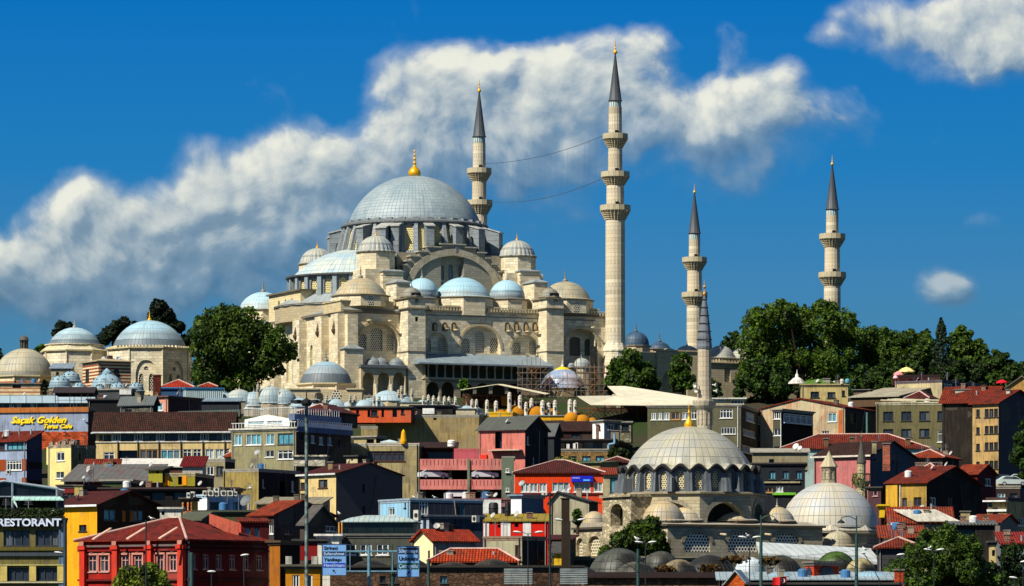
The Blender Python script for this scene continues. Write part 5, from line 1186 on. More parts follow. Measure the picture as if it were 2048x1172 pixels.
school('stone school wing with paired white chimneys beside the white canopies', 838, 950, 766, 818,
       [(860, 808, 822, 40), (905, 808, 824, 44), (933, 812, 826, 44), (950, 814, 828, 34)], [(847, 792, 818), (857, 790, 818), (867, 792, 815), (878, 793, 812), (889, 793, 812), (898, 794, 812), (911, 794, 822), (944, 799, 826), (953, 799, 826)], stone('#bdb193'), BLD_, cm=stone('#c9c2b2', .6, .4, .3, .5))
YW = [plaster('#b4760e', .6, '#6a4410')]
school('school wing under repair with plastered yellow domes and white chimneys', 945, 1165, 768, 832,
       [(1000, 816, 834, 34), (1030, 806, 832, 44), (1072, 808, 832, 44), (1150, 820, 838, 34), (1103, 814, 832, 36), (960, 826, 836, 30)],
       [(974, 800, 834, 8), (992, 802, 836, 9), (1019, 785, 826, 9), (1040, 791, 826, 9), (1052, 805, 832, 8), (1063, 797, 826, 9), (1085, 801, 826, 10), (1097, 806, 832, 9), (1110, 801, 828, 9), (1140, 799, 832, 10), (1150, 801, 838, 8)], plaster('#d9a010', .3, '#7a5520'), YW, cm=stone('#d4cebf', .6, .4, .3, .4))
k_ = thing('domed_school', 'yellow plastered dome pair on scaffold boards left of the white shack', 'school', (X(1160, 756), 756, ground(756)))
for px, yt_, yb_, wd in ((1165, 829, 843, 32), (1143, 824, 842, 30), (1185, 835, 843, 20)):
    r = wd / 2 * 756 / FPX; o = dome(k_, X(px, 756) - X(1160, 756), 2, Z(yb_, 756) - ground(756), r, (yb_ - yt_) * .09, YW[0], 0, n=28, lip=.1); MB().lathe([(r * 1.35, -3), (r * 1.35, -.35), (r * 1.1, -.05), (.1, 0)], 4, rot=PI / 4).build('drum', plaster('#8a6a2a', .5), o)
B('yellow_building', 'flat yellow parapet block in front of the yellow domes', 978, 1025, 1118, 826, 752, -8, d=8, mat=plaster('#d8a417', .35, '#6a4a18'), rmat=plaster('#e0b020'), yb=845, over=.1)
# ================================================================ scaffold with wrapped dome and canopies
Ys = 806; sc_ = thing('scaffolding', 'timber and pipe scaffolding cage standing before the right arch of the great mosque', 'scaffolding', (X(1130, Ys), Ys, ground(Ys)))
zs2 = lambda py: Z(py, Ys) - ground(Ys); xs2 = lambda px: X(px, Ys) - X(1130, Ys)
r = random.Random(5); pm = plain('#7a5533', .8); pm2 = plain('#6a625a', .6)
m = MB(); m2 = MB()
cols = [1036, 1047, 1059, 1073, 1088, 1180, 1192, 1204, 1214]
for px in range(1036, 1216, 9):
    top = 716 if px < 1090 or px > 1150 else 752
    for yy in (0, 3.2):
        (m if r.random() < .6 else m2).tube((xs2(px), yy, -1), (xs2(px), yy, zs2(top + r.uniform(-8, 14))), .06, n=4)
for py in (733, 745, 757, 769, 781, 793):
    for yy in (0, 3.2):
        if py < 752: 
            for a, b in ((1034, 1096), (1150, 1216)): m2.tube((xs2(a), yy, zs2(py)), (xs2(b), yy, zs2(py)), .055, n=4)
        else: m2.tube((xs2(1034), yy, zs2(py)), (xs2(1216), yy, zs2(py)), .055, n=4)
for i in range(64):
    px = r.uniform(1036, 1205); py = r.choice((745, 757, 769, 781, 793))
    if 1090 < px < 1150 and py < 765: continue
    s = r.choice((-1, 1)); m.tube((xs2(px), 0, zs2(py)), (xs2(px + s * 12), 0, zs2(py - 12)), .06, n=4)
m.build('timber_poles', pm, sc_); m2.build('steel_poles', pm2, sc_)
m = MB()
for a, b, py in ((1036, 1096, 745), (1150, 1216, 745), (1036, 1096, 769), (1155, 1216, 769)): m.box(xs2(a), xs2(b), .1, 3.1, zs2(py), zs2(py) + .08)
m.build('planks', plain('#8a6a44', .9), sc_)
dt = thing('domed_school', 'round hall with shiny new metal dome and yellow cap inside the scaffolding', 'school', (X(1125, 812), 812, ground(812)))
zz = lambda py: Z(py, 812) - ground(812)
drum(dt, 0, 0, -1, zz(778), 4.6, stone('#8a7f66'), 12); dd = dome(dt, 0, 0, zz(777), 4.3, zz(738) - zz(777), lead(24, 20, '#7f93ad', '#b9b4b8', var=.1, rough=.3), 0, n=40)
hh = zz(738) - zz(777)
m = MB(); m.lathe([(1.9, hh - .55), (1.5, hh - .1), (.8, hh + .25), (.1, hh + .5)], 20, flute=10, fk=.1); m.build('tarpaulin_cap', plain('#e8c400', .6), dd); finial(dd, (0, 0, hh + .4), 1.8, plain('#c9c4b0'))
def canopy(label, quad, Y0, posts, mat, th=.3, ridge=None, group=None, truss=True):
    """quad: list of (px,py,dY) outline"""
    t = thing('canopy', label, 'canopy', (X(quad[0][0], Y0), Y0, ground(Y0))); O = Vector((X(quad[0][0], Y0), Y0, ground(Y0)))
    P3 = [Vector((X(px, Y0 + dy), Y0 + dy, Z(py, Y0 + dy))) - O for px, py, dy in quad]
    m = MB(); n = len(P3)
    if ridge:      # two slopes: quad = [left eave front, ridge front, right eave front, right back, ridge back, left back]
        m.add(P3, [(0, 1, 4, 5), (1, 2, 3, 4)])
    else: m.add(P3, [tuple(range(n))])
    v2 = [p - Vector((0, 0, .12)) for p in P3]; mm = MB(); o = len(m.v)
    m.add(v2, [tuple(reversed([i for i in f])) for f in m.f[:]]); 
    m.add(P3 + v2, [(i, i + n, (i + 1) % n + n, (i + 1) % n) for i in range(n)])
    m.build('sheet', mat, t); g = MB(); r = random.Random(len(label))
    for px, dy in posts:
        x = X(px, Y0 + dy) - O.x; 
        top = min(p.z for p in P3) - .1 ; tp = max([p.z for p in P3]) if False else top
        g.tube((x, dy, -1), (x, dy, tp + .5), .09, n=5)
        for s in (-1, 1): g.tube((x + s * 1.6, dy, tp + .1), (x, dy, tp - 1.6), .05, n=4); g.tube((x, dy, tp - 2.2), (x + s * 1.8, dy, tp - 3.6), .05, n=4)
    if truss:
        zt_ = min(p.z for p in P3) - .15; xa, xb = min(p.x for p in P3) + .5, max(p.x for p in P3) - .5
        for yy in sorted(set(dy for _, dy in posts)): g.tube((xa, yy, zt_), (xb, yy, zt_), .06, n=4); g.tube((xa + 1, yy, zt_ - .7), (xb - 1, yy, zt_ - .7), .05, n=4)
        ra = MB()
        for i in range(int((xb - xa) / .8)): ra.box(xa + i * .8, xa + i * .8 + .1, 1, 8, zt_ - .0, zt_ + .14)
        ra.build('rafters', plain('#9a5a20', .9), t)
    g.build('posts', plain('#6e4526', .9), t); return t
CW = plaster('#d9cfae', .22, '#a8935e', .8); CWW = plaster('#d0c8b0', .2, '#a8986c', .8)
canopy('cream peaked canopy roof on timber posts above the white chimneys', [(921, 779, -2), (994, 768, -2), (1092, 788, -2), (1100, 787, 8), (1005, 768, 8), (935, 777, 8)], 782, [(932, 0), (950, 5), (975, 0), (1002, 5), (1030, 0), (1060, 4)], CW, ridge=True)
canopy('large white canopy roof spread right of the scaffolding', [(1155, 792, -4), (1182, 809, -6), (1400, 811, -6), (1480, 808, 2), (1375, 792, 16), (1250, 772, 22), (1215, 772, 22), (1235, 791, 6)], 770, [(1178, 0), (1210, 0), (1243, 0), (1275, 0), (1300, 1), (1335, 1), (1365, 1)], CWW)
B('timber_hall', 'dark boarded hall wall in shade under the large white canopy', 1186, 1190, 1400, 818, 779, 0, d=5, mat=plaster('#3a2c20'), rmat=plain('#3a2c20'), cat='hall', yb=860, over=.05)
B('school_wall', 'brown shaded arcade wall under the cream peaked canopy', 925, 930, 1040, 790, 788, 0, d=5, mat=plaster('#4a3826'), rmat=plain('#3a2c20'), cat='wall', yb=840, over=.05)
for px, x1_, lab in ((966, 990, 'orange sheeting panel hung under the cream canopy, left one'), (1003, 1022, 'orange sheeting panel hung behind the white chimneys under the cream canopy')):
    tag(MB().box(0, X(x1_, 784) - X(px, 784), 0, .2, 0, 1.8).build('sheeting_panel', plaster('#c07018', .3), None, (X(px, 784), 784, Z(826 if px < 1000 else 812, 784))), lab, 'sheeting')
# ================================================================ the lower mosque (front right)
RT = math.radians(28); RO = Vector((X(1378, 512), 512.0)); RU = Vector((math.cos(RT), math.sin(RT))); RV = Vector((-RU.y, RU.x)); RG = 9.0
RM = thing('mosque', 'smaller grey stone mosque with wide beige lead dome and scalloped eaves at lower right', 'mosque', (RO.x, RO.y, RG), RT)
def rw(a, b): return RO + RU * a + RV * b
def ra(px, b): return hit(RO + RV * b, RU, px)
def rbb(px, a): return hit(RO + RU * a, RV, px)
def rh_(py, a, b): return Z(py, rw(a, b).y) - RG
bf = -10.0; aL = ra(1335, bf); aR = ra(1645, bf); bB = rbb(1147, aL); RS = stone('#a39c86', 1.0, .42, .35, .55, '#332e24')
RSL = rubble('#b0a384', 1.5, .5, .4)
hw_ = rh_(1052, aL, bf)
def rp(x0, x1, yt_, ys_, yb_, b): 
    A, B_ = ra(x0, b), ra(x1, b); c = (A + B_) / 2; return arch(c, rh_(yb_, c, b), B_ - A, rh_(ys_, c, b), rh_(yt_, c, b))
fa = [rp(1369, 1420, 1065, 1085, 1104, bf), rp(1456, 1513, 1065, 1085, 1104, bf), rp(1549, 1598, 1066, 1084, 1096, bf)]
m = MB(); m.panel((0, bf, 0), (1, 0, 0), (0, 0, 1), rect(aL, aR, -1, hw_), fa, .5, 0)
def lpx(x0, x1, yt_, ys_, yb_):
    B0, B1 = rbb(x0, aL), rbb(x1, aL); lo_, hi = min(B0, B1), max(B0, B1); c = -(lo_ + hi) / 2; Yc = rw(aL, -c).y
    return arch(c, Z(yb_, Yc) - RG, hi - lo_, Z(ys_, Yc) - RG, Z(yt_, Yc) - RG)
la = [lpx(1153, 1166, 1076, 1090, 1118), lpx(1177, 1200, 1072, 1086, 1112), lpx(1316, 1335, 1064, 1078, 1112)]
m.panel((aL, 0, 0), (0, -1, 0), (0, 0, 1), rect(-bB, -bf, -1, hw_), la, .5, 1)
m.panel((aR, 0, 0), (0, 1, 0), (0, 0, 1), rect(bf, bB, -1, hw_)); m.build('wall', [RS, RSL], RM)
for p in fa: flatpoly('lattice_window', lattice('#ddd8c8', .42, .33), RM, (0, bf, 0), (1, 0, 0), (0, 0, 1), p, .16)
for p in la: flatpoly('lattice_window', lattice('#cbbf9c', .42, .3), RM, (aL, 0, 0), (0, -1, 0), (0, 0, 1), p, .4)
_M = M; M = RM
for p in fa: moulding(p, bf, .45, stone('#8d8674', .5, .9), pr=.08)
M = _M
m = MB(); m.box(aL - .3, aR + .3, bf - .35, bf + .2, hw_, hw_ + .25); m.box(aL - .35, aL + .2, bf + .2, bB, hw_, hw_ + .25); m.build('cornice', stone('#4a463c'), RM)
m = MB(); m.extr([(aL, bf, hw_ + .25), (aL, bf + 3.5, hw_ + .8), (aL, bB, hw_ + .8), (aL, bB, hw_ + .2)], (aR - aL, 0, 0)); m.build('roof_deck', seams('#a39a86', .6), RM)
for px in (1440, 1529):
    a = ra(px, bf); z = rh_(1068, a, bf); m = MB(); m.tube((a, bf, z), (a, bf - 1.5, z - .1), .13, n=6); m.build('water_spout', STD(), RM)
# octagonal body
Rb = 9.3; zt8 = rh_(988, 0, -8); m = MB(); O8 = []
for i in range(8):
    a0 = -PI / 2 - PI / 8 + i * PI / 4; a1 = a0 + PI / 4
    p0 = Vector((Rb * math.cos(a0), Rb * math.sin(a0), 0)); p1 = Vector((Rb * math.cos(a1), Rb * math.sin(a1), 0)); u = (p1 - p0).normalized(); L = (p1 - p0).length
    zb = hw_ - .5; o_ = rarch(L / 2, zb + .1, L * .36, zb + 1.0, zt8 - 1.05, 8)
    m.panel(p0, u, (0, 0, 1), rect(0, L, zb, zt8), [o_], .7 if i % 2 else 1.6, 1 if i in (6, 7) else 0); O8.append((p0, u, L, o_, i))
o8b = m.build('octagon_wall', [RS, stone('#b3a888', 1, .42, .3, .4)], RM)  # sunlit faces use a lighter copy of the stone, light painted in
for p0, u, L, o_, i in O8:
    flatpoly('arch_back', RS if i % 2 else plaster('#15130f'), o8b, p0, u, (0, 0, 1), o_, .68 if i % 2 else 1.5)  # near-black backs paint the dark inside of the deep arches
    q = MB(); vs = []; c = L / 2; zs0 = zt8 - 3
    inn = o_[2:]
    for x, z in inn:
        d = Vector((x - c, (z - inn[0][1]) * 1.1 + .6)).normalized() * .55; nn = Vector((u.y, -u.x, 0)) * .1
        A_ = p0 + u * x + nn; B2 = p0 + u * (x + d.x) + nn; vs += [(A_.x, A_.y, z), (B2.x, B2.y, min(zt8 - .1, z + d.y))]
    q.add(vs, [(2 * j, 2 * j + 1, 2 * j + 3, 2 * j + 2) for j in range(len(inn) - 1)]); q.build('arch_moulding', stone('#958d78', .5, .9), o8b)
m = MB(); m.lathe([(Rb, zt8 - .2), (Rb + .35, zt8), (Rb + .35, zt8 + .2), (7, zt8 + .5)], 8, rot=PI / 8); m.build('cornice', stone('#8f8872', 1, .5), o8b)
# big open arch buttress at left
A0 = -9.3
lb = rbb(1262, A0 - 1.2); lb2 = rbb(1205, A0 - 1.2)
m = MB(); c = -(lb + lb2) / 2; Yc = rw(A0, -c).y; zA = Z(995, Yc) - RG
ho = arch(c, hw_ + .2, 3.0, Z(1025, Yc) - RG, Z(1008, Yc) - RG)
m.panel((A0 - 1.2, 0, 0), (0, -1, 0), (0, 0, 1), rect(-lb2, -lb, -1, zA), [ho], 1.4); m.panel((A0 - 1.2, lb, 0), (1, 0, 0), (0, 0, 1), rect(0, 4, -1, zA)); m.box(A0 - 1.5, A0 + 4, lb - .3, lb2 + .3, zA, zA + .3); bo_ = m.build('arch_buttress', RSL, RM)
flatpoly('arch_back', plaster('#0e0c0a'), bo_, (A0 - 1.2, 0, 0), (0, -1, 0), (0, 0, 1), ho, 1.35)  # near-black sheet across the open arch, its inner shade put into colour
# drum
zr0 = rh_(984, 0, -8); zr1 = rh_(941, 0, -8); Rd = 8.25; ND = 24; m = MB(); W_ = []
RL = seams('#5c6266', .8, 'u', .55, .6, dirtc='#1f2224')
for i in range(ND):
    a0 = 2 * PI * i / ND; a1 = 2 * PI * (i + 1) / ND
    p0 = Vector((Rd * math.cos(a0), Rd * math.sin(a0), zr0)); p1 = Vector((Rd * math.cos(a1), Rd * math.sin(a1), zr0)); u = (p1 - p0).normalized(); L = (p1 - p0).length
    ho = arch(L / 2, .35, .85, (zr1 - zr0) * .78, (zr1 - zr0) * .97); m.panel(p0, u, (0, 0, 1), [(0, 0), (L, 0), (L, zr1 - zr0)] + [(L / 2 + L / 2 * math.cos(t), (zr1 - zr0) + .4 * math.sin(t)) for t in (.5, 1., 1.57, 2.1, 2.6)] + [(0, zr1 - zr0)], [ho], .3); W_.append((p0, u, ho))
dR = m.build('drum', RL, RM)
for p0, u, ho in W_: flatpoly('drum_window', lattice('#cdbf94', .30, .30), dR, p0, u, (0, 0, 1), ho, .24)
for i in range(ND):
    m = MB(); a = 2 * PI * i / ND; c, s_ = math.cos(a), math.sin(a); t = Vector((-s_, c, 0)); r_ = Vector((c, s_, 0)); ex = 1.0 if i % 3 == 0 else .35
    A = [r_ * Rd + t * k for k in (-.45, .45)] + [r_ * (Rd + ex + .3) + t * k for k in (.35, -.35)]; A2 = [r_ * (Rd - .1) + t * k for k in (-.38, .38)] + [r_ * (Rd + ex) + t * k for k in (.28, -.28)]
    m.prism([(p.x, p.y) for p in A], zr0, zr1 - (.9 if i % 3 == 0 else .1), top=[(p.x, p.y) for p in A2]); m.build('pilaster', RL, dR)
def wavy(prof, n, k, amp, ph):
    mm = MB(); vs = []; fs = []
    for r, z, wgt in prof:
        for i in range(n):
            a = 2 * PI * i / n; zz = z + amp * wgt * (abs(math.cos(a * k / 2 + ph)) ** 1.3 - .35); vs.append((r * math.cos(a), r * math.sin(a), zz))
    for j in range(len(prof) - 1):
        for i in range(n): fs.append((j * n + i, j * n + (i + 1) % n, (j + 1) * n + (i + 1) % n, (j + 1) * n + i))
    mm.add(vs, fs); return mm
wavy([(Rd - .1, zr1 - .1, 1), (Rd + .45, zr1, 1), (Rd + .5, zr1 + .25, 1), (Rd + .15, zr1 + .35, 1)], 240, ND, .75, PI / 2).build('scalloped_cornice', plain('#262422', .7), dR, smooth=True)
RDM = lead(54, 1.45, '#aaa48c', '#9c9c92', var=.3)
hd = rh_(853, 0, 0) - zr1 - .2; R0 = 7.75; Rs = (R0 * R0 + hd * hd) / (2 * hd); t1 = math.acos((Rs - hd) / Rs); pr = [(Rd + .42, .2, 1), (R0 + .1, .55, .6)]
for i in range(1, 19): t = t1 * (1 - i / 18); pr.append((max(.01, Rs * math.sin(t) * 1.0), Rs * math.cos(t) - (Rs - hd) + .2, max(0, .5 - i * .12)))
dmo = wavy(pr, 240, ND, .75, PI / 2).build('main_dome', RDM, RM, (0, 0, zr1), smooth=True)
q = MB(); q.lathe([(.5, -.2), (.6, .05), (.55, .5), (.3, .9), (.1, 1.2), (.09, 1.6), (.2, 1.75), (.08, 1.9), (.06, 2.4), (.13, 2.5), (.02, 2.7), (.01, 3.2)], 14); q.build('finial', GOLD(), dmo, (0, 0, hd + .15), smooth=True, ang=70)
for (px, y0, yt_, wd, b, hk, nm) in ((1326, 1041, 1003, 82, -6.5, 0, 'corner_semidome'), (1376, 1040, 1012, 66, -6.6, 1, 'gallery_dome'), (1466, 1041, 1023, 96, -6.0, 1, 'gallery_dome'), (1554, 1042, 1015, 70, -6.6, 1, 'gallery_dome'), (1188, 1047, 1024, 46, 8, 0, 'gallery_dome')):
    a = ra(px, b) if px != 1188 else aL + 2.5; Yd = rw(a, b).y
    if px == 1188: b = rbb(px, a); Yd = rw(a, b).y
    kk = Yd / FPX; z0 = Z(y0, Yd) - RG; MB().lathe([(wd / 2 * kk + .1, -2), (wd / 2 * kk + .25, -.1), (wd / 2 * kk + .25, .0)], 8 if hk else 24, rot=PI / 8).build('dome_base', stone('#4f4a40'), RM, (a, b, z0))
    dome(RM, a, b, z0, wd / 2 * kk, (y0 - yt_) * kk, lead(26, 1.4, '#b5a074', '#9c978a', var=.2), 1.1 if hk else 0, plain('#a09a88'), 36, name=nm)
# its minaret
Yq = 524; zq = lambda py: Z(py, Yq) - RG; mt_ = thing('minaret', 'stone minaret of the lower mosque with leaded spire wrapped in wire and loudspeakers', 'minaret', (X(1409, Yq), Yq, RG), .1)
k = Yq / FPX; SM = stone('#b4aa94', .9, .6, .3, .6)
m = MB(); m.lathe([(14.5 * k, zq(803)), (13.5 * k, zq(695))], 12); m.build('shaft', SM, mt_)
m = MB(); m.lathe([(14.6 * k, zq(698)), (15.4 * k, zq(693)), (14.6 * k, zq(688)), (9.5 * k, zq(640)), (5 * k, zq(605)), (1.5 * k, zq(588))], 12); m.build('spire', seams('#70767a', .45, 'u', .5, .5), mt_)
m = MB(); m.lathe([(.12, zq(592)), (.22, zq(588)), (.1, zq(583)), (.07, zq(578)), (.2, zq(574)), (.06, zq(570)), (.01, zq(558))], 10); m.build('finial', plain('#c08a3a', .4, .3), mt_)
m = MB(); m.lathe([(15 * k, zq(865)), (15 * k, zq(822)), (16 * k, zq(820)), (22 * k, zq(812)), (24 * k, zq(805)), (24.5 * k, zq(803)), (24.5 * k, zq(801)), (14 * k, zq(800))], 14); m.build('balcony', SM, mt_)
m = MB(); m.lathe([(15.5 * k, -1), (15.5 * k, zq(860))], 12); m.build('base', SM, mt_)
m = MB()
for i in range(12): a = 2 * PI * i / 12; m.obox((15.2 * k * math.cos(a), 15.2 * k * math.sin(a)), (-math.sin(a), math.cos(a)), .12, .12, zq(850), zq(822))
m.build('mouldings', SM, mt_)
for sx, py in ((-14, 770), (14, 770), (-12, 780), (16, 782)):
    m = MB(); m.lathe([(.06, 0), (.10, .3), (.34, .6)], 12); o = m.build('loudspeaker', plain('#b9b6a8', .5), mt_, (sx * k, -.6, zq(py))); o.rotation_euler = Vector((sx / 14, -.6, -.1)).to_track_quat('Z', 'Y').to_euler()
m = MB()
for i in range(6):
    z0 = zq(680 - i * 16); r0 = (14.8 - i * 2.0) * k; m.lathe([(r0 + .05, z0), (r0 + .09, z0 + .06), (r0 + .05, z0 + .12)], 12)
m.build('wire_rings', plain('#2b2d2f'), mt_)
# ---- wide low dome with lantern (right of it)
Yh = 532; HB = thing('bath_house', 'old bath house with very wide flattened beige lead dome and stone lantern', 'bath house', (X(1658, Yh), Yh, ground(Yh)), .35)
zh = lambda py: Z(py, Yh) - ground(Yh); k = Yh / FPX
drum(HB, 0, 0, -1, zh(1066), 101 * k, stone('#6f6a5c', 1, .5, dirt=.7), 8, PI / 8, 'wall', .5)
MB().lathe([(107 * k, zh(1064)), (107 * k, zh(1062)), (99 * k, zh(1052))], 8, rot=PI / 8).build('eave', seams('#b5ad98', .7), HB)
hd2 = zh(966) - zh(1054); dh = dome(HB, 0, 0, zh(1054), 98 * k, hd2, lead(54, 1.35, '#b9b19b', '#a7abaa', var=.2), 0, n=72, lip=.05)
m = MB(); m.lathe([(20 * k, hd2 - .5), (20 * k, hd2 - .1), (15.5 * k, hd2 - .05), (15.5 * k, hd2 + .3)], 8, rot=PI / 8); m.build('lantern_base', stone('#a39a80', .6, .4), dh)
m = MB(); W_ = []
for i in range(8):
    a0 = PI / 8 + i * PI / 4; a1 = a0 + PI / 4; r0 = 15 * k; p0 = Vector((r0 * math.cos(a0), r0 * math.sin(a0), hd2 + .3)); p1 = Vector((r0 * math.cos(a1), r0 * math.sin(a1), hd2 + .3)); u = (p1 - p0).normalized(); L = (p1 - p0).length
    ho = arch(L / 2, .15, L * .6, 1.0, 1.4); m.panel(p0, u, (0, 0, 1), rect(0, L, 0, 1.75), [ho], .15); W_.append((p0, u, ho))
lt = m.build('lantern', stone('#8c8470', .6, .4), dh)
for p0, u, ho in W_: flatpoly('lantern_window', lattice('#c9bd98', .2, .3), lt, p0, u, (0, 0, 1), ho, .1)
MB().lathe([(18 * k, hd2 + 2.0), (18 * k, hd2 + 2.1), (.3, hd2 + 3.5), (.1, hd2 + 3.9), (.01, hd2 + 4.1)], 8, rot=PI / 8).build('lantern_cap', stone('#a9a084', .8, 2), dh)
b = B('annex', 'grey stone annex wall with cone domed bay beside the wide flattened dome', 1648, 1700, 1790, 1090, 512, -20, d=10, mat=rubble('#857d6a', 1.2, .5), rmat=seams('#8f969a', .6), yb=1112)
o = thing('domed_bay', 'small cone like lead dome bay between the lower mosque and the bath house', 'dome', (X(1676, 512), 512, Z(1093, 512)))
drum(o, 0, 0, -3, 0, 2.0, stone('#8b8470'), 8, .3); dome(o, 0, 0, .1, 1.95, 1.7, lead(20, 1.2, '#b5ab8e'), .9, plain('#a09a88'), 24)
# slender ruined minaret
Yz = 566; zz3 = lambda py: Z(py, Yz) - ground(Yz); k = Yz / FPX; mz = thing('minaret', 'small weathered minaret with plants on its balcony before the pink wall', 'minaret', (X(1723, Yz), Yz, ground(Yz)), 0)
SMD = stone('#a59c78', .8, .5, .35, .7)
MB().lathe([(12.5 * k, -1), (11.5 * k, zz3(968))], 12).build('shaft', SMD, mz)
MB().lathe([(11.5 * k, zz3(976)), (14 * k, zz3(972)), (17.5 * k, zz3(966)), (18 * k, zz3(964)), (18 * k, zz3(962)), (9 * k, zz3(962))], 16).build('balcony', SMD, mz)
m = MB()
for i in range(14):
    a = 2 * PI * i / 14; m.tube((17.5 * k * math.cos(a), 17.5 * k * math.sin(a), zz3(963)), (17.5 * k * math.cos(a), 17.5 * k * math.sin(a), zz3(948)), .04, n=4)
m.lathe([(17.6 * k, zz3(949)), (17.9 * k, zz3(948)), (17.6 * k, zz3(947))], 16); m.build('railing', plain('#3a3022'), mz)
MB().lathe([(8.5 * k, zz3(963)), (8.2 * k, zz3(925))], 12).build('upper_shaft', SMD, mz)
MB().lathe([(9.6 * k, zz3(927)), (9.6 * k, zz3(924)), (5 * k, zz3(900)), (1.0 * k, zz3(876))], 10).build('spire', seams('#4e4a40', .3), mz)
MB().lathe([(.09, zz3(878)), (.16, zz3(873)), (.05, zz3(869)), (.01, zz3(861))], 8).build('finial', plain('#55504a'), mz)
r_ = np.random.default_rng(4); a = r_.uniform(2.6, 5.0, 160); pts = np.stack([1.25 * np.cos(a), 1.25 * np.sin(a), zz3(962) + r_.normal(0, .55, 160)], 1)
leaves('plants', pts, np.stack([np.cos(a), np.sin(a), a * 0], 1), .16, leafm('#2a3a10', '#5a6a22'), mz, 4)
# ================================================================ the town, roughly from the hilltop down
PL = plaster
RT_ = tiles('#7a2814', '#30180f'); RTB = tiles('#94381a', '#4a2214'); RTD = tiles('#3e221a', '#1c120e'); RTM = tiles('#54201a', '#2a1410')
CON = plain('#8f897a', .9); CONL = plain('#b5ad9a', .9); DKR = plain('#3a3733', .9)
# ---- left
b = B('long_building', 'long low building with pale blue metal fascia and white windows behind the cafe', -12, 195, 195, 793, 735, 0, d=10, mat=PL('#46523c'), roof='flat', rmat=seams('#6b7a80', 1.0),
      fw=((19, 806, 27, 816), (34, 806, 42, 816), (61, 806, 66, 817, 't'), (67, 806, 74, 817), (98, 806, 106, 818, 't'), (108, 806, 116, 819, 't'), (78, 806, 96, 817, 'k'), (0, 806, 17, 816, 'k'), (45, 806, 60, 817, 'k'), (120, 806, 137, 817, 'k'), (140, 804, 154, 816)), yb=830)
MB().box(-.3, b.w + .3, -.5, -.05, b.H - 1.15, b.H + .1).build('fascia', seams('#bcd2dc', 2.8, dirt=.15), b.root)
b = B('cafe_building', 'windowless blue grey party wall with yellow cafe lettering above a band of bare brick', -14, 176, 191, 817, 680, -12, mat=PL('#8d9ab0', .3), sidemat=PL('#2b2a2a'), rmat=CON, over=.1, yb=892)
ob = MB(); ob.box(-.2, b.w + .15, -.25, .2, b.H - .55, b.H + .25); ob.build('cornice', PL('#b0662c', .3), b.root)
ob = MB(); ob.box(0, b.w, -.08, .02, -.5, Z(863, 680) - b.z0); ob.build('brick_band', brick('#a8431c', '#6a3a22', .6, .3, .7), b.root)
def text(s, parent, loc, size, mat, rot=(PI / 2, 0, 0), name='lettering', ext=.03, shear=0, bold=0, sx=1., align='LEFT'):
    c = bpy.data.curves.new(name, 'FONT'); c.body = s; c.size = size; c.extrude = ext; c.shear = shear; c.offset = bold; c.align_x = align; c.resolution_u = 3
    o = bpy.data.objects.new('t', c); COL.objects.link(o); dg = bpy.context.evaluated_depsgraph_get()
    me = bpy.data.meshes.new_from_object(o.evaluated_get(dg)); bpy.data.objects.remove(o); me.name = name
    me.materials.clear(); me.materials.append(mat)
    q = bpy.data.objects.new(name, me); COL.objects.link(q); q.parent = parent; q.location = loc; q.rotation_euler = rot; q.scale = (sx, 1, 1); return q
YL = plain('#ffd400', .6)
def onwall(b, px, py): return (hit(b.O, b.u, px), -.12, Z(py, b.Y) - b.z0)
def fit(o, b, px0, px1):
    xs = [v.co.x for v in o.data.vertices]; w_ = hit(b.O, b.u, px1) - hit(b.O, b.u, px0); o.scale.x = w_ / (max(xs) - min(xs)); o.location.x -= min(xs) * o.scale.x; return o
fit(text('Saçak Golden', b.root, onwall(b, 23, 845), 1.45, YL, shear=.35, bold=.045, ext=.1), b, 23, 134)
fit(text('Teras Cafe', b.root, onwall(b, 88, 856), .95, YL, shear=.3, bold=.03, ext=.1), b, 88, 145)
gull(169, 842, 680 - .3, 'gull silhouette perched on the blue grey cafe wall', 1.2)
B('shed', 'black shaded side block between the cafe wall and the small stone house', 176, 180, 262, 800, 705, 0, d=9, mat=PL('#17181b', .2), rmat=DKR, yb=870)  # black block painted to stand for a wall area lying in shade
B('stone_house', 'small soot stained stone attic house with grey sheet roof', 240, 306, 316, 806, 672, -25, mat=rubble('#5d5c50', 1.5, .5, .7), sidemat=PL('#1c1a18'), roof='gabx', rh=1.0, rmat=seams('#565c5c', .35, wave=True), yb=845)
b = B('terrace_shelter', 'dark steel roof terrace shelter standing behind the cafe wall', 110, 178, 185, 785, 712, 0, d=6, mat=PL('#2b2220', .2), roof='gabx', rh=.9, rmat=plain('#2e2422'), yb=790, over=.4)
m = MB()
for px in (111, 140, 163, 176): m.tube((X(px, 712) - b.O.x, -.3, -2.4), (X(px, 712) - b.O.x, -.3, .1), .07, n=4)
m.tube((0, -.3, -.9), (b.w, -.3, -.9), .05, n=4); m.build('posts', plain('#24201e'), b.root)
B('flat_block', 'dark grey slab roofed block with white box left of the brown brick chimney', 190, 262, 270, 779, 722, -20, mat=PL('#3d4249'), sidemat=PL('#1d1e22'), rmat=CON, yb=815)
tag(MB().box(0, X(262, 716) - X(239, 716), 0, 2, 0, Z(779, 716) - Z(789, 716)).build('roof_box', PL('#d6d4cc'), None, (X(239, 716), 716, Z(789, 716))), 'white roof box beside the dark flat block', 'box')
tag(MB().box(0, X(262, 716) - X(239, 716), .1, 1.9, -.5, 0).build('roof_box_stand', PL('#33363a'), None, (X(239, 716), 716, Z(789, 716))), 'dark plinth under the white roof box', 'plinth')
chimney(306, 321, 751, 793, 708, 'tall brown brick chimney in front of the marble tomb', brick('#5c2417', '#3a1a12', .4, .2), 1.2, 0, brick('#5c2417'))
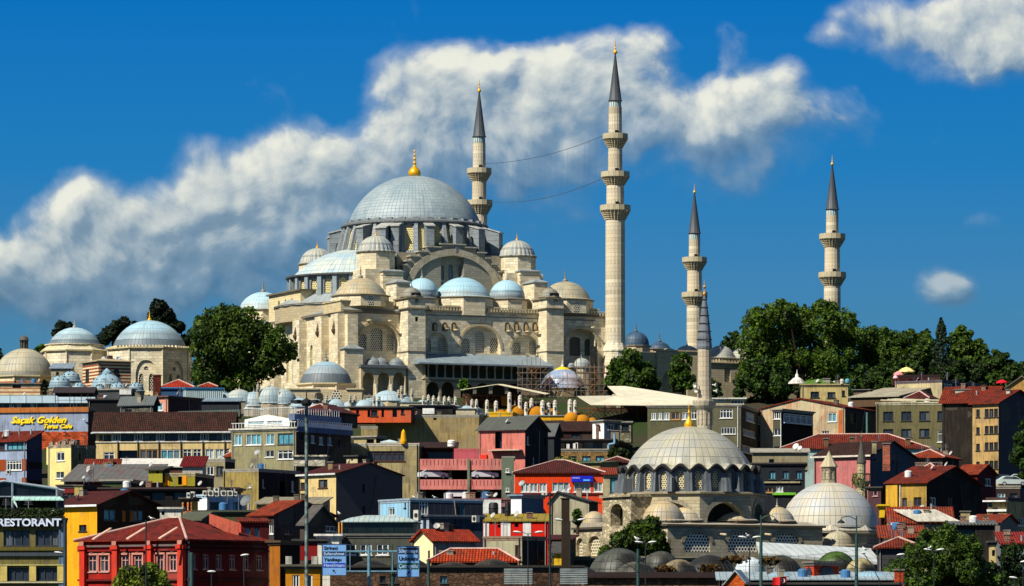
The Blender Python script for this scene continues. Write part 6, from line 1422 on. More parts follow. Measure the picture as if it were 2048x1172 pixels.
b = B('pink_house', 'flat roofed salmon pink attic with dusky brown right side', 269, 336, 403, 794, 690, -32, mat=PL('#c98a72', .25), sidemat=PL('#4a2c2c', .4), rmat=PL('#6a4a40'), yb=842)
B('red_roof_house', 'house with bright red tile pyramid roof below the marble tomb', 325, 382, 384, 775, 768, 0, d=8, mat=PL('#9a8a6a'), roof='hip', rh=1.6, rmat=tiles('#b23014', '#5a2412'), over=.5)
B('red_roof_house', 'little red tiled roof half hidden under the dark tree', 400, 430, 432, 774, 765, 0, d=7, mat=PL('#8a7a5a'), roof='hip', rh=.9, rmat=tiles('#9a2c14', '#4a2012'), over=.4)
B('metal_shed', 'pale grey green corrugated metal cabin with blue edge on a roof', 366, 372, 446, 777, 716, 15, d=4, mat=seams('#a7b8b4', .35, wave=True), rmat=plain('#2a6a8a'), over=.15, yb=800)
B('blue_shed', 'low blue roofed shed between the brick chimney and the metal cabin', 318, 322, 368, 777, 724, 0, d=6, mat=PL('#2d4d6e'), rmat=plain('#3d6a94', .5), yb=795)
B('grey_roof_house', 'slate roofed low house under the metal cabin', 400, 470, 478, 803, 712, 0, d=6, mat=PL('#2a3036'), roof='shed', rh=.8, rmat=seams('#788a94', .5), yb=830)
# long cream office
L5 = []
for i in range(6): cx = 233 + i * 44; L5 += [(cx - 8, 866, cx + 8, 881, 'g'), (cx + 9, 867, cx + 35, 880, 'k')]
cols_ = 'konwkc'
L5 += [(207, 903, 229, 922, 'w'), (237, 900, 275, 920, 'o'), (280, 898, 316, 920, 'y'), (322, 898, 360, 920, 't'), (366, 898, 383, 919, 'w'), (385, 898, 403, 919, 'w'), (410, 898, 428, 918, 'c'), (430, 898, 448, 918, 'c'), (452, 897, 460, 914, 'w'), (198, 868, 206, 880, 'y'), (208, 868, 222, 880, 'k')]
b = B('office_building', 'long cream office block with white windows, brown downpipes and dark tiled roof', 192, 463, 470, 855, 668, -5, d=13, mat=PL('#cdb47c', .35, '#6a5020'), sidemat=PL('#6a5a40'), roof='gabx', rh=2.4, rmat=RTD, fw=L5, fascia=plain('#c9cbc8'), over=.7, yb=935)
for px in (236, 276, 318, 362, 406, 450): b.pipe(px, 882, 928, plain('#4a3520'), .12)
MB().box(-.1, b.w + .1, -.16, .0, Z(884, 668) - b.z0, Z(882.5, 668) - b.z0).build('string_course', plain('#d5cfbf'), b.root)
MB().box(-.4, b.w, -1.0, -.05, b.H - .85, b.H - .65).build('eave_board', plain('#cfd0cc'), b.root)
q = MB(); X0, X1 = X(345, 676), X(482, 676); q.add([(0, 0, 0), (X1 - X0, 0, .35), (X1 - X0, 2.5, 1.5), (1.0, 2.5, 1.2)], [(0, 1, 2, 3)]); q.extr([(0, 0, -.12), (X1 - X0, 0, .23), (X1 - X0, 2.5, 1.38), (1.0, 2.5, 1.08)], (0, 0, .1))
tag(q.build('roof_sheet', seams('#49544a', .42, wave=True, dirtc='#26302a'), None, (X0, 672.5, Z(836, 672.5))), 'grey green corrugated sheet strip laid along the dark tiled roof', 'roof sheet')
b = B('flat_house', 'long low house with white lean-to canopy in front of the cream office', 238, 400, 412, 934, 640, 0, d=5, mat=PL('#4a1616', .4), roof='shed', rh=1.3, rmat=plain('#c2beb4', .8), over=.3, yb=965)
# ---- terrace building
fw6 = R_(476, 476, 1, 15, [(866, 888)], 't') + R_(507, 507, 1, 30, [(866, 888)], 't') + R_(540, 540, 1, 17, [(866, 888)], 't') + R_(571, 571, 1, 31, [(866, 888)], 's')
fw6 += [(531, 900, 548, 913, 'w'), (555, 900, 586, 918, 'w')]
b = B('terrace_building', 'grey olive apartment block with big blue windows under a white glazed roof terrace', 463, 592, 702, 857, 640, -30, mat=PL('#8a8462', .35), sidemat=PL('#3a342c', .4), rmat=PL('#c5bfae', .3), fw=fw6,
      sw=[(598, 868, 606, 880, 'k'), (622, 868, 629, 884, 't'), (638, 870, 646, 886, 't'), (655, 870, 663, 886, 't'), (672, 872, 680, 888, 'k'), (595, 904, 604, 914, 'k')])
tz0, tz1 = .25, Z(828, 640) - Z(857, 640)
m = MB(); W6 = [(hit(b.O, b.u, p0), hit(b.O, b.u, p1)) for p0, p1 in ((491, 524), (529, 560))]; a0, a1 = hit(b.O, b.u, 485), hit(b.O, b.u, 575)
m.panel((a0, .6, b.H), (1, 0, 0), (0, 0, 1), [(0, tz0), (a1 - a0, tz0), (a1 - a0, tz1 - .6), ((a1 - a0) / 2, tz1 + .1), (0, tz1 - .6)], [rect(x - a0, y - a0, .8, tz1 - .9) for x, y in W6], .3)
m.panel((a0, .6 + 6, b.H), (0, -1, 0), (0, 0, 1), rect(0, 6, tz0, tz1 - .6)); m.build('terrace_front', plain('#dcdcd8'), b.root)
for x, y in W6: window(b.root, ((x + y) / 2, .72, b.H + .8), 0, y - x, tz1 - 1.7, 't')
m = MB(); m.box(a1, b.w - 1, 1.2, b.d - 2.5, b.H + tz0, b.H + tz1 - .9); o = m.build('glazed_room', plain('#20282c'), b.root)
m = MB(); m.box(a1, b.w - .5, .4, b.d - 2, b.H + tz1 - .9, b.H + tz1 + .1); m.build('terrace_fascia', PL('#64789a', .25), b.root)
m = MB(); m.box(b.w - .05, b.w + .4, 0, b.d, b.H - .5, b.H + .3); m.build('blue_band', PL('#4d617f', .25), b.root)
m = MB(); n = 26
for i in range(n): y = b.d * (i + .5) / n; m.box(b.w + .25, b.w + .3, y - .05, y + .05, b.H + .3, b.H + 1.3)
m.box(b.w + .22, b.w + .32, 0, b.d, b.H + 1.25, b.H + 1.35); m.box(b.w + .24, b.w + .28, .1, b.d - .1, b.H + .35, b.H + 1.05)
for i in range(22): x = b.w * (i + .5) / 22; m.box(x - .03, x + .03, .0, .05, b.H + .25, b.H + 1.05)
m.box(0, b.w, -.02, .06, b.H + 1.0, b.H + 1.08); m.build('railing', plain('#d5d8d8'), b.root)
m = MB(); 
for i in range(30): x = a0 + (b.w - a0) * i / 30; m.box(x - .02, x + .02, .5, .54, b.H + tz1, b.H + tz1 + 1.1)
m.box(a0, b.w - .5, .48, .56, b.H + tz1 + 1.05, b.H + tz1 + 1.12)
for i in range(20): y = .5 + (b.d - 2.5) * i / 20; m.box(b.w - .55, b.w - .5, y - .03, y + .03, b.H + tz1, b.H + tz1 + 1.1)
m.box(b.w - .56, b.w - .48, .5, b.d - 2, b.H + tz1 + 1.05, b.H + tz1 + 1.12); m.build('roof_railing', plain('#c9ced2'), b.root)
for i in range(6): window(b.root, (b.w - 1.02, 2 + i * 1.9, b.H + .6), PI / 2, 1.5, tz1 - 1.9, 's')
tk = lambda px, py, Y, l: tag(MB().box(0, .9, 0, .4, 0, .8).box(.05, .85, .1, .3, .8, 1.3).build('table_stack', plain('#e8c21a'), None, (X(px, Y), Y, Z(py, Y))), l, 'furniture')
b = B('red_roof_house', 'shallow crimson roof behind the roof railing of the white terrace', 598, 660, 715, 824, 672, -20, d=8, mat=PL('#2a2222'), roof='hip', rh=1.5, rmat=RTM, yb=850)
chimney(646, 655, 807, 816, 672, 'small dark brick chimney on the shallow crimson roof', d=.7)
b = B('brick_attic', 'orange rendered attic row with dark doorways behind the olive wall', 700, 822, 830, 815, 700, -5, d=6, mat=PL('#c9552a', .3), sidemat=PL('#5a2a1a'), rmat=DKR, fw=((735, 820, 742, 834, 'o'), (741, 820, 755, 832, 'k'), (763, 815, 768, 834, 'o'), (785, 817, 794, 834, 'o'), (802, 818, 808, 828, 'k'), (712, 820, 718, 833, 'o')), yb=845)
b = B('retaining_wall_house', 'wide blank olive concrete wall with a few small holes below the school domes', 752, 958, 966, 832, 705, -4, d=10, mat=PL('#98865a', .45, '#6a4a28'), rmat=CON, over=.05, fw=((867, 832, 873, 840, 'o'),), yb=905)
B('low_wall_house', 'lower step of the blank olive wall, at its left end', 722, 755, 758, 855, 698, -4, d=8, mat=PL('#98865a', .45), rmat=CON, over=.05, yb=900)
B('dark_shed', 'black flat roofed shed with white tank above the olive wall', 822, 905, 912, 812, 722, -3, d=6, mat=PL('#191818', .1), rmat=plain('#222326'), yb=835)
tag(MB().obox((0, 0), (1, 0), 2.0, 1.0, 0, .95).build('water_tank', WHITE(), None, (X(857, 716), 716, Z(828, 716))), 'white box shaped water tank on the black shed', 'water tank')
B('house', 'small flat house with pale top and dark doorway before the olive wall', 708, 752, 768, 874, 672, -30, mat=PL('#a49468', .4), sidemat=PL('#3a3226'), rmat=CON, fw=((733, 879, 748, 888, 'o'),), yb=892)
b = B('flat_building', 'beige flat roofed building with one long dark window band', 662, 838, 845, 889, 655, -3, d=12, mat=PL('#a39569', .45), sidemat=PL('#5a4a38'), rmat=CONL, over=.08, fw=((735, 902, 809, 922, 'n'), (668, 907, 674, 914, 'o')))
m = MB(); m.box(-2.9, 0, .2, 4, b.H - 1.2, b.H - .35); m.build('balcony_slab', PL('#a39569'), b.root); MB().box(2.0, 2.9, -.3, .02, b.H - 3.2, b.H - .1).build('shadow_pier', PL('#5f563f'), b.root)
B('hut', 'little cream hut with shaded side in front of the beige flat building', 693, 715, 732, 913, 640, -30, mat=PL('#b9ac82', .3), sidemat=PL('#3f3a2e'), rmat=DKR, fw=((702, 917, 706, 921, 'o'),), yb=930)
tank(903, 880, 893, 652, 16, 'squat white water tank right of the long window band')
m = MB(); m.lathe([(.42, 0), (.5, .4), (.3, 1.9), (.05, 2.3)], 10); tag(m.build('folded_parasol', PL('#e0a010'), None, (X(807, 655), 655, Z(888, 655))), 'folded yellow parasol standing on the beige flat roof', 'parasol')
B('blue_tent', 'low white plastic cover on the beige flat roof', 765, 768, 792, 885, 662, 0, d=3, mat=PL('#b8c4c4'), roof='hip', rh=.5, rmat=PL('#b3c2c4'), cat='cover', yb=890)
B('brown_annex', 'maroon shed roofed annex between the beige flat building and the pink car park', 836, 910, 912, 896, 662, 0, d=10, mat=PL('#35100f'), roof='shed', rh=1.2, rmat=RTD, fw=((856, 903, 905, 920, 'o'),), yb=930)
# ---- red hip and gabled grey house etc
B('red_roof_house', 'low cream hut with red tiled hip roof and dark chimney left of the lamp mast', 452, 510, 530, 913, 645, -25, mat=PL('#a38f5c', .4), sidemat=PL('#3a2f22'), roof='hip', rh=1.5, rmat=RTB, yb=935)
chimney(480, 488, 898, 905, 646, 'dark brick chimney on the red hip roof left of the lamp mast', d=.7)
dish(515, 905, 640, .55, 'grey satellite dish right of the small red hip roof'); dish(440, 915, 642, .45, 'small grey dish beside the low cream hut')
fwm = [(497, 967, 502, 975, 'w')]
b = B('house', 'olive ochre rendered house with almost black right side wall', 446, 517, 600, 940, 600, -28, mat=PL('#9a864a', .45), sidemat=PL('#1d1d1e', .2), rmat=CON, over=.05, fw=fwm, sw=((525, 958, 528, 975, 'w'), (583, 958, 588, 980, 'w'), (560, 960, 570, 990, 'o')))  # side wall coloured near black, its shade put into the plaster
B('house', 'grey tan flat block stepping up behind the olive ochre house', 410, 450, 470, 920, 612, -20, mat=PL('#8d8362', .4), sidemat=PL('#1f1e1c'), rmat=CON, over=.05, yb=985)
B('rubble_wall', 'low whitewashed ruined wall on the maroon roof beside the lamp mast', 588, 650, 655, 913, 618, -6, d=2, mat=rubble('#b5ad98', 1.4, .6, .3), rmat=rubble('#b5ad98', 1.4), yb=932, cat='wall')
b = B('house', 'cream house with slate grey shingled gable side and maroon roof, centre left', 598, 672, 805, 948, 585, -50, mat=PL('#cdb57a', .3), sidemat=seams('#4c4c50', .32, 'v', .9, .25, dirtc='#5a5a3a'), roof='gabx', rh=1.55, rmat=RTM, over=.3, fascia=plain('#c9c9c4'),
      fw=((637, 958, 655, 975, 'n'), (637, 996, 655, 1007, 'n'), (601, 962, 610, 976, 'n')), sw=((724, 966, 730, 983, 'k'), (724, 1011, 730, 1025, 'k')))
chimney(656, 665, 925, 937, 590, 'square plaster chimney on the maroon roof of the shingled house', PL('#8f7f58'), .8)
# ---- pink car park
Yp = 618; kx = lambda px: X(px, Yp); cp = thing('car_park', 'pink multi-storey car park with open decks and a grey green stair wall', 'car park', (kx(840), Yp, ground(Yp)), 0)
zp = lambda py: Z(py, Yp) - ground(Yp); x0 = lambda px: kx(px) - kx(840); PK = PL('#d07f74', .4, '#8a4a44'); D_ = 14
for i, (ya, yb_) in enumerate(((918, 940), (959, 979), (997, 1020))): 
    m = MB(); m.box(x0(840), x0(1003), -.1, .15, zp(yb_), zp(ya)); o = m.build('parapet', PK, cp)
    q = MB()
    for j in range(21): xx = x0(846) + j * (x0(998) - x0(846)) / 20; q.box(xx - .04, xx + .04, -.13, -.101, zp(ya) - .9, zp(ya) - .1)
    q.build('drain_slots', plain('#7a3436'), o)
    MB().box(x0(840), x0(1003), .15, D_, zp(yb_), zp(yb_) + .35).build('deck', plain('#4a4640', .9), cp)
m = MB(); m.box(x0(840), x0(1003), D_, D_ + .3, -1, zp(925)); m.box(x0(838), x0(840), 0, D_, -1, zp(925)); m.build('back_wall', PL('#3a332c'), cp)
for px in (845, 897, 937, 960): MB().box(x0(px), x0(px) + .5, .6, 1.2, -1, zp(925)).build('column', PL('#5a5648'), cp)
MB().box(x0(934.5), x0(939.5), -.35, -.1, -1, zp(918)).build('pilaster', PL('#6f7a62'), cp)
m = MB(); m.box(x0(1003), x0(1028), -.2, 10, -1, zp(915)); o = m.build('stair_wall', PL('#62725e', .3), cp)
for py in (941, 980): window(cp, (x0(1015), -.22, zp(py + 4)), 0, .5, .6, 'w')
MB().box(x0(1003), x0(1030), 3, 14, zp(915), zp(915) + .3).build('roof', CON, cp)
def car(label, px, py, Y, col, th=0., L=4.3, group='cars parked in the car park'):
    t = thing('parked_car', label, 'car', (X(px, Y), Y, Z(py, Y)), th, group)
    m = MB(); H = [(-L/2, .28), (L/2, .28), (L/2 + .02, .62), (L/2 - .1, .82), (L/2 - 1.0, .92), (L/2 - 1.75, 1.38), (-L/2 + .95, 1.42), (-L/2 + .25, 1.0), (-L/2, .9)]
    m.extr([(x, -.85, z) for x, z in H], (0, 1.7, 0)); bo = m.build('body', plain(col, .3, 0, .5, .03), t)
    g = MB(); g.extr([(L/2 - 1.15, -.87, .96), (L/2 - 1.82, -.87, 1.3), (-L/2 + 1.0, -.87, 1.34), (-L/2 + .5, -.87, 1.0)], (0, 1.74, 0)); g.build('window', G_DARK(), t)
    for sx in (-1, 1):
        for sy in (-1, 1):
            w_ = MB(); w_.lathe([(.01, -.1), (.31, -.1), (.31, .1), (.01, .1)], 14); o = w_.build('wheel', plain('#151515'), t, (sx * (L/2 - .8), sy * .78, .31)); o.rotation_euler = (PI/2, 0, 0)
            h_ = MB(); h_.lathe([(.01, -.11), (.19, -.11), (.19, .11), (.01, .11)], 10); h_.build('rim', plain('#9a9a9a', .4), o)
    for sy in (-.6, .6): MB().box(L/2 - .03, L/2 + .03, sy - .15, sy + .15, .62, .76).build('headlight', plain('#d8d8d0', .3), t)
    return t
car('white car at the left of the middle car park deck', 866, 957.5, Yp + 1.05, '#d9d9d9', .3); car('white car at the right of the middle car park deck', 968, 957.5, Yp + 1.05, '#cfd0d2', .2, 4.0); car('white car on the lowest visible car park deck', 920, 997, Yp + 1.05, '#d0d0d0', 0)
b = B('pink_house', 'tall pink house with grey corrugated roof and dark right side above the car park', 957, 1050, 1096, 858, 642, -25, mat=PL('#c47264', .45, '#7a4038'), sidemat=PL('#1b1c1f', .1), roof='gabx', rh=2.0, rmat=seams('#55574e', .34, wave=True), fw=((990, 862, 1004, 896, 'o'), (960, 888, 976, 890, 'o')), over=.4)  # right side painted dark to carry its shade
MB().box(hit(b.O, b.u, 983), hit(b.O, b.u, 1045), -1.2, 0, Z(901, 642) - b.z0, Z(899, 642) - b.z0).build('canopy_slab', CONL, b.root)
window(b.root, (hit(b.O, b.u, 992), .0, Z(916, 642) - b.z0), 0, 1.0, 1.0, 's')
MB().box(hit(b.O, b.u, 961), hit(b.O, b.u, 975), -.3, 0, Z(917, 642) - b.z0, Z(908, 642) - b.z0).build('shutter_box', plain('#d0260c'), b.root)
B('pink_wall', 'low pink yard wall left of the tall pink house', 908, 957, 958, 900, 640, 0, d=3, mat=PL('#c25a60', .25), rmat=PL('#c25a60'), over=.02, yb=925, cat='wall')
# ---- orange building
fwo = R_(1051, 1051, 1, 17, [(966, 984)], 'c') + R_(1068, 1068, 1, 16, [(966, 984)], 'c') + R_(1086, 1086, 1, 16, [(966, 984)], 'c') + [(1104, 965, 1139, 984, 'c'), (1147, 965, 1181, 984, 'c'), (1187, 965, 1206, 984, 'c')]
b = B('office_building', 'bright orange building with red hip roof and a row of curtained windows', 1030, 1207, 1212, 946, 600, -3, d=13, mat=PL('#d83c0e', .3, '#7a2a0a'), roof='hip', rh=2.1, rmat=RTM, fw=fwo, over=.35)
m = MB(); m.box(hit(b.O, b.u, 1143), hit(b.O, b.u, 1186), -.5, -.1, Z(964, 600) - b.z0, Z(952, 600) - b.z0); sg = m.build('sign_board', plain('#0a18b8', .5), b.root)
MB().box(-.1, b.w + .1, -.2, 0, Z(988.5, 600) - b.z0, Z(986.5, 600) - b.z0).build('string_course', plain('#6a1408'), b.root)
q = MB(); q.box(hit(b.O, b.u, 1145), hit(b.O, b.u, 1160), -.54, -.5, Z(957.5, 600) - b.z0, Z(954.5, 600) - b.z0); q.build('sign_stripe', plain('#7f92e0'), sg)
text('tanal', sg, (hit(b.O, b.u, 1166), -.52, Z(961, 600) - b.z0), .55, plain('#8fe0f0'), ext=.02) if False else MB().box(hit(b.O, b.u, 1167), hit(b.O, b.u, 1180), -.54, -.5, Z(962, 600) - b.z0, Z(959, 600) - b.z0).build('sign_stripe', plain('#4fb8e8'), sg)
dish(1044, 967, 598, .5, 'round beige dish in front of the orange building')
acunit(1083, 1094, 985, 990, 599, 'small air conditioner under the orange building windows')
b = B('house', 'cream corner with dark glazed bay right of the orange building', 1207, 1219, 1262, 949, 598, 0, d=10, mat=PL('#a9a07a', .3), roof='shed', rh=1.2, rmat=RTB, fw=((1220, 955, 1240, 985, 's'),), over=.4)
B('red_roof_house', 'flat maroon roof between the green sheet roof and the beige dome', 1206, 1262, 1268, 925, 640, -3, d=9, mat=PL('#6a4a3a'), roof='hip', rh=1.0, rmat=RTM, yb=950)
B('green_roof_house', 'low house with mossy green sheet roof behind the orange building', 1156, 1200, 1238, 926, 625, -12, d=7, mat=PL('#8a7a4a'), roof='shed', rh=.7, rmat=seams('#5a6a42', .6), yb=950)
tree('dark bush and weeds on the roofs behind the orange building', 1095, 1165, 915, 940, 632, seed=31, n=900, leaf=.3, c='#2a3a10', c2='#8a8a2a', name='shrub', trunk=False, yg=942)
b = B('stone_building', 'low weathered tan building with dark windows above the orange one', 1100, 1216, 1222, 900, 690, -3, d=7, mat=rubble('#8a6c40', 2.2, .7, .5), rmat=CON, fw=R_(1118, 1200, 4, 17, [(912, 922)], 's'), over=.15, yb=925)
B('dark_house', 'black terrace storey with laundry above the tan stone building', 1108, 1228, 1290, 880, 706, -8, d=6, mat=PL('#161413', .1), rmat=plain('#2a2522'), fw=((1130, 886, 1150, 898, 'o'), (1165, 884, 1205, 898, 'o')), yb=905)
la_ = thing('laundry', 'white laundry hanging on the black terrace', 'laundry', (X(1140, 702), 702, Z(898, 702)))
for i, (px, w_) in enumerate(((1133, .5), (1146, .7), (1151, .4))): MB().box(X(px, 702) - X(1140, 702), X(px, 702) - X(1140, 702) + w_, 0, .05, 0.05, .85 + .1 * i).build('cloth', PL('#d8d4cc'), la_)
B('dark_house', 'dark maroon tiled house beneath the yellow block', 1090, 1188, 1200, 862, 720, -6, d=9, mat=PL('#2a1210'), roof='gabx', rh=1.8, rmat=RTD, yb=890, fw=((1142, 868, 1160, 876, 'k'),))
B('dark_house', 'dark grey gabled house joined behind the tall pink house', 1085, 1108, 1122, 868, 665, -30, mat=PL('#22282e'), sidemat=PL('#1c2026'), roof='gabx', rh=1.6, rmat=plain('#3a3d3c'))
b = B('white_shack', 'rooftop shack with white left wall and blue grey front under the white canopy', 1185, 1208, 1240, 842, 715, 35, mat=PL('#5d7186', .3), sidemat=PL('#e8e6de', .1), rmat=CON, fw=((1217, 848, 1228, 859, 'w'), (1231, 847, 1240, 861, 'o')), sw=((1195, 850, 1201, 860, 'k'),), yb=880, cat='shack')
chimney(1192, 1198, 850, 876, 712, 'thin dark brick chimney in front of the white shack', d=.6); chimney(1112, 1117, 850, 868, 715, 'mossy stub chimney beside the maroon tiled house', PL('#8a8a4a'), .6)
chimney(1222, 1238, 862, 876, 708, 'broad grey concrete chimney below the shack', PL('#7a7462'), 1.2)
m = MB(); m.tube((0, 0, 0), (0, 0, 1.3), .2, n=10); m.tube((0, 0, 1.3), (1.0, 0, 1.5), .2, n=10); m.tube((1.0, 0, 1.5), (1.0, 0, 3.1), .2, n=10); tag(m.build('flue_pipe', plain('#8fb4cc', .4, .4), None, (X(1217, 695), 695, Z(905, 695))), 'bent light blue metal flue pipe on the black terrace', 'pipe')
tree('dark green shrub between the terrace and the beige dome', 1210, 1262, 895, 925, 680, seed=33, n=1500, leaf=.35, c='#141f08', c2='#3a4a18', name='shrub', yg=928)
B('rubble_yard', 'grey block wall with tarpaulins right of the white shack', 1240, 1262, 1330, 845, 722, -6, d=4, mat=rubble('#7d7a64', 1.5), rmat=CON, yb=885, cat='wall', fw=((1262, 868, 1280, 880, 'o'), (1243, 850, 1258, 862, 'k')))
# ---- long dark office right of canopy
fr = [(1302, 823, 1312, 838, 'c'), (1315, 823, 1324, 838, 'c'), (1327, 823, 1339, 838, 'c'), (1342, 823, 1360, 838, 'y'), (1364, 823, 1378, 838, 'c'), (1382, 820, 1394, 838, 'w')]
fr += [(1440, 818, 1465, 836, 'g'), (1442, 854, 1471, 868, 'g'), (1376, 857, 1392, 866, 'g'), (1442, 890, 1466, 900, 'g')]
b = B('office_building', 'long grey green office with white windows behind the beige dome', 1295, 1482, 1548, 811, 690, -12, mat=PL('#59583e', .4), sidemat=PL('#22261e', .3), rmat=CON, fw=fr, sw=[(1492, 820, 1509, 838, 'g'), (1516, 820, 1536, 838, 'g'), (1486, 855, 1510, 869, 'g'), (1518, 856, 1541, 870, 'g'), (1484, 888, 1510, 903, 'g'), (1517, 890, 1541, 903, 'g')], over=.25)
b.pipe(1476, 812, 900)
b = B('office_building', 'narrow block with glazed white top bay and black right flank', 1546, 1563, 1626, 820, 680, -30, mat=PL('#4a4a3a', .3), sidemat=PL('#0c0c0c', .05), rmat=CON, fw=((1548, 822, 1561, 838, 'g'), (1548, 858, 1562, 871, 'w'), (1548, 893, 1560, 903, 'k')))  # black of the flank is shade painted into the wall colour
for i in range(5): window(b.root, (b.w + .12, .8 + i * (b.d - 1) / 5 + .8, b.H - 2.0), PI / 2, (b.d - 1) / 5 - .1, 1.5, 'g')
b.pipe(1562.5, 838, 905)
b = B('house', 'cream school annex with white framed windows behind the lower minaret', 1425, 1488, 1492, 798, 752, -3, d=8, mat=PL('#b3a67e', .3), rmat=PL('#cfccc0'), fw=((1437, 797, 1449, 803, 'g'), (1462, 795, 1488, 808, 'g')), yb=830, over=.5)
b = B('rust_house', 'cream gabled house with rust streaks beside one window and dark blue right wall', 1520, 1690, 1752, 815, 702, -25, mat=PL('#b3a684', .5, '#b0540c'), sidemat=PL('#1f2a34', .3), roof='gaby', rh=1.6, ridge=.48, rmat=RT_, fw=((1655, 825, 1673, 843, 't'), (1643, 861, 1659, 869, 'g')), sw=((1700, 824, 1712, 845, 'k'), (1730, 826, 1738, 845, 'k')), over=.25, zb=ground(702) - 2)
q = MB(); q.box(hit(b.O, b.u, 1677), hit(b.O, b.u, 1688), -.05, .0, Z(870, 702) - b.z0, Z(820, 702) - b.z0); q.build('rust_streak', PL('#c4600c', .5, '#5a2a0a'), b.root)
m = MB(); m.tube((0, 0, 0), (0, 0, 3.6), .18, n=8); tag(m.build('water_barrel_pole', seams('#4f7a74', .2, 'v'), None, (X(1734, 696), 696, Z(868, 696))), 'pale blue drainpipe bundle on the dark blue wall', 'pipe')
w2 = R_(1776.5, 1885, 4, 20.5, [(822, 841), (857, 874)], 'k')
w2 = [r for r in w2 if not (r[0] > 1870 and r[1] > 850)] + [(1875, 861, 1899, 884, 'w'), (1875, 895, 1896, 908, 'g')]
b = B('apartment_building', 'olive apartment block with two rows of four dark recessed windows', 1752, 1901, 1930, 806, 690, -12, mat=PL('#66603f', .4), sidemat=PL('#8a7448', .4), rmat=PL('#b5ad90'), fw=w2, sw=((1914, 829, 1921, 835, 'o'),), over=.15)
b.pipe(1895, 832, 860); chimney(1899, 1908, 820, 900, 688, 'tall square duct on the right edge of the olive block', PL('#4a4634'), .8)
q = MB(); r = random.Random(8)
for i in range(9): x = r.uniform(0, 12); y = r.uniform(0, 4); q.extr([(x, y, .3 + y * .12), (x + 5, y, .1 + y * .12), (x + 5.2, y + 1.2, .35 + y * .12), (x + .2, y + 1.3, .5 + y * .12)], (0, 0, .08))
tag(q.build('loose_roof_sheets', PL('#b5ab8c', .3), None, (X(1758, 692), 691, Z(806, 691))), 'pile of pale loose roofing sheets on top of the olive block', 'roof sheets')
b = B('cream_house', 'cream house with mossy green roof hump below the big trees', 1602, 1696, 1700, 770, 742, -3, d=9, mat=PL('#b8a46a', .35), roof='flat', rmat=PL('#a89868'), fw=((1621, 783, 1638, 795, 'k'), (1655, 784, 1671, 796, 'k'), (1684, 781, 1690, 792, 'k')), over=.25, yb=815)
tag(MB().lathe([(3.9, 0), (2.2, .75), (.05, 1.1)], 8, rot=.3).build('roof_hump', plaster('#44661a', .3, '#2a4a10'), None, (X(1640, 744), 747, Z(768, 744))), 'grass green pyramid hump on the flat cream house', 'roof')
tank(1684, 758, 768, 742, 8, 'pale cylindrical tank at the right end of the cream house roof', CONL); chimney(1646, 1660, 758, 768, 744, 'grey twin chimney behind the green roof hump', CON, .7)
m = MB(); m.lathe([(1.6, 0), (1.5, .3), (.7, 1.0), (.35, 1.2), (.3, 1.6), (.1, 1.9), (.02, 2.6)], 10); tag(m.build('white_turret', PL('#d8d4c6'), None, (X(1594, 746), 746, Z(768, 746)), smooth=True), 'small white onion turret at the edge of the trees', 'turret')
tag(MB().lathe([(.02, 0), (.45, .2), (.5, .5), (.4, .85), (.02, 1.0)], 12).build('roof_ball', plain('#4a8a9a'), None, (X(1695, 742), 742, Z(768, 742)), smooth=True), 'teal water ball on the cream house roof', 'tank')
b = B('rooftop_house', 'pale cream house with long glazed dark front below the wooded hilltop', 1790, 1884, 1968, 762, 735, -35, mat=PL('#b0a27a', .3), sidemat=PL('#22303a', .3), roof='flat', rmat=PL('#5a5258'), fw=((1820, 800, 1830, 806, 'o'),), sw=[(1887, 766, 1905, 779, 'g'), (1912, 767, 1928, 779, 'g'), (1934, 768, 1960, 780, 'g')], over=.1, yb=815)
B('shed_roof_house', 'long dusty grey sheet roof sloping below the rooftop restaurant', 1702, 1795, 1862, 793, 722, -25, d=8, mat=PL('#5a4430'), roof='shed', rh=2.4, rmat=seams('#a39a80', 1.2, dirt=.5), over=.4, yb=812)
B('small_house', 'little green walled hut with maroon hip roof among grey sheets', 1812, 1856, 1880, 797, 708, -20, mat=PL('#3a5a30'), sidemat=PL('#3a3a34'), roof='hip', rh=1.4, rmat=RTM, yb=815)
B('brick_hut', 'small brick hut beside the cream house with green hump', 1708, 1738, 1760, 780, 735, -15, mat=brick('#5a3424'), sidemat=PL('#2a2624'), roof='shed', rh=.5, rmat=plain('#5f5f5a'), yb=800)
def parasol(label, px, py, Y, wpx, col, hpx=12):
    k = Y / FPX; t = thing('parasol', label, 'parasol', (X(px, Y), Y, Z(py, Y) - 2.4)); R = wpx / 2 * k; h = hpx * k
    MB().lathe([(R, 2.0), (R, 2.15), (R * .5, 2.15 + h * .7), (.02, 2.15 + h)], 8).build('cover', PL(col, .1), t); MB().lathe([(.04, 0), (.04, 2.4)], 6).build('pole', plain('#8a8478'), t); return t
parasol('wide cream parasol on the hill terrace at right', 1813, 740, 742, 34, '#e8cf80', 9); parasol('pink parasol left of the cream one on the hill terrace', 1797, 746, 740, 20, '#e88a8a', 7); parasol('small pale pink parasol lowest on the hill terrace', 1791, 752, 738, 10, '#e8b0b0', 5); parasol('flat red parasol above the beige tower block at the right edge', 2004, 762, 700, 24, '#c21828', 6)
B('terrace_wall', 'dark red terrace screen beside the parasols', 1786, 1880, 1885, 752, 744, -3, d=5, mat=PL('#3a1212'), rmat=plain('#2a1010'), yb=770, cat='terrace', over=.05)
w3 = R_(1973.5, 1992, 3, 8, [(817, 834), (851, 867), (884, 900), (921, 938)], 'k') + R_(1956, 1956, 1, 7, [(817, 833), (853, 867), (886, 900), (922, 936)], 'k')
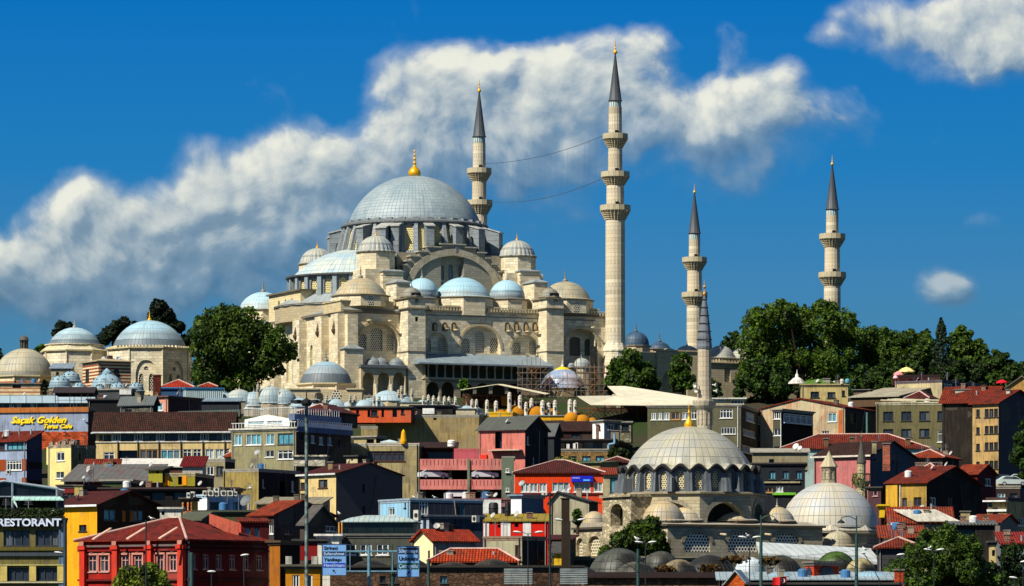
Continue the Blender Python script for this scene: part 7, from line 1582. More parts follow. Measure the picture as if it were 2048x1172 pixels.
b = B('tower_block', 'tall beige block with brown window bands and huge blank grey right wall', 1945, 1997, 2075, 805, 645, -42, mat=PL('#b0905a', .4), sidemat=PL('#43434a', .35), roof='gabx', rh=2.0, rmat=RT_, fw=w3, over=.5)
B('red_roof_house', 'broad red tiled roof just left of the tall beige block', 1884, 1990, 2010, 802, 668, -20, d=9, mat=PL('#1e1a14'), roof='gabx', rh=2.4, rmat=RT_, over=.5)
chimney(1911, 1942, 780, 790, 672, 'long pale ledge chimney on the broad red roof', PL('#b8b29a'), 1.0); chimney(2013, 2020, 780, 788, 648, 'small white chimney on the tall beige block roof', PL('#c9c4b0'), .6)
B('ochre_house', 'ochre plastered gable end at the right picture edge beyond the red parasol', 2012, 2075, 2080, 775, 705, -3, d=8, mat=PL('#b58a4a'), roof='gaby', rh=1.8, rmat=plain('#6a6050'), fw=((2020, 769, 2024, 772, 'o'),), yb=800)
B('gap_house', 'narrow tan house squeezed in the dark gap beside the olive block', 1928, 1946, 1948, 812, 675, -3, d=8, mat=PL('#8a6e3f', .5), rmat=DKR, fw=((1930, 860, 1944, 880, 'o'), (1930, 895, 1944, 915, 'o')))
# ---- right middle
b = B('long_roof_house', 'long low house with wide red tiled hip roof and white teal wall', 1565, 1855, 1862, 897, 640, -3, d=12, mat=PL('#9fb5ac', .3), roof='hip', rh=2.5, rmat=RT_, fw=((1572, 900, 1615, 906, 't'),), over=.4)
for px, i in ((1648, 'left'), (1700, 'middle'), (1812, 'right')): chimney(px, px + 9, 878 - (px == 1700) * 2, 890, 641, i + ' stub chimney on the long red hip roof', PL('#6a5238'), .7)
B('house', 'grey concrete attic house with crumbling tan wall and white dishes on its roof', 1505, 1616, 1622, 905, 622, -3, d=8, mat=PL('#8b8266', .5, '#6a4a20'), rmat=CON, roof='shed', rh=.8, fw=((1538, 918, 1548, 925, 'o'),), yb=940)
dish(1592, 893, 618, .5, 'white satellite dish on the crumbling grey attic', mat=WHITE()); dish(1600, 896, 617, .35, 'smaller white dish right of the first on the grey attic', mat=WHITE())
b = B('office_building', 'black fronted building with pale blue windows between the two beige domes', 1500, 1610, 1618, 928, 600, -4, d=10, mat=PL('#1b2027', .15), rmat=plain('#3a3430'), fw=R_(1545, 1598, 3, 12, [(942, 958)], 's') + [(1528, 975, 1545, 985, 'y'), (1552, 972, 1566, 984, 'c'), (1508, 935, 1516, 950, 'w')])
q = MB(); q.box(hit(b.O, b.u, 1522), hit(b.O, b.u, 1600), -.25, 0, Z(966, 600) - b.z0, Z(963, 600) - b.z0); q.build('ledge', PL('#a89a78'), b.root)
MB().box(hit(b.O, b.u, 1545), hit(b.O, b.u, 1592), -.3, 0, Z(990, 600) - b.z0, Z(985, 600) - b.z0).build('green_awning', plain('#6ab02a'), b.root)
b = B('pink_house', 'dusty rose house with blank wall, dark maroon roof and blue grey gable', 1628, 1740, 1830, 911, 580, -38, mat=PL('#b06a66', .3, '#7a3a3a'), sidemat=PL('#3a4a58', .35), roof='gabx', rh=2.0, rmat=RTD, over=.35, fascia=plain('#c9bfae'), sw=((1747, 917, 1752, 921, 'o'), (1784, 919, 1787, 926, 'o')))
chimney(1767, 1780, 888, 924, 574, 'tall brick and plaster chimney on the blue grey gable', brick('#a03c18'), 1.3); chimney(1745, 1753, 884, 890, 580, 'short beige chimney on the dark maroon roof ridge', PL('#a39a70'), .7)
b = B('small_house', 'mauve grey shop wall with one small window right of the ruined minaret', 1736, 1762, 1790, 976, 560, -25, mat=PL('#4a3036', .3), sidemat=PL('#2a1e20'), rmat=DKR, fw=((1746, 981, 1755, 992, 'p'),))
B('small_house', 'dark brick house with red tiled hip roof above the ochre house', 1820, 1885, 1918, 915, 612, -20, mat=brick('#3c1a16'), sidemat=PL('#1c1012'), roof='hip', rh=1.3, rmat=RTB, over=.5)
B('small_house', 'brown house with reddish hip roof tucked behind the ochre house', 1830, 1880, 1905, 948, 590, -20, mat=PL('#4a1a16'), sidemat=PL('#1e1212'), roof='hip', rh=1.6, rmat=RTB)
dish(1871, 940, 586, .5, 'grey dish on the reddish hip roof', mat=CON)
B('red_house', 'dark red house with one white window near the right edge', 1912, 1955, 1992, 948, 588, -30, mat=PL('#5a1212', .3), sidemat=PL('#4a1216', .3), roof='gabx', rh=1.3, rmat=RTB, sw=((1970, 955, 1982, 970, 'w'),))
b = B('ochre_house', 'two tone yellow ochre house with red roof left of a black gabled side', 1774, 1853, 1962, 965, 556, -32, mat=PL('#a8873c', .4), sidemat=PL('#16120f', .1), roof='gabx', rh=2.3, rmat=RT_, fw=((1804, 995, 1814, 1013, 'n'), (1827, 994, 1843, 1012, 'n'), (1804, 975, 1812, 977, 'c'), (1823, 975, 1830, 977, 'c'), (1837, 975, 1845, 977, 'c')), sw=((1860, 994, 1872, 1011, 'w'), (1896, 992, 1910, 1008, 'k'), (1897, 960, 1904, 970, 'c')), over=.4)  # gabled side is near black: shade put into its colour
MB().box(0, hit(b.O, b.u, 1797), -.35, 0, 0, b.H - .3).build('bay', PL('#c99a30', .3), b.root); b.pipe(1801, 968, 1022)
B('small_house', 'tiny bright yellow shop beside the wide flattened dome', 1760, 1776, 1778, 1012, 545, -3, d=4, mat=PL('#d9b01c'), rmat=PL('#d9b01c'), yb=1035)
b = B('cream_house', 'stained cream building with barred bay under a car terrace at the right edge', 1975, 2014, 2110, 998, 540, -30, mat=PL('#c7b070', .35), sidemat=PL('#b09a6a', .6, '#4a3a20'), rmat=plain('#3a1a16'), fw=((1977, 1004, 1984, 1012, 's'), (1985, 1015, 1996, 1040, 'k')), sw=((2034, 1035, 2048, 1050, 'w'),), over=.2)
MB().box(-.3, b.w + .2, -.9, 0, b.H - .35, b.H - .15).build('canopy_slab', WHITE(), b.root)
MB().box(0, b.w, -.25, 0, b.H - 1.6, b.H - 1.3).build('ledge', WHITE(), b.root)
b = B('terrace', 'flat parking deck at the right edge behind the stained cream building', 1990, 2040, 2110, 974, 600, -5, d=12, mat=PL('#2e2420', .3), rmat=CON, over=.1)
car('pale green white car on the right edge terrace', 2024, 972, 603, '#b8c4bc', .15, group='cars on the right edge terrace'); car('white car furthest right on the edge terrace', 2044, 968, 608, '#d8d8d8', -.1, group='cars on the right edge terrace'); car('dark blue car left on the edge terrace', 2008, 968, 610, '#1a2430', .1, group='cars on the right edge terrace')
b = B('market_house', 'long low cream wall shop with patched red tile roof and white sheets on top', 1779, 1905, 1912, 1046, 505, -3, d=10, mat=PL('#9a9272', .4), roof='gabx', rh=1.9, rmat=RTB, fw=((1800, 1061, 1825, 1068, 'o'), (1840, 1062, 1864, 1075, 'o'), (1880, 1060, 1896, 1070, 'o')), over=.3)
MB().box(hit(b.O, b.u, 1781), hit(b.O, b.u, 1802), -.3, -.1, Z(1059, 505) - b.z0, Z(1045, 505) - b.z0).build('sign_board', plain('#b9cfe4'), b.root)
o_ = text('?', b.root, (hit(b.O, b.u, 1788), -.34, Z(1056, 505) - b.z0), .8, plain('#2a4a8a')) if False else MB().obox((hit(b.O, b.u, 1791), -.33), (1, 0), .22, .05, Z(1055, 505) - b.z0, Z(1049, 505) - b.z0).build('sign_mark', plain('#1f4a9a'), b.root)
q = MB(); r = random.Random(3)
for i in range(7): x = i * .75; q.extr([(x, 0, 1.6), (x + .6, 0, 1.6), (x + 3.2, -3.5, .1), (x + 2.6, -3.5, .1)], (0, 0, .08))
tag(q.build('loose_roof_sheets', PL('#b9b4a4', .3), None, (X(1788, 507), 508, Z(1046, 507))), 'white sheets sliding over the patched red market roof', 'roof sheets')
B('shed_house', 'dark corrugated shed roof over a black stall right of the market house', 1905, 1990, 1998, 1050, 498, -3, d=8, mat=PL('#1a1816'), roof='shed', rh=.6, rmat=seams('#5a5a54', .4, wave=True), fw=((1915, 1058, 1950, 1072, 'o'),), over=.4)
chimney(1923, 1940, 1024, 1046, 510, 'thick tan chimney with slab behind the corrugated shed', PL('#a39468'), 1.0)
B('red_roof_house', 'red tiled roof strip left of the stained cream building', 1940, 2000, 2036, 1045, 525, -20, mat=PL('#7a6a60'), sidemat=seams('#6a5a54', .8), roof='gabx', rh=1.0, rmat=RTB, over=.3)
B('red_roof_house', 'red tiled roof wedge touching the bath house wall, upper one', 1762, 1846, 1850, 1075, 492, -3, d=7, mat=PL('#3a3026'), roof='shed', rh=1.4, rmat=RTB, over=.4)
B('red_roof_house', 'red tiled roof wedge touching the bath house wall, lower one', 1756, 1840, 1846, 1096, 478, -3, d=8, mat=PL('#3a3a40'), roof='hip', rh=1.3, rmat=RT_, over=.5)
B('red_roof_house', 'red sheet roof house at the bottom right edge behind the tree', 2005, 2090, 2095, 1088, 480, -3, d=9, mat=PL('#6a7a88'), roof='shed', rh=1.4, rmat=tiles('#962818', '#4a1a12'), over=.4)
B('small_house', 'cream corner house half hidden by the big tree at lower right', 1982, 1992, 1996, 1085, 478, -3, d=4, mat=PL('#c2ae74'), rmat=DKR, fw=((1984, 1100, 1990, 1112, 'o'),))
# ---- lower left and centre
b = B('striped_house', 'blue grey house with brown bands and white windows at the left edge', -30, 53, 84, 882, 600, -30, mat=PL('#8f9db4', .3), sidemat=PL('#26324a', .2), roof='shed', rh=1.4, rmat=RT_, fw=((13, 920, 43, 940, 'g'), (14, 882, 52, 899, 's'), (-20, 882, 10, 899, 'n')), over=.3)
for y0, y1 in ((918, 941), (955, 975)):
    for xa, xb in ((-30, 12), (44, 53)): MB().box(hit(b.O, b.u, xa) + .02, hit(b.O, b.u, xb) - .02, -.06, 0, Z(y1, 600) - b.z0, Z(y0, 600) - b.z0).build('brown_band', PL('#8a3c14', .3), b.root)
    MB().box(b.w, b.w + .05, 0, b.d, Z(y1 - 5, 600) - b.z0, Z(y0 + 5, 600) - b.z0).build('brown_band', PL('#1a1010'), b.root)  # side bands: the brown darkened to near black, shade painted in
acunit(12, 20, 940, 948, 597, 'air conditioner under the window of the striped house')
b = B('cream_house', 'cream block house with two dark windows and ruined parapet below the brick band', 96, 142, 192, 892, 625, -38, mat=PL('#dccb84', .15), sidemat=PL('#6f6650', .45), rmat=rubble('#a0907a', 2), fw=((113, 903, 129, 921, 'w'), (112, 943, 128, 956, 'w')), over=.05)  # side wall is the cream darkened, shade painted in
MB().box(-1.3, 0, 1, 5, b.H - 2.6, b.H).build('corner_tower', PL('#dccb84', .15), b.root)
q = MB(); r = random.Random(2)
for i in range(14): x = r.uniform(0, b.w); q.box(x, x + r.uniform(.2, .5), .1, .5, b.H + .2, b.H + r.uniform(.4, .9))
q.build('rubble', rubble('#b09a84', 3), b.root)
B('roof_house', 'wide shallow grey and red patchwork roof below the cream block house', 128, 300, 330, 962, 590, -6, d=12, mat=PL('#5a1a18'), roof='shed', rh=2.6, rmat=seams('#5d5d58', .9, dirt=.6, dirtc='#6a241c'), over=.4)
B('red_roof_house', 'dark red tiled slope beside the grey patchwork roof', 165, 232, 240, 955, 600, -6, d=8, mat=PL('#4a1a18'), roof='shed', rh=2.4, rmat=RT_, over=.3)
B('small_house', 'low brick red house with cream chimney block behind the yellow house', 115, 150, 218, 972, 545, -25, mat=PL('#6a1c18', .3), sidemat=PL('#2a1a14'), rmat=DKR, over=.2)
chimney(149, 165, 972, 996, 540, 'cream square chimney with dark slot on the brick red house', PL('#b3a058'), 1.2)
dish(178, 958, 548, .6, 'dark satellite dish above the brick red house', mat=plain('#3a3f44')); dish(168, 955, 550, .3, 'tiny dish mast left of the dark one'); antenna(187, 935, 965, 552, 'tall thin rooftop aerial near the dark dish')
b = B('yellow_house', 'bright yellow wall house with white eave and dark brown gabled right side', 112, 194, 320, 1010, 505, -40, mat=PL('#dc9c14', .35, '#9a6a14'), sidemat=PL('#2c1c10', .25), roof='gabx', rh=1.7, rmat=RTM, fascia=plain('#d8d8d4'), over=.5,
      sw=((208, 1018, 233, 1040, 's'), (258, 1018, 288, 1040, 's')), fw=((158, 1049, 173, 1062, 'k'),))
for px in (247, 262): MB().box(b.w, b.w + .08, hit(b.near, b.v, px) - .25, hit(b.near, b.v, px) + .25, Z(1042, 505) - b.z0, Z(1020, 505) - b.z0).build('ochre_panel', PL('#a8600c'), b.root)
b = B('shanty_house', 'long brown slab roof over a black open storey behind the yellow house', 205, 470, 482, 978, 540, -3, d=8, mat=PL('#12100f', .1), rmat=plain('#3a2a26'), over=.6, fw=((300, 984, 330, 1000, 'o'), (345, 984, 380, 1000, 'o')))  # solid near-black walls stand for the unlit interior under the slab
B('cabin', 'olive green plywood cabin on the brown slab roof', 297, 325, 340, 940, 545, -20, mat=PL('#8a8426', .3), sidemat=PL('#1a1a12'), rmat=DKR, fw=((312, 942, 318, 947, 'o'),), yb=965, roof='shed', rh=.4)
q = B('cabin', 'row of yellow and olive boarded panels on the brown slab roof', 326, 390, 428, 949, 545, -10, mat=PL('#8a8222', .3), sidemat=PL('#151412'), rmat=PL('#a89a70'), fw=((356, 950, 364, 969, 'o'),), yb=972, over=.1)
for px0, px1 in ((328, 338), (365, 373)): MB().box(hit(q.O, q.u, px0), hit(q.O, q.u, px1), -.06, 0, .1, q.H - .2).build('orange_panel', PL('#e88a0c', .15), q.root)
B('shack', 'curved maroon sheet shack behind the yellow boarded panels', 365, 405, 412, 932, 560, -4, d=5, mat=PL('#a8a49a'), roof='shed', rh=1.2, rmat=tiles('#6a1010'), yb=960)
B('small_house', 'olive bay wall under the slate roof left of the plywood cabin', 205, 262, 298, 962, 560, -8, mat=PL('#3a4426'), sidemat=PL('#191714'), rmat=CON, yb=985)
# AC building
b = B('white_building', 'white and pale blue rooftop block carrying a row of air conditioners', 394, 414, 492, 992, 505, 40, mat=PL('#8fb0cc', .25), sidemat=PL('#e4e4de', .1), rmat=plain('#9ab4c6'), fw=((420, 1004, 457, 1024, 'o'), (466, 1003, 484, 1022, 's')), over=.1)
for i, (p0, p1, a_, b_) in enumerate(((405, 413, 981, 992), (414, 427, 981, 992), (427, 438, 983, 992.5), (427, 438, 975, 983), (441, 452, 981, 992), (453, 466, 981, 992), (467, 474, 983, 992))):
    acunit(p0, p1, a_, b_, 500 + i * .05, ['first fan unit of the rooftop row, half hidden', 'second fan unit of the rooftop row', 'lower one of the stacked fan units in the row', 'upper one of the stacked fan units in the row', 'fan unit right of the stacked pair', 'sixth fan unit of the rooftop row', 'last dark fan unit of the rooftop row'][i], group='air conditioners in a row on the white block')
B('pipe_house', 'narrow house with ornate brick arches and orange stripes beside the white block', 364, 383, 396, 998, 502, -20, mat=brick('#a8582a', '#d0b080', .5, .4), sidemat=PL('#d09030'), rmat=DKR, fw=((367, 1003, 374, 1022, 'o'), (377, 1003, 384, 1022, 'o')))
acunit(373, 380, 985, 996, 500, 'left of two white fan units above the brick arches'); acunit(381, 389, 983, 994, 500.5, 'right of two white fan units above the brick arches')
B('white_wall', 'low white parapet and tank beside the ornate brick arches', 320, 362, 366, 1018, 496, -3, d=3, mat=PL('#c9c4b4'), rmat=PL('#d0ccc0'), fw=((323, 1022, 329, 1030, 'o'),), cat='wall', over=.3)
dish(493, 1002, 498, .8, 'large tilted dish right of the white block', mat=plain('#5a5f60')); 
B('green_roof_building', 'low dark building with green black roof in front of the white block', 392, 510, 518, 1024, 485, -4, d=6, mat=PL('#4a4a2a'), rmat=plain('#3a3f2a'), over=.4)
# brown old building with gables
b = B('brown_house', 'old brown grey plastered row with twin gables and red tile slope at left', 500, 548, 670, 1030, 475, -42, mat=PL('#3a3634', .5, '#1a1818'), sidemat=PL('#4e403c', .6, '#2a2420'), roof='gabx', rh=1.6, ridge=.45, rmat=RTB, fw=((538, 1049, 552, 1068, 'w'),), sw=((569, 1058, 579, 1068, 'p'), (651, 1047, 671, 1060, 'w'), (617, 1050, 620, 1060, 'w')))
B('brown_house', 'lower grey gabled wing right of the twin gabled brown row', 600, 612, 672, 1048, 468, -30, mat=PL('#4a3d39', .6), sidemat=PL('#453b36', .6), roof='gabx', rh=2.0, rmat=plain('#4a4640'), sw=((651, 1048, 671, 1061, 'w'),))
B('beige_house', 'long beige sheet roofed wall between the ochre house and the brown gables', 513, 640, 660, 1008, 540, -6, d=8, mat=PL('#9b8c66', .4), roof='shed', rh=1.0, rmat=seams('#8d8468', 1.0, dirt=.5), over=.4)
B('red_wall_house', 'dark red walled yard house behind the lamp mast base', 590, 652, 656, 1082, 448, -3, d=5, mat=PL('#7a1010', .3), rmat=DKR, yb=1120)
b = B('ochre_shop', 'narrow ochre walled shop with black front under the brown gables', 539, 560, 600, 1085, 440, -35, mat=PL('#9a5a10', .35), sidemat=PL('#140f0c', .1), rmat=plain('#4a3a24'), fw=())
b = B('hotel', 'yellow ochre shop front with small balcony and pale posts at the bottom', 571, 640, 645, 1133, 412, -4, d=8, mat=PL('#b87810', .3), rmat=plain('#4a4434'), fw=((585, 1150, 599, 1176, 'w'), (612, 1150, 625, 1176, 'w')), over=.5)
m = MB()
for px in (578, 630): a = hit(b.O, b.u, px); m.box(a - .3, a + .3, -.4, .2, b.H + .22, b.H + 1.0)
m.build('posts', PL('#a8a898'), b.root)
b = B('glass_hall', 'grey building with curved lead roof over a dark glazed top floor', 676, 830, 838, 1071, 455, -4, d=10, mat=PL('#4a4c42', .35), rmat=plain('#5a5a50'), fw=((689, 1088, 712, 1110, 'w'), (720, 1088, 743, 1110, 'w'), (753, 1088, 777, 1110, 'w')), over=.2)
a0, a1 = hit(b.O, b.u, 686), hit(b.O, b.u, 825); gz = Z(1044, 455) - b.z0
m = MB(); m.box(a0, a1, .6, 8, b.H + .2, gz); m.build('glazing', seams('#151d1c', 1.5, rough=.15, dirt=.2, dirtc='#3a4a3a'), b.root)
m = MB(); rz = Z(1029, 455) - b.z0
m.prism([(a0 - .3, .2), (a1 + .3, .2), (a1 + .3, 8.3), (a0 - .3, 8.3)], gz, gz + .1)
for z0, z1, k0, k1 in ((gz + .1, gz + (rz - gz) * .6, 0, .9), (gz + (rz - gz) * .6, rz, .9, 2.4)): m.prism([(a0 - .3 + k0, .2 + k0), (a1 + .3 - k0, .2 + k0), (a1 + .3 - k0, 8.3 - k0), (a0 - .3 + k0, 8.3 - k0)], z0, z1, top=[(a0 - .3 + k1, .2 + k1), (a1 + .3 - k1, .2 + k1), (a1 + .3 - k1, 8.3 - k1), (a0 - .3 + k1, 8.3 - k1)])
m.build('lead_roof', seams('#9fb0ae', .55, dirt=.4, dirtc='#8a8250'), b.root)
for px in (678, 684): MB().tube((hit(b.O, b.u, px), .1, b.H + .2), (hit(b.O, b.u, px), .1, gz), .1).build('column', PL('#c08a3c'), b.root)
B('white_house', 'narrow white end wall with cornice behind the direction sign', 635, 640, 678, 1072, 448, 0, d=8, mat=PL('#d9d4c4', .2), rmat=PL('#e0dccf'), over=.4)
b = B('metal_house', 'light blue metal clad rooftop house with dark blue grey right wing', 758, 820, 966, 1000, 486, -62, mat=seams('#8fc0d8', 1.0, dirt=.25, dirtc='#a0a8a0'), sidemat=seams('#1c2330', .8, dirt=.3), roof='flat', rmat=plain('#8a9aa4'), fw=((777, 1013, 789, 1029, 'w'), (809, 1005, 812, 1015, 'k')), sw=((838, 1002, 857, 1029, 'g'), (920, 1003, 930, 1032, 's')), over=.1, d=12)
B('grey_lower_house', 'stained blue grey rendered wall with small window below the dark metal wing', 841, 858, 966, 1033, 470, -62, mat=PL('#a9b4ba', .3), sidemat=PL('#3a424e', .5, '#141820'), rmat=plain('#5a6068'), sw=((908, 1053, 922, 1064, 'k'),), d=10)
acunit(825, 838, 1020, 1041, 470, 'tall twin fan air conditioner on the light blue house', -.7); acunit(941, 955, 1031, 1044, 462, 'square air conditioner on the stained blue grey wall', -.9)
b = B('cream_house', 'cream gabled cottage with bright red tiled roof behind the right direction sign', 828, 866, 952, 1080, 436, 38, mat=PL('#8e8a80', .3), sidemat=PL('#e9d9a4', .12), roof='gabx', rh=1.0, rmat=tiles('#a03014', '#5a2412'), fw=((905, 1094, 921, 1112, 'o'), (858, 1097, 870, 1116, 'o')), over=.4)
B('low_roof_house', 'low orange tiled double pitch roof along the old vaulted market', 862, 1032, 1036, 1124, 424, -3, d=8, mat=PL('#3a2a20'), roof='hip', rh=1.4, rmat=tiles('#a33410', '#5a2a18'), over=.4)
b = B('striped_cabin', 'red and white striped rooftop cabins with mustard sheet roofs', 967, 1096, 1100, 1043, 500, -3, d=7, mat=PL('#cf1a0c', .2), roof='shed', rh=.9, rmat=seams('#8f7a1c', .9, dirt=.5), fw=((995, 1049, 1001, 1055, 'o'), (1018, 1048, 1023, 1056, 'o'), (1029, 1048, 1037, 1054, 'o')), over=.2)
for p0, p1 in ((967, 978), (1002, 1021), (1046, 1062)): MB().box(hit(b.O, b.u, p0), hit(b.O, b.u, p1), -.06, 0, .1, b.H - .05).build('white_panel', PL('#e0ddd4', .15), b.root)
b = B('plain_house', 'plain grey beige house with one barred window below the striped cabins', 967, 1044, 1090, 1076, 452, -35, mat=PL('#9a9478', .3), sidemat=PL('#1f2326', .15), rmat=plain('#7a6450'), fw=((1030, 1090, 1040, 1113, 'n'),), over=.08)
B('flat_block', 'white and blue rooftop rooms between the car park and the striped cabins', 1022, 1043, 1087, 992, 520, -30, mat=PL('#e4e4e0', .1), sidemat=PL('#3a5a80', .3), rmat=plain('#6a7a88'), yb=1030)
B('flat_block', 'low white and red trimmed roof edge in front of the car park', 840, 1020, 1025, 1000, 560, -3, d=6, mat=PL('#b07078'), rmat=PL('#8a4a50'), over=.2)
tag(MB().box(0, 2.4, 0, 1.5, 0, 1.7).build('roof_box', WHITE(), None, (X(963, 515), 515, Z(1027, 515))), 'white roof cabin box left of the black water tanks', 'box')
tk_ = tank(987, 1005, 1028, 506, 19, 'large black water tank with white rim marks', plain('#0d0d0d')); tank(1015, 1004, 1040, 504, 11, 'tall narrow black tank right of the large black one', plain('#0d0d0d'))
antenna(1022, 960, 1000, 560, 'thin aerial mast on the pink car park roof edge'); antenna(967, 980, 1000, 559, 'short aerial on the white and red trimmed roof edge')
b = B('beige_house', 'plain beige gable wall between the dark post and the lower mosque', 1100, 1178, 1196, 1003, 545, -10, mat=PL('#a39c82', .3), sidemat=PL('#3a332a'), roof='gaby', rh=1.2, ridge=.2, rmat=DKR)
B('shop_row', 'shaded brown shop row with dim green door beside the dark post', 1096, 1140, 1152, 1080, 470, -4, d=6, mat=rubble('#5a4c30', 1.6), roof='shed', rh=.7, rmat=RTM, fw=((1104, 1092, 1112, 1110, 's'),))
B('yellow_shop', 'tiny yellow kiosk wall beside the dark post', 1108, 1131, 1133, 1105, 455, -4, d=3, mat=PL('#e0b020'), roof='shed', rh=.9, rmat=DKR)
for i in range(3): pass
# ---- front row
fwr = [(5, 1058, 31, 1092, 'o'), (37, 1058, 61, 1092, 'o'), (71, 1058, 95, 1092, 'o'), (96, 1058, 118, 1092, 'o')]
b = B('restaurant_building', 'olive restaurant building with roof pergola and white capital lettering, lower left', -20, 127, 134, 1040, 405, -5, d=14, mat=PL('#6a6236', .4), sidemat=PL('#2c3a44'), rmat=PL('#5a5a3a'), fw=[(7, 1060, 60, 1093, 'k'), (71, 1060, 118, 1093, 'k'), (14, 1136, 58, 1162, 'k'), (74, 1136, 118, 1162, 'k'), (-18, 1060, -4, 1093, 'k')], over=.1)
for y0, y1, c in ((1094, 1101, '#5a5220'), (1105, 1112, '#3c464c'), (1129, 1131, '#b8b070'), (1163, 1166, '#b8b48c')): MB().box(-.1, b.w + .1, -.25, 0, Z(y1, 405) - b.z0, Z(y0, 405) - b.z0).build('string_course', PL(c, .2), b.root)
for px in (8, 66, 122): MB().box(hit(b.O, b.u, px) - .33, hit(b.O, b.u, px) + .33, -.2, 0, Z(1162, 405) - b.z0, Z(1131, 405) - b.z0).build('pilaster', PL('#c4ad5e', .2), b.root)
MB().box(hit(b.O, b.u, 118), b.w + .05, -.15, 0, -1, b.H).build('corner_strip', PL('#5a6f86', .2), b.root)
zs_ = Z(1052, 405) - b.z0; MB().box(0, b.w, -.35, -.05, Z(1054, 405) - b.z0, Z(1036, 405) - b.z0).build('sign_band', plain('#171a18'), b.root)
fit(text('RESTORANT', b.root, (hit(b.O, b.u, -2), -.5, zs_ - .0), 1.0, plain('#c6cfe0'), bold=.03, ext=.08), b, -3, 124)
r_ = np.random.default_rng(5); n = 2600; pts = np.stack([r_.uniform(0, b.w, n), r_.uniform(-.4, .8, n), b.H + .3 + r_.uniform(-.2, .85, n)], 1)
leaves('hedge', pts, np.tile([0, -1., .3], (n, 1)), .13, leafm('#0c1406', '#2c3c14'), b.root, 5)
pg = thing('pergola', 'steel framed gable pergola with dark glass on the restaurant roof', 'pergola', (X(0, 408), 408, Z(1020, 408)))
zg_ = lambda py: Z(py, 408) - Z(1020, 408); xg = lambda px: X(px, 408) - X(0, 408)
m = MB()
for y in (0, 6):
    for a_, b_ in (((-25, 968), (8, 962)), ((8, 962), (116, 977))): m.tube((xg(a_[0]), y, zg_(a_[1])), (xg(b_[0]), y, zg_(b_[1])), .13, n=5)
    for px, py in ((25, 965), (114, 977)): m.tube((xg(px), y, zg_(1020)), (xg(px), y, zg_(py)), .11, n=5)
    m.tube((xg(-25), y, zg_(993)), (xg(116), y, zg_(993)), .08, n=4)
m.build('frame', plain('#7f8c96', .5), pg)
q = MB(); q.extr([(xg(-25), .2, zg_(992)), (xg(114), .2, zg_(992)), (xg(114), .2, zg_(978)), (xg(8), .2, zg_(963)), (xg(-25), .2, zg_(968))], (0, 5.6, 0)); q.build('glazing', seams('#10151a', 1.4, rough=.2, dirt=.2), pg)
aw = MB(); aw.add([(xg(28), -1.6, zg_(1000)), (xg(131), -1.6, zg_(1000)), (xg(118), .3, zg_(992)), (xg(26), .3, zg_(992))], [(0, 1, 2, 3)]); aw.add([(xg(28), -1.6, zg_(1002)), (xg(131), -1.6, zg_(1002)), (xg(131), -1.6, zg_(1000)), (xg(28), -1.6, zg_(1000))], [(0, 1, 2, 3)])
aw.build('awning', seams('#a9d4c4', .5, dirt=.15), pg)
MB().extr([(xg(26), -.4, zg_(992)), (xg(31), -.6, zg_(994)), (xg(37), -.8, zg_(1017)), (xg(29), -.6, zg_(1006))], (0, .08, 0)).build('rolled_curtain', PL('#b5d0c0'), pg)
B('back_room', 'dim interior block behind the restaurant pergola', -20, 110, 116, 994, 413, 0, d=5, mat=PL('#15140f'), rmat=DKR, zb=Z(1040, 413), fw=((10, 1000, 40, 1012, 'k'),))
# red building
RB = PL('#9c1c12', .6, '#3a1410'); RB_SHADE = PL('#5e1114', .35, '#2a0a0a')  # second red is the shaded side, shade put into the colour
fwr = [(176, 1110, 193, 1142, 'p'), (200, 1110, 217, 1142, 'p'), (242, 1110, 258, 1142, 'p'), (268, 1110, 284, 1142, 'p'), (312, 1110, 327, 1142, 'p'), (338, 1110, 353, 1142, 'p')]
fwr += [(a, 1172, c, 1190, 'p') for a, _, c, _, _ in fwr]
sd_ = [(px, 1108, px + 12, 1138, 'p') for px in (380, 406, 432, 459, 486, 513)]
b = B('red_building', 'crimson ottoman style corner building with pale window surrounds and red hip roof', 160, 372, 537, 1080, 440, -35, mat=RB, sidemat=RB_SHADE, roof='hip', rh=2.6, rmat=tiles('#7a2214', '#2e1610'), fw=fwr, sw=sd_, over=.5)
for i, (p0, p1) in enumerate(((165, 175), (230, 240), (298, 308), (361, 372))):
    xa, xb = hit(b.O, b.u, p0), hit(b.O, b.u, p1); m = MB(); m.box(xa, xb, -.55, 0, -1, b.H - .9); m.box(xa - .15, xb + .15, -.7, 0, b.H - .9, b.H - .5); o = m.build('pilaster', PL('#c4301c', .25), b.root)
    MB().box(xa + .05, xb - .05, -.62, -.55, b.H - .45, b.H - .02).build('bracket', PL('#b87a68', .2), o)
for f in b.F:
    if f[3] > b.H - 3.5:
        m = MB(); w_ = .16; x0_, x1_, z0_, z1_ = f[:4]
        m.box(x0_ - w_ - .1, x0_ - .1, -.12, 0, z0_, z1_ + .1); m.box(x1_ + .1, x1_ + .1 + w_, -.12, 0, z0_, z1_ + .1); m.box(x0_ - w_ - .1, x1_ + w_ + .1, -.14, 0, z1_ + .1, z1_ + .3); m.box((x0_ + x1_) / 2 - .2, (x0_ + x1_) / 2 + .2, -.18, 0, z1_ + .3, z1_ + .65); m.build('window_surround', PL('#c08070', .2), b.root)
for y0, y1, c in ((1088, 1092, '#6a5a58'), (1097, 1101, '#7a1410'), (1157, 1161, '#5a1010')):
    MB().box(-.1, b.w + .1, -.3, 0, Z(y1, 440) - b.z0, Z(y0, 440) - b.z0).build('string_course', PL(c, .3), b.root); MB().box(b.w, b.w + .3, 0, b.d, Z(y1, 440) - b.z0, Z(y0, 440) - b.z0).build('string_course', PL('#3a0e10', .3), b.root)  # side courses repeat the shaded side's painted darkening
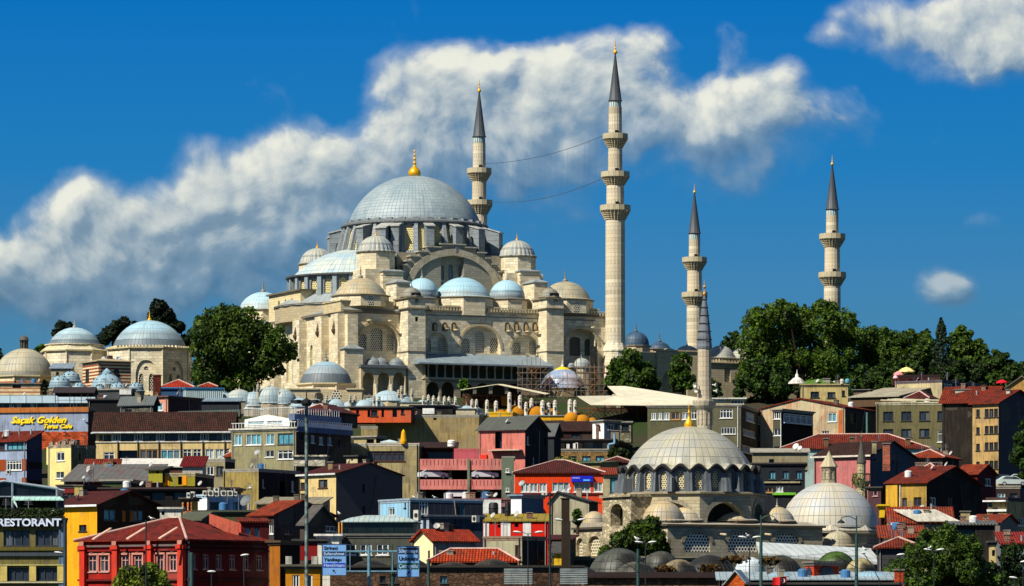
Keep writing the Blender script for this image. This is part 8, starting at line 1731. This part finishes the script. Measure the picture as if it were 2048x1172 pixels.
q = MB(); q.tube((b.w + .1, .3, b.H - .1), (b.w + .1, .3, -1), .09); q.build('downpipe', WHITE(), b.root)
bt_ = B('attic', 'square crimson attic storey with two small windows on the corner building', 476, 482, 538, 1044, 452, 20, mat=PL('#4e1214', .3), sidemat=PL('#c0483a', .25), roof='shed', rh=.3, rmat=RT_, fw=((491, 1055, 501, 1073, 's'), (509, 1055, 519, 1073, 's')), yb=1090, over=.2)
q = MB(); P0 = Vector((X(417, 448), 448)); q.extr([(0, 0, 0), (X(476, 448) - X(417, 448), 0, -1.6), (X(476, 448) - X(417, 448), 0, .1), (0, 0, 1.1)], (0, .4, 0))
tag(q.build('parapet_wall', PL('#c4604a', .35), None, (X(417, 448), 449, Z(1047, 448))), 'sloping faded pink parapet running down the crimson building roof', 'parapet')
B('dormer', 'grey green triangular dormer on the crimson building roof', 360, 400, 440, 1040, 462, -20, d=4, mat=PL('#33352a'), roof='gabx', rh=.8, rmat=plain('#4a4c3a'), yb=1060)
for p0, i in ((172, 'left'), (245, 'middle'), (313, 'right')):
    q = MB(); q.extr([(0, 0, 0), (.35, 0, 0), (1.3, 1.7, 1.15), (1.0, 1.7, 1.15)], (0, 0, .12)); tag(q.build('ridge_tiles', PL('#c9a08a', .4), None, (X(p0, 436), 440 - (p0 - 245) * .028, Z(1077, 436)), rot=-.6), i + ' pale mortar ridge on the crimson roof', 'ridge tiles')
# vaulted market domes at the bottom
def lowdome(label, px, ytop, ybase, wpx, Y, col, c2=None, dirtc='#14130e', fin=False):
    k = Y / FPX; r = wpx / 2 * k; h = (ybase - ytop) * k; t = dome_mesh(r, h, 36, .05, 10); return tag(t.build('dome', lead(30, 1.1, col, dirtc if col[1] < 'c' else '#a8b4b8', var=.3), None, (X(px, Y), Y, Z(ybase, Y)), smooth=True), label, 'dome', 'old domes along the bottom of the street')
mk_ = B('vaulted_market', 'old brick and stone market hall wall along the bottom centre', 660, 1160, 1162, 1135, 418, 0, d=9, mat=rubble('#5a4434', 1.8, .5, .7), rmat=plain('#2a241c'), fw=((1010 - 230, 1148, 1010 - 216, 1166, 'k'), (880, 1152, 895, 1166, 's'), (760, 1152, 772, 1166, 'k')), cat='market hall')
for a in ((740, 1122, 1142, 90, 'broad mossy dome behind the left direction sign'), (818, 1118, 1145, 96, 'dark brown dome below the cream cottage'), (905, 1126, 1150, 110, 'brown dome left of the slatted panels'), (985, 1120, 1148, 104, 'rightmost brown dome of the market hall')): lowdome(a[4], a[0], a[1], a[2], a[3], 421, '#3f3526')
mk2 = B('vaulted_market', 'stone and brick bazaar wall below the lower mosque', 1160, 1500, 1502, 1150, 440, 0, d=16, mat=rubble('#7a5c40', 1.4, .45, .6), rmat=plain('#33302a'), cat='market hall')
MB().box(-.1, mk2.w, -.5, 0, mk2.H - .3, mk2.H + .3).build('cornice', plain('#2a1a16'), mk2.root)
for px, yt_, yb_, wd, Y, c, lab in ((1160, 1134, 1148, 70, 446, '#343a30', 'small dark dome at the left end of the bazaar'), (1238, 1098, 1146, 122, 452, '#4a4c42', 'largest grey moss streaked bazaar dome'), (1272, 1125, 1146, 80, 446, '#5a5848', 'grey dome overlapping the largest bazaar dome'), (1322, 1104, 1144, 76, 452, '#4a4a3e', 'grey streaked dome right of the largest one'), (1358, 1120, 1146, 72, 446, '#8a7c5c', 'sandy weathered bazaar dome'), (1420, 1112, 1146, 110, 450, '#23211c', 'wide black dome with dry weeds'), (1500, 1116, 1146, 62, 452, '#d8e4e8', 'clean white dome of the bazaar'), (1560, 1112, 1146, 90, 456, '#4a4a32', 'mossy dome behind the red flag'), (1672, 1104, 1150, 84, 462, '#3f5c14', 'mossy green dome behind the brick cube'), (1722, 1118, 1150, 62, 458, '#b0a070', 'beige dome right of the green one')): lowdome(lab, px, yt_, yb_, wd, Y, c)
B('terrace_wall', 'dark terrace wall carrying the lower mosque above the bazaar domes', 1150, 1500, 1800, 1116, 478, -2, d=6, mat=rubble('#55503f', 1.4), rmat=plain('#6a6450'), cat='wall')
q = MB(); q.add([(0, 0, 0), (X(1790, 486) - X(1515, 486), 0, -1.2), (X(1760, 486) - X(1515, 486), 6, .6), (0, 6, 1.4)], [(0, 1, 2, 3)]); q.extr([(0, 0, -.3), (X(1790, 486) - X(1515, 486), 0, -1.5), (X(1760, 486) - X(1515, 486), 6, .3), (0, 6, 1.1)], (0, 0, .28))
tag(q.build('lead_roof', seams('#b5bcba', .9, dirt=.3), None, (X(1515, 484), 481, Z(1106, 481))), 'pale lead apron roof at the foot of the lower mosque', 'roof')
b = B('lead_roof_hall', 'low hall with rippled pale lead roof and orange brick gable at the bottom right', 1440, 1792, 1800, 1160, 425, -2, d=8, mat=PL('#3a1c16'), roof='shed', rh=.75, rmat=seams('#93a2a6', .7, dirt=.4), over=.4)
b = B('brick_gable', 'orange brick gabled dormer in the rippled lead roof', 1452, 1489, 1500, 1165, 420, -10, mat=brick('#c9561c', '#8a4a20', .4, .2), sidemat=PL('#5a4a3a'), roof='gaby', rh=1.1, rmat=seams('#93a2a6', .7), over=.25)
b = B('brick_pavilion', 'red brick cube with arched openings on the lead roof', 1610, 1628, 1678, 1126, 428.5, 35, mat=brick('#a8321a', '#5a2418', .4, .2), sidemat=brick('#b84020', '#5a2418', .4, .2), rmat=PL('#6f6a60'), over=.25)
for a_, w_ in ((b.w / 2, 1.9),):
    MB().extr([(x, -.05, z) for x, z in arch(a_, b.H - 1.3, w_, b.H - 1.2, b.H - .35)], (0, -.06, 0)).build('arched_window', G_DARK(), b.root)
MB().extr([(-.05, x, z) for x, z in arch(b.d / 2, b.H - 1.3, .8, b.H - 1.0, b.H - .4)], (-.06, 0, 0)).build('arched_window', G_DARK(), b.root)
for px, wd, i in ((1560, 60, 'left'), (1740, 90, 'right')): k = 428 / FPX; tag(dome_mesh(wd / 2 * k, 12 * k, 30, .05, 8).build('lead_vault', seams('#8fb0c0', .6), None, (X(px, 430), 430, Z(1156, 430)), smooth=True), i + ' shallow blue lead vault on the low hall', 'vault')
chimney(1790, 1807, 1141, 1172, 424, 'orange brick chimney beside the big tree', brick('#b8441a', '#7a3014', .35, .18), .9)
B('footing_wall', 'dark red brown wall running under the lead roofs at the bottom edge', 1500, 1800, 1802, 1169, 418, 0, d=3, mat=PL('#2e1210'), rmat=DKR, cat='wall')
# slatted panels
for p0, p1, y0, lab in ((1008, 1065, 1144, 'slatted grey panel stand left of the dark post'), (1120, 1175, 1139, 'slatted grey panel stand right of the dark post')):
    Y = 398; t = thing('slatted_panel', lab, 'panel', (X(p0, Y), Y, ground(Y))); zz_ = lambda py: Z(py, Y) - ground(Y); L = X(p1, Y) - X(p0, Y)
    m = MB()
    for i in range(9): m.box(0, L, 0, .05, zz_(1168) + i * .17, zz_(1168) + i * .17 + .09)
    m.build('slats', plain('#8f9a98', .5), t)
    for i in range(5): MB().box(i * L / 4 - .06, i * L / 4 + .06, .06, .2, 0, zz_(y0)).build('post', plain('#1f2422'), t)
# ================================================================ trees
tree('large dark plane tree in front of the left wall of the great mosque', 380, 592, 618, 775, 803, 11, 21000, .42, '#0f1c06', '#4a6414', lobes=[(420, 660, 40), (455, 650, 40), (490, 655, 42), (522, 672, 34), (415, 700, 38), (450, 700, 50), (500, 705, 50), (545, 695, 36), (568, 700, 26), (440, 740, 40), (490, 745, 40), (535, 735, 28), (410, 745, 28), (470, 632, 20), (425, 635, 20), (585, 700, 12), (402, 645, 16), (460, 770, 14), (500, 772, 12), (388, 668, 9), (396, 700, 8), (448, 618, 9), (500, 622, 8), (560, 662, 12), (590, 712, 7), (560, 740, 10), (398, 765, 10)])
G1 = 'trees along the hilltop on the right'
tree('widest plane tree on the right hilltop, its crown reaching the foot of the rightmost minaret', 1478, 1726, 606, 800, 838, 12, 38000, .38, '#142406', '#567216', group=G1, lobes=[(1520, 650, 36), (1560, 640, 38), (1600, 635, 36), (1650, 632, 34), (1690, 650, 30), (1500, 690, 34), (1550, 690, 44), (1610, 690, 46), (1670, 690, 44), (1710, 680, 24), (1510, 740, 40), (1570, 740, 46), (1630, 740, 46), (1690, 740, 40), (1640, 618, 18), (1580, 620, 16)])
tree('lower darker tree at the left foot of the widest plane tree', 1458, 1606, 716, 812, 792, 13, 11000, .40, '#0a1404', '#3c5a12', group=G1)
tree('bright green tree between the widest plane tree and the hilltop cypress', 1690, 1830, 655, 790, 850, 14, 18000, .38, '#122206', '#4c6817', group=G1)
tree('second bright green tree just left of the hilltop cypress', 1780, 1885, 655, 785, 846, 15, 16000, .38, '#122206', '#4f6a18', group=G1)
tree('rounded bright tree just right of the hilltop cypress', 1880, 1972, 653, 785, 848, 16, 16000, .38, '#122206', '#547018', group=G1)
tree('dark tree sloping down to the right edge of the hilltop', 1950, 2040, 698, 800, 842, 17, 14000, .40, '#0a1604', '#3f5a12', group=G1)
tree('last dark tree cut by the right edge of the hilltop', 2010, 2090, 722, 800, 838, 18, 6000, .40, '#0a1604', '#36500f', group=G1)
tree('low dark trees belt tree below the cypress', 1730, 1860, 720, 800, 800, 19, 12000, .40, '#0c1605', '#3c5814', group=G1)
tree('low dark belt tree right of the green hump house', 1850, 1990, 720, 795, 806, 20, 9000, .40, '#0a1304', '#30480f', group=G1)
tree('dark small tree peeping between the courtyard domes and the widest plane tree', 1444, 1492, 662, 712, 905, 21, 2500, .42, '#0a1604', '#2f470f')
tree('dark tree filling the gap behind the cream house with the green hump', 1690, 1790, 730, 812, 815, 48, 7000, .38, '#0c1605', '#3c5814', group=G1)
cypress('tall narrow cypress standing above the right hilltop trees', 1882, 42, 636, 790, 826, 22)
tree('dark conical tree right of the tallest minaret above the white canopy', 1206, 1320, 697, 785, 806, 23, 9000, .38, '#081204', '#46640f', lobes=[(1262, 722, 22), (1240, 740, 24), (1285, 745, 26), (1230, 765, 22), (1265, 765, 30), (1305, 770, 16), (1255, 705, 10)])
tree('rounded tree before the courtyard gate', 1336, 1394, 708, 786, 802, 24, 6000, .38, '#0f1e05', '#4c6c12')
tree('small tree right of the lower minaret spire', 1400, 1445, 758, 800, 795, 25, 2500, .36, '#0a1604', '#33500f')
tree('dark pine behind the marble tomb dome', 282, 350, 597, 690, 872, 26, 7000, .36, '#050c05', '#1c2e10', lobes=[(318, 615, 17), (335, 632, 16), (312, 640, 20), (345, 650, 14), (330, 665, 20)], name='pine_tree')
tree('leaning dark pine between the two tomb domes', 198, 262, 634, 704, 874, 27, 5000, .36, '#050c05', '#1c2e10', lobes=[(248, 645, 12), (235, 655, 14), (218, 665, 16), (208, 678, 14), (240, 680, 18), (270, 648, 5)], name='pine_tree')
tree('small dark pine top left of the smaller tomb dome', 108, 148, 640, 680, 876, 28, 2600, .34, '#050c05', '#1c2e10', lobes=[(120, 650, 11), (138, 652, 8), (114, 668, 10)], name='pine_tree')
tree('dark pine at the right shoulder of the marble tomb', 350, 392, 660, 725, 872, 29, 4000, .36, '#050c05', '#1c2e10', lobes=[(358, 655, 12), (372, 680, 14), (384, 700, 12), (365, 700, 12)], name='pine_tree')
tree('olive green tree between marble tomb and large dark plane tree', 382, 412, 712, 778, 822, 30, 2500, .36, '#0c1806', '#2f4a12')
tree('pale green treetop left of the smaller tomb', 70, 98, 690, 716, 868, 34, 1000, .36, '#1a2c08', '#5c7a20'); tree('bit of dark tree at the left edge beyond the beige dome', -14, 9, 694, 740, 860, 35, 800, .36, '#0c1806', '#2f4a12')
tree('small bush beside the school annex roof under the beige dome', 82, 100, 758, 790, 800, 36, 700, .3, '#0a1204', '#22340c')
G2 = 'street trees along the bottom'
tree('big dense street tree with lighter leaves at the lower right', 1760, 2000, 1056, 1230, 436, 41, 26000, .19, '#0e1a05', '#4c6816', group=G2, lobes=[(1860, 1085, 28), (1900, 1075, 30), (1940, 1095, 26), (1830, 1110, 28), (1880, 1120, 40), (1930, 1130, 36), (1800, 1140, 30), (1845, 1160, 40), (1900, 1170, 44), (1960, 1150, 34), (1985, 1170, 24), (1780, 1165, 22)], yg=1290)
tree('darker tree behind the big street tree at the right edge', 1975, 2075, 1085, 1240, 444, 42, 11000, .20, '#070f04', '#2c4410', group=G2, yg=1290)
tree('small bushy tree in front of the crimson building', 228, 338, 1130, 1230, 408, 43, 9000, .17, '#141f06', '#7a8a24', group=G2, lobes=[(260, 1150, 22), (300, 1145, 20), (320, 1155, 16), (245, 1168, 20), (285, 1170, 30), (325, 1178, 20)], yg=1290)
tree('fig tree growing against the left arch of the lower mosque', 1184, 1345, 1040, 1122, 488, 44, 9000, .24, '#0d1805', '#46600f', lobes=[(1300, 1055, 22), (1270, 1065, 26), (1240, 1085, 22), (1305, 1085, 28), (1210, 1105, 16), (1330, 1100, 14), (1275, 1095, 26)], yg=1140)
tree('ivy clump on the wall beside the dark post', 1144, 1166, 1018, 1050, 505, 45, 900, .22, '#0d1a05', '#46600f', yg=1052)
tree('dark tree cut by the right edge beside the tall grey wall', 2022, 2085, 830, 985, 605, 46, 9000, .28, '#0a1604', '#33500f')
tree('shrub sprouting by the colonnade of the great mosque', 916, 938, 756, 782, 800, 47, 500, .3, '#1e3208', '#5c8a1c')
for i, (px, py, w_, lab) in enumerate(((1418, 1140, 60, 'dry brown weeds on the black bazaar dome'), (1330, 1142, 50, 'reddish weeds between the sandy bazaar domes'), (1470, 1122, 70, 'dry ochre weeds left of the white bazaar dome'), (1540, 1125, 50, 'brown weeds right of the white bazaar dome'))):
    tree(lab, px - w_ / 2, px + w_ / 2, py - 12, py + 6, 444, 50 + i, 900, .16, '#2a1a08', '#7a5a20', name='weeds', trunk=False, yg=py + 8)
# ================================================================ street furniture
GP = lambda: plain('#27443c', .5); GPB = lambda: plain('#1a2422', .5); LG = lambda: plain('#5f8593', .5)
def pole(name, label, px, ytop, Y, wpx, mat, cat='pole', group=None):
    zg = ground(Y); t = thing(name, label, cat, (X(px, Y), Y, zg), 0, group); r = wpx / 2 * Y / FPX
    MB().lathe([(r * 1.5, 0), (r * 1.5, .8), (r * 1.1, .9), (r * .9, Z(ytop, Y) - zg), (.01, Z(ytop, Y) - zg + .02)], 12).build('pole', mat, t, smooth=True); return t
Y = 378; t = pole('floodlight_mast', 'tall weathered floodlight mast standing left of centre', 613, 803, Y, 7.5, plain('#5d6a62', .5, .2, .4, .5), 'mast')
zt_ = Z(803, Y) - ground(Y); k = Y / FPX
MB().lathe([(.35, zt_ - .4), (.5, zt_ - .2), (.5, zt_ + .1), (.2, zt_ + .2), (.06, zt_ + .3), (.05, zt_ + .9)], 10).build('crown', plain('#151716'), t)
for a in (0, .8, 1.57, 2.4, 3.14, 4.0, 4.7, 5.5):
    h = MB(); h.tube((0, 0, 0), (math.cos(a) * .9, math.sin(a) * .9, .02), .04, n=4); h.obox((math.cos(a) * 1.15, math.sin(a) * 1.15), (math.cos(a), math.sin(a)), .5, .34, -.1, .16); h.build('floodlight', plain('#1c1f1e'), t, (0, 0, zt_ - .05))
# sign gantry
Y = 388; zg = ground(Y); gy = thing('sign_gantry', 'blue grey steel gantry pole carrying two direction signs', 'gantry', (X(738, Y), Y, zg)); z = lambda py: Z(py, Y) - zg; xx = lambda px: X(px, Y) - X(738, Y)
MB().lathe([(.17, 0), (.15, z(1092)), (.01, z(1091))], 12).build('pole', LG(), gy, smooth=True)
m = MB(); m.tube((xx(664), 0, z(1103)), (xx(824), 0, z(1103)), .09, n=6); m.tube((xx(664), 0, z(1143)), (xx(824), 0, z(1143)), .08, n=6)
for px in (700, 785): m.tube((xx(px), 0, z(1103)), (xx(px), 0, z(1143)), .05, n=5)
m.build('arms', LG(), gy)
for px in (785,): MB().tube((xx(px), .3, 0), (xx(px), .3, z(1120)), .11, n=8).build('rear_post', GP(), gy)
def dsign(label, px0, px1, y0, y1, rows, th, arrow):
    Y = 386; t = thing('direction_sign', label, 'road sign', (X(px0, Y), Y, Z(y1, Y)), th); L = (X(px1, Y) - X(px0, Y)) / math.cos(th); H = Z(y0, Y) - Z(y1, Y); SB = plain('#6d9ccc', .5, var=.04); ink = plain('#0c1a2c')
    bd = MB(); bd.box(0, L, 0, .08, 0, H); bd.build('board', SB, t)
    f = MB()
    for a in ((0, L, 0, .05), (0, L, H - .05, H), (0, .05, .05, H - .05), (L - .05, L, .05, H - .05)): f.box(a[0], a[1], -.03, 0, a[2], a[3])
    f.build('frame', plain('#23405e'), t); n = len(rows); rh = H * .73 / n
    for i, (s, c) in enumerate(rows):
        zb = H - .1 - (i + 1) * rh; pm = t
        if c: pm = MB().box(.1, L - .1, -.02, 0, zb + .05, zb + rh - .06).build('panel', plain(c), t)
        o = text(s, pm, (.16, -.035, zb + rh * .24), rh * .78, plain('#9ab8dc') if c else ink, ext=.01, bold=.008)
        xs = [v.co.x for v in o.data.vertices]; wd = max(xs); o.scale.x = min(1.15, (L - .34) / wd)
    a = MB(); cx, cz = L * .5, H * .13; d = Vector((arrow, 1)).normalized(); nn = Vector((-d.y, d.x)); P_ = lambda s, q: (cx + d.x * s + nn.x * q, 0, cz + d.y * s + nn.y * q)
    a.extr([P_(-.2, -.035), P_(.05, -.035), P_(.03, -.13), P_(.24, 0), P_(.03, .13), P_(.05, .035), P_(-.2, .035)], (0, -.02, 0)); o = a.build('arrow', ink, t, (0, -.002, 0)); return t
dsign('light blue direction sign listing Sirkeci first, left of the gantry pole', 644, 693, 1088, 1151, [('Sirkeci', None), ('Sultanahmet', '#0c1a34'), ('Yenikapı', None), ('Havalimanı', '#0a1e9a')], -.04, -.75)
dsign('light blue direction sign with Unkapanı in the middle, right of the gantry pole', 794, 839, 1092, 1154, [('Süleymaniye', '#101c34'), ('Unkapanı', None), ('Çevreyolu', '#0c4a3a')], -.04, .9)
GL = 'slim street lamps with white heads'
def lamp2(label, px, ytop, Y, heads, mat=None, yp=None, r=.05):
    zg = ground(Y); t = thing('street_lamp', label, 'street lamp', (X(px, Y), Y, zg), 0, GL); z = lambda py: Z(py, Y) - zg; mat = mat or GPB()
    MB().tube((0, 0, 0), (0, 0, z(ytop)), r * 1.6, r, 8).build('pole', mat, t)
    for s, l in heads:
        a = MB(); a.tube((0, 0, z(ytop) - .05), (s * l * .35, 0, z(ytop) + .12), .03, n=5); a.build('arm', mat, t)
        h = MB(); h.lathe([(.03, -.12), (.17, -.08), (.22, .0), (.16, .07), (.02, .11)], 14); h.v = [(x * 1.9, y, zz) for x, y, zz in h.v]
        o = h.build('lamp_head', plain('#d9d9d2', .4), t, (s * l * .6, 0, z(ytop) + .14), smooth=True); o.rotation_euler = (0, -s * .12, 0)
    return t
lamp2('double headed street lamp in front of the fig tree', 1291, 1087, 395, ((-1, 1.05), (1, 1.05))); lamp2('double headed street lamp before the middle lattice arch of the lower mosque', 1499, 1077, 395, ((-1, 1.1), (1, 1.1)))
lamp2('double headed street lamp in front of the big street tree', 1868, 1102, 400, ((-1, 1.0), (1, 1.0))); lamp2('double headed street lamp left of the plain grey beige house', 1056, 1067, 392, ((-1, 1.7), (1, 1.7)))
lamp2('single white street lamp in front of the crimson side wall', 488, 1113, 392, ((1, .1),)); lamp2('short white topped post before the crimson side wall', 423, 1146, 392, ((0, 0),))
lamp2('double headed street lamp left of the dark post', 1140, 1042, 402, ((-1, 1.8), (1, 1.8))); lamp2('low single headed lamp left of the big street tree', 1800, 1112, 402, ((1, .1),)); lamp2('lamp at the right edge under the street trees', 2030, 1158, 396, ((-1, .3),)); lamp2('lamp with wide white head at the right edge', 2046, 1126, 398, ((1, .2),))
tb = lamp2('short double lamp on the restaurant corner pole', 128, 1108, 398, ((-1, .9),), plain('#35485a'))
pole('tram_pole', 'blue grey corner pole at the right end of the restaurant front', 130, 1040, 397, 7, plain('#22323f', .5), group='tram poles along the street')
GT = 'tram poles along the street'
def curved(px, ytop, Y, wpx, label, arm, headpx):
    t = pole('tram_pole', label, px, ytop + 38, Y, wpx, GP(), group=GT); zg = ground(Y); z = lambda py: Z(py, Y) - zg; k = Y / FPX
    m = MB(); m.tube((0, 0, z(ytop + 38)), (0, 0, z(ytop)), .07, n=6); P_ = [(0, 0, z(ytop + 8))]
    for i in range(1, 7): P_.append((arm * k * i / 6, 0, z(ytop + 8) + .35 * math.sin(PI * i / 7)))
    for a, b in zip(P_, P_[1:]): m.tube(a, b, .045, n=5)
    m.build('arm', GP(), t); h = MB(); h.lathe([(.36, -.02), (.34, .1), (.12, .26), (.05, .36), (.01, .38)], 14); h.build('lamp_head', plain('#16231f'), t, (arm * k, 0, z(ytop + 8) - .28), smooth=True); return t
curved(1522, 1030, 398, 7, 'dark green pole with hooked lamp in front of the lower mosque', 28, 1); curved(1713, 1032, 398, 7, 'dark green pole with hooked lamp left of the big street tree', -31, 1)
curved(784, 1088, 400, 5, 'dark green pole with hooked lamp behind the right direction sign', -14, 1)
pole('tram_pole', 'dark green pole in front of the bazaar domes', 1276, 1098, 397, 6.5, GP(), group=GT); pole('tram_pole', 'grey green pole just right of the right direction sign', 857, 1118, 397, 6, GP(), group=GT); pole('tram_pole', 'thin black pole left of the dark brown post', 1100, 985, 400, 4.5, GPB(), group=GT)
pole('tram_pole', 'dark pole rising before the crimson building corner', 383, 1105, 397, 8, GP(), group=GT)
tag(MB().box(-.45, .35, -.3, .3, 0, Z(998, 410) - ground(410)).box(-.55, .42, -.38, .38, Z(998, 410) - ground(410), Z(996, 410) - ground(410)).build('brown_post', PL('#2c2218', .4), None, (X(1132, 410), 410, ground(410))), 'thick dark brown square post left of the lower mosque', 'post')
pole('thin_mast', 'thin dark mast in front of the crimson building windows', 292, 1040, 398, 3, GPB(), 'mast')
t = thing('bent_lamp', 'bent thin street lamp arch left of the big street tree', 'street lamp', (X(1760, 399), 399, ground(399))); m = MB(); pr_ = None
for i in range(9):
    a = i / 8 * 1.5; p = (-1.6 * math.sin(a) * 1.0, 0, Z(1172, 399) - ground(399) - 1 + 4.1 * math.cos(a * .0) * (1 - (1 - math.cos(a)) * 0) - (1.5 - a) ** 2 * 1.2)
    if pr_: m.tube(pr_, p, .04, n=5)
    pr_ = p
m.tube((0, 0, 0), (0, 0, Z(1172, 399) - ground(399) + .5), .05, n=5); m.build('arm', GPB(), t); h = MB().lathe([(.02, -.08), (.3, 0), (.02, .1)], 12); h.build('lamp_head', WHITE(), t, pr_, smooth=True)
# overhead wires
r = random.Random(9)
for i, (ya, yb_, xa, xb, lab) in enumerate(((1148, 1132, 620, 1300, 'tram wire running from the mast to the bazaar domes, upper'), (1158, 1150, 600, 1300, 'tram wire running from the mast to the bazaar domes, lower'), (1126, 1100, 1276, 1720, 'tram wire between the green poles, uppermost'), (1137, 1112, 1276, 1720, 'tram wire between the green poles, lowest'), (1114, 1124, 1700, 2080, 'tram wire passing the big street tree'))):
    A = Vector((X(xa, 396), 396, Z(ya, 396))); Bq = Vector((X(xb, 396), 396, Z(yb_, 396))); m = MB(); S = sag(A, Bq, .25, 12)
    for a, b_ in zip(S, S[1:]): m.tube(a, b_, .013, n=3)
    tag(m.build('overhead_wire', plain('#101211'), None), lab, 'wire')
for px, s, lab in ((1276, -1, 'left pointing'), (1522, 1, 'right pointing'), (1713, -1, 'second left pointing')):
    y0 = 1122 if px < 1300 else 1116; A = Vector((X(px, 397), 396.7, Z(y0 + 20, 397))); m = MB(); m.tube(A, A + Vector((s * 2.0, 0, 1.2)), .035, n=5); m.tube(A + Vector((0, 0, 1.15)), A + Vector((s * 2.3, 0, 1.1)), .03, n=5)
    tag(m.build('wire_bracket', plain('#0f1211'), None), lab + ' bracket arm holding tram wires on a green pole', 'bracket')
# flag
Y = 400; t = thing('flag', 'red flag with white crescent and star at the bottom edge', 'flag', (X(1558, Y), Y, ground(Y))); zg = ground(Y)
MB().tube((0, 0, 0), (0, 0, Z(1136, Y) - zg), .035, n=6).build('pole', plain('#9a9a98'), t)
n = 16; w_, h_ = 1.35, .85; fm = MB(); x0_ = X(1545, Y) - X(1558, Y); z0_ = Z(1171, Y) - zg
wv = lambda x: .10 * math.sin(x * 5)
for i in range(n):
    xa, xb = w_ * i / n, w_ * (i + 1) / n; fm.add([(x0_ + xa, wv(xa) - .06, z0_ + .12 * xa / w_), (x0_ + xb, wv(xb) - .06, z0_ + .12 * xb / w_), (x0_ + xb, wv(xb) - .06, z0_ + h_ - .1 + .12 * xb / w_), (x0_ + xa, wv(xa) - .06, z0_ + h_ - .1 + .12 * xa / w_)], [(0, 1, 2, 3)])
fo = fm.build('cloth', plain('#c8080c', .7), t); cz_ = z0_ + .45; cx_ = x0_ + .95
m = MB(); o1 = [(cx_ + .24 * math.cos(a), cz_ + .24 * math.sin(a)) for a in np.linspace(-2.5, 2.5, 16)]; i1 = [(cx_ - .06 + .19 * math.cos(a), cz_ + .19 * math.sin(a)) for a in np.linspace(2.35, -2.35, 16)]
m.extr([(x, -.19, z_) for x, z_ in o1 + i1], (0, .01, 0)); m.build('crescent', WHITE(), fo)
m = MB(); m.extr([(cx_ - .12 + (.1 if j % 2 == 0 else .04) * math.cos(PI * j / 5 + PI), -.19, cz_ + (.1 if j % 2 == 0 else .04) * math.sin(PI * j / 5)) for j in range(10)], (0, .01, 0)); m.build('star', WHITE(), fo)
for px, py, Y, lab, rt in ((1274, 1081, 395, 'gull standing on the double lamp by the fig tree', .8), (1497, 1075, 395, 'gull standing on the double lamp before the lattice arch', 2.2), (1859, 1100, 400, 'gull standing on the lamp before the big street tree', -.6), (678, 1030, 450, 'gull on the roof edge beside the curved lead roof', .4), (304, 1040, 440, 'gull on the ridge of the crimson building', 1.4), (1731, 1102, 398, 'gull on the bent lamp arch', 1.)): gull(px, py, Y, lab, rt)
gull(828, 998, 485, 'gull at the left end of the light blue roof', .5); gull(870, 998, 484, 'gull on the light blue roof right of the first', 2.); gull(976, 994, 520, 'gull on the pink deck edge beside the aerial', 1.1)
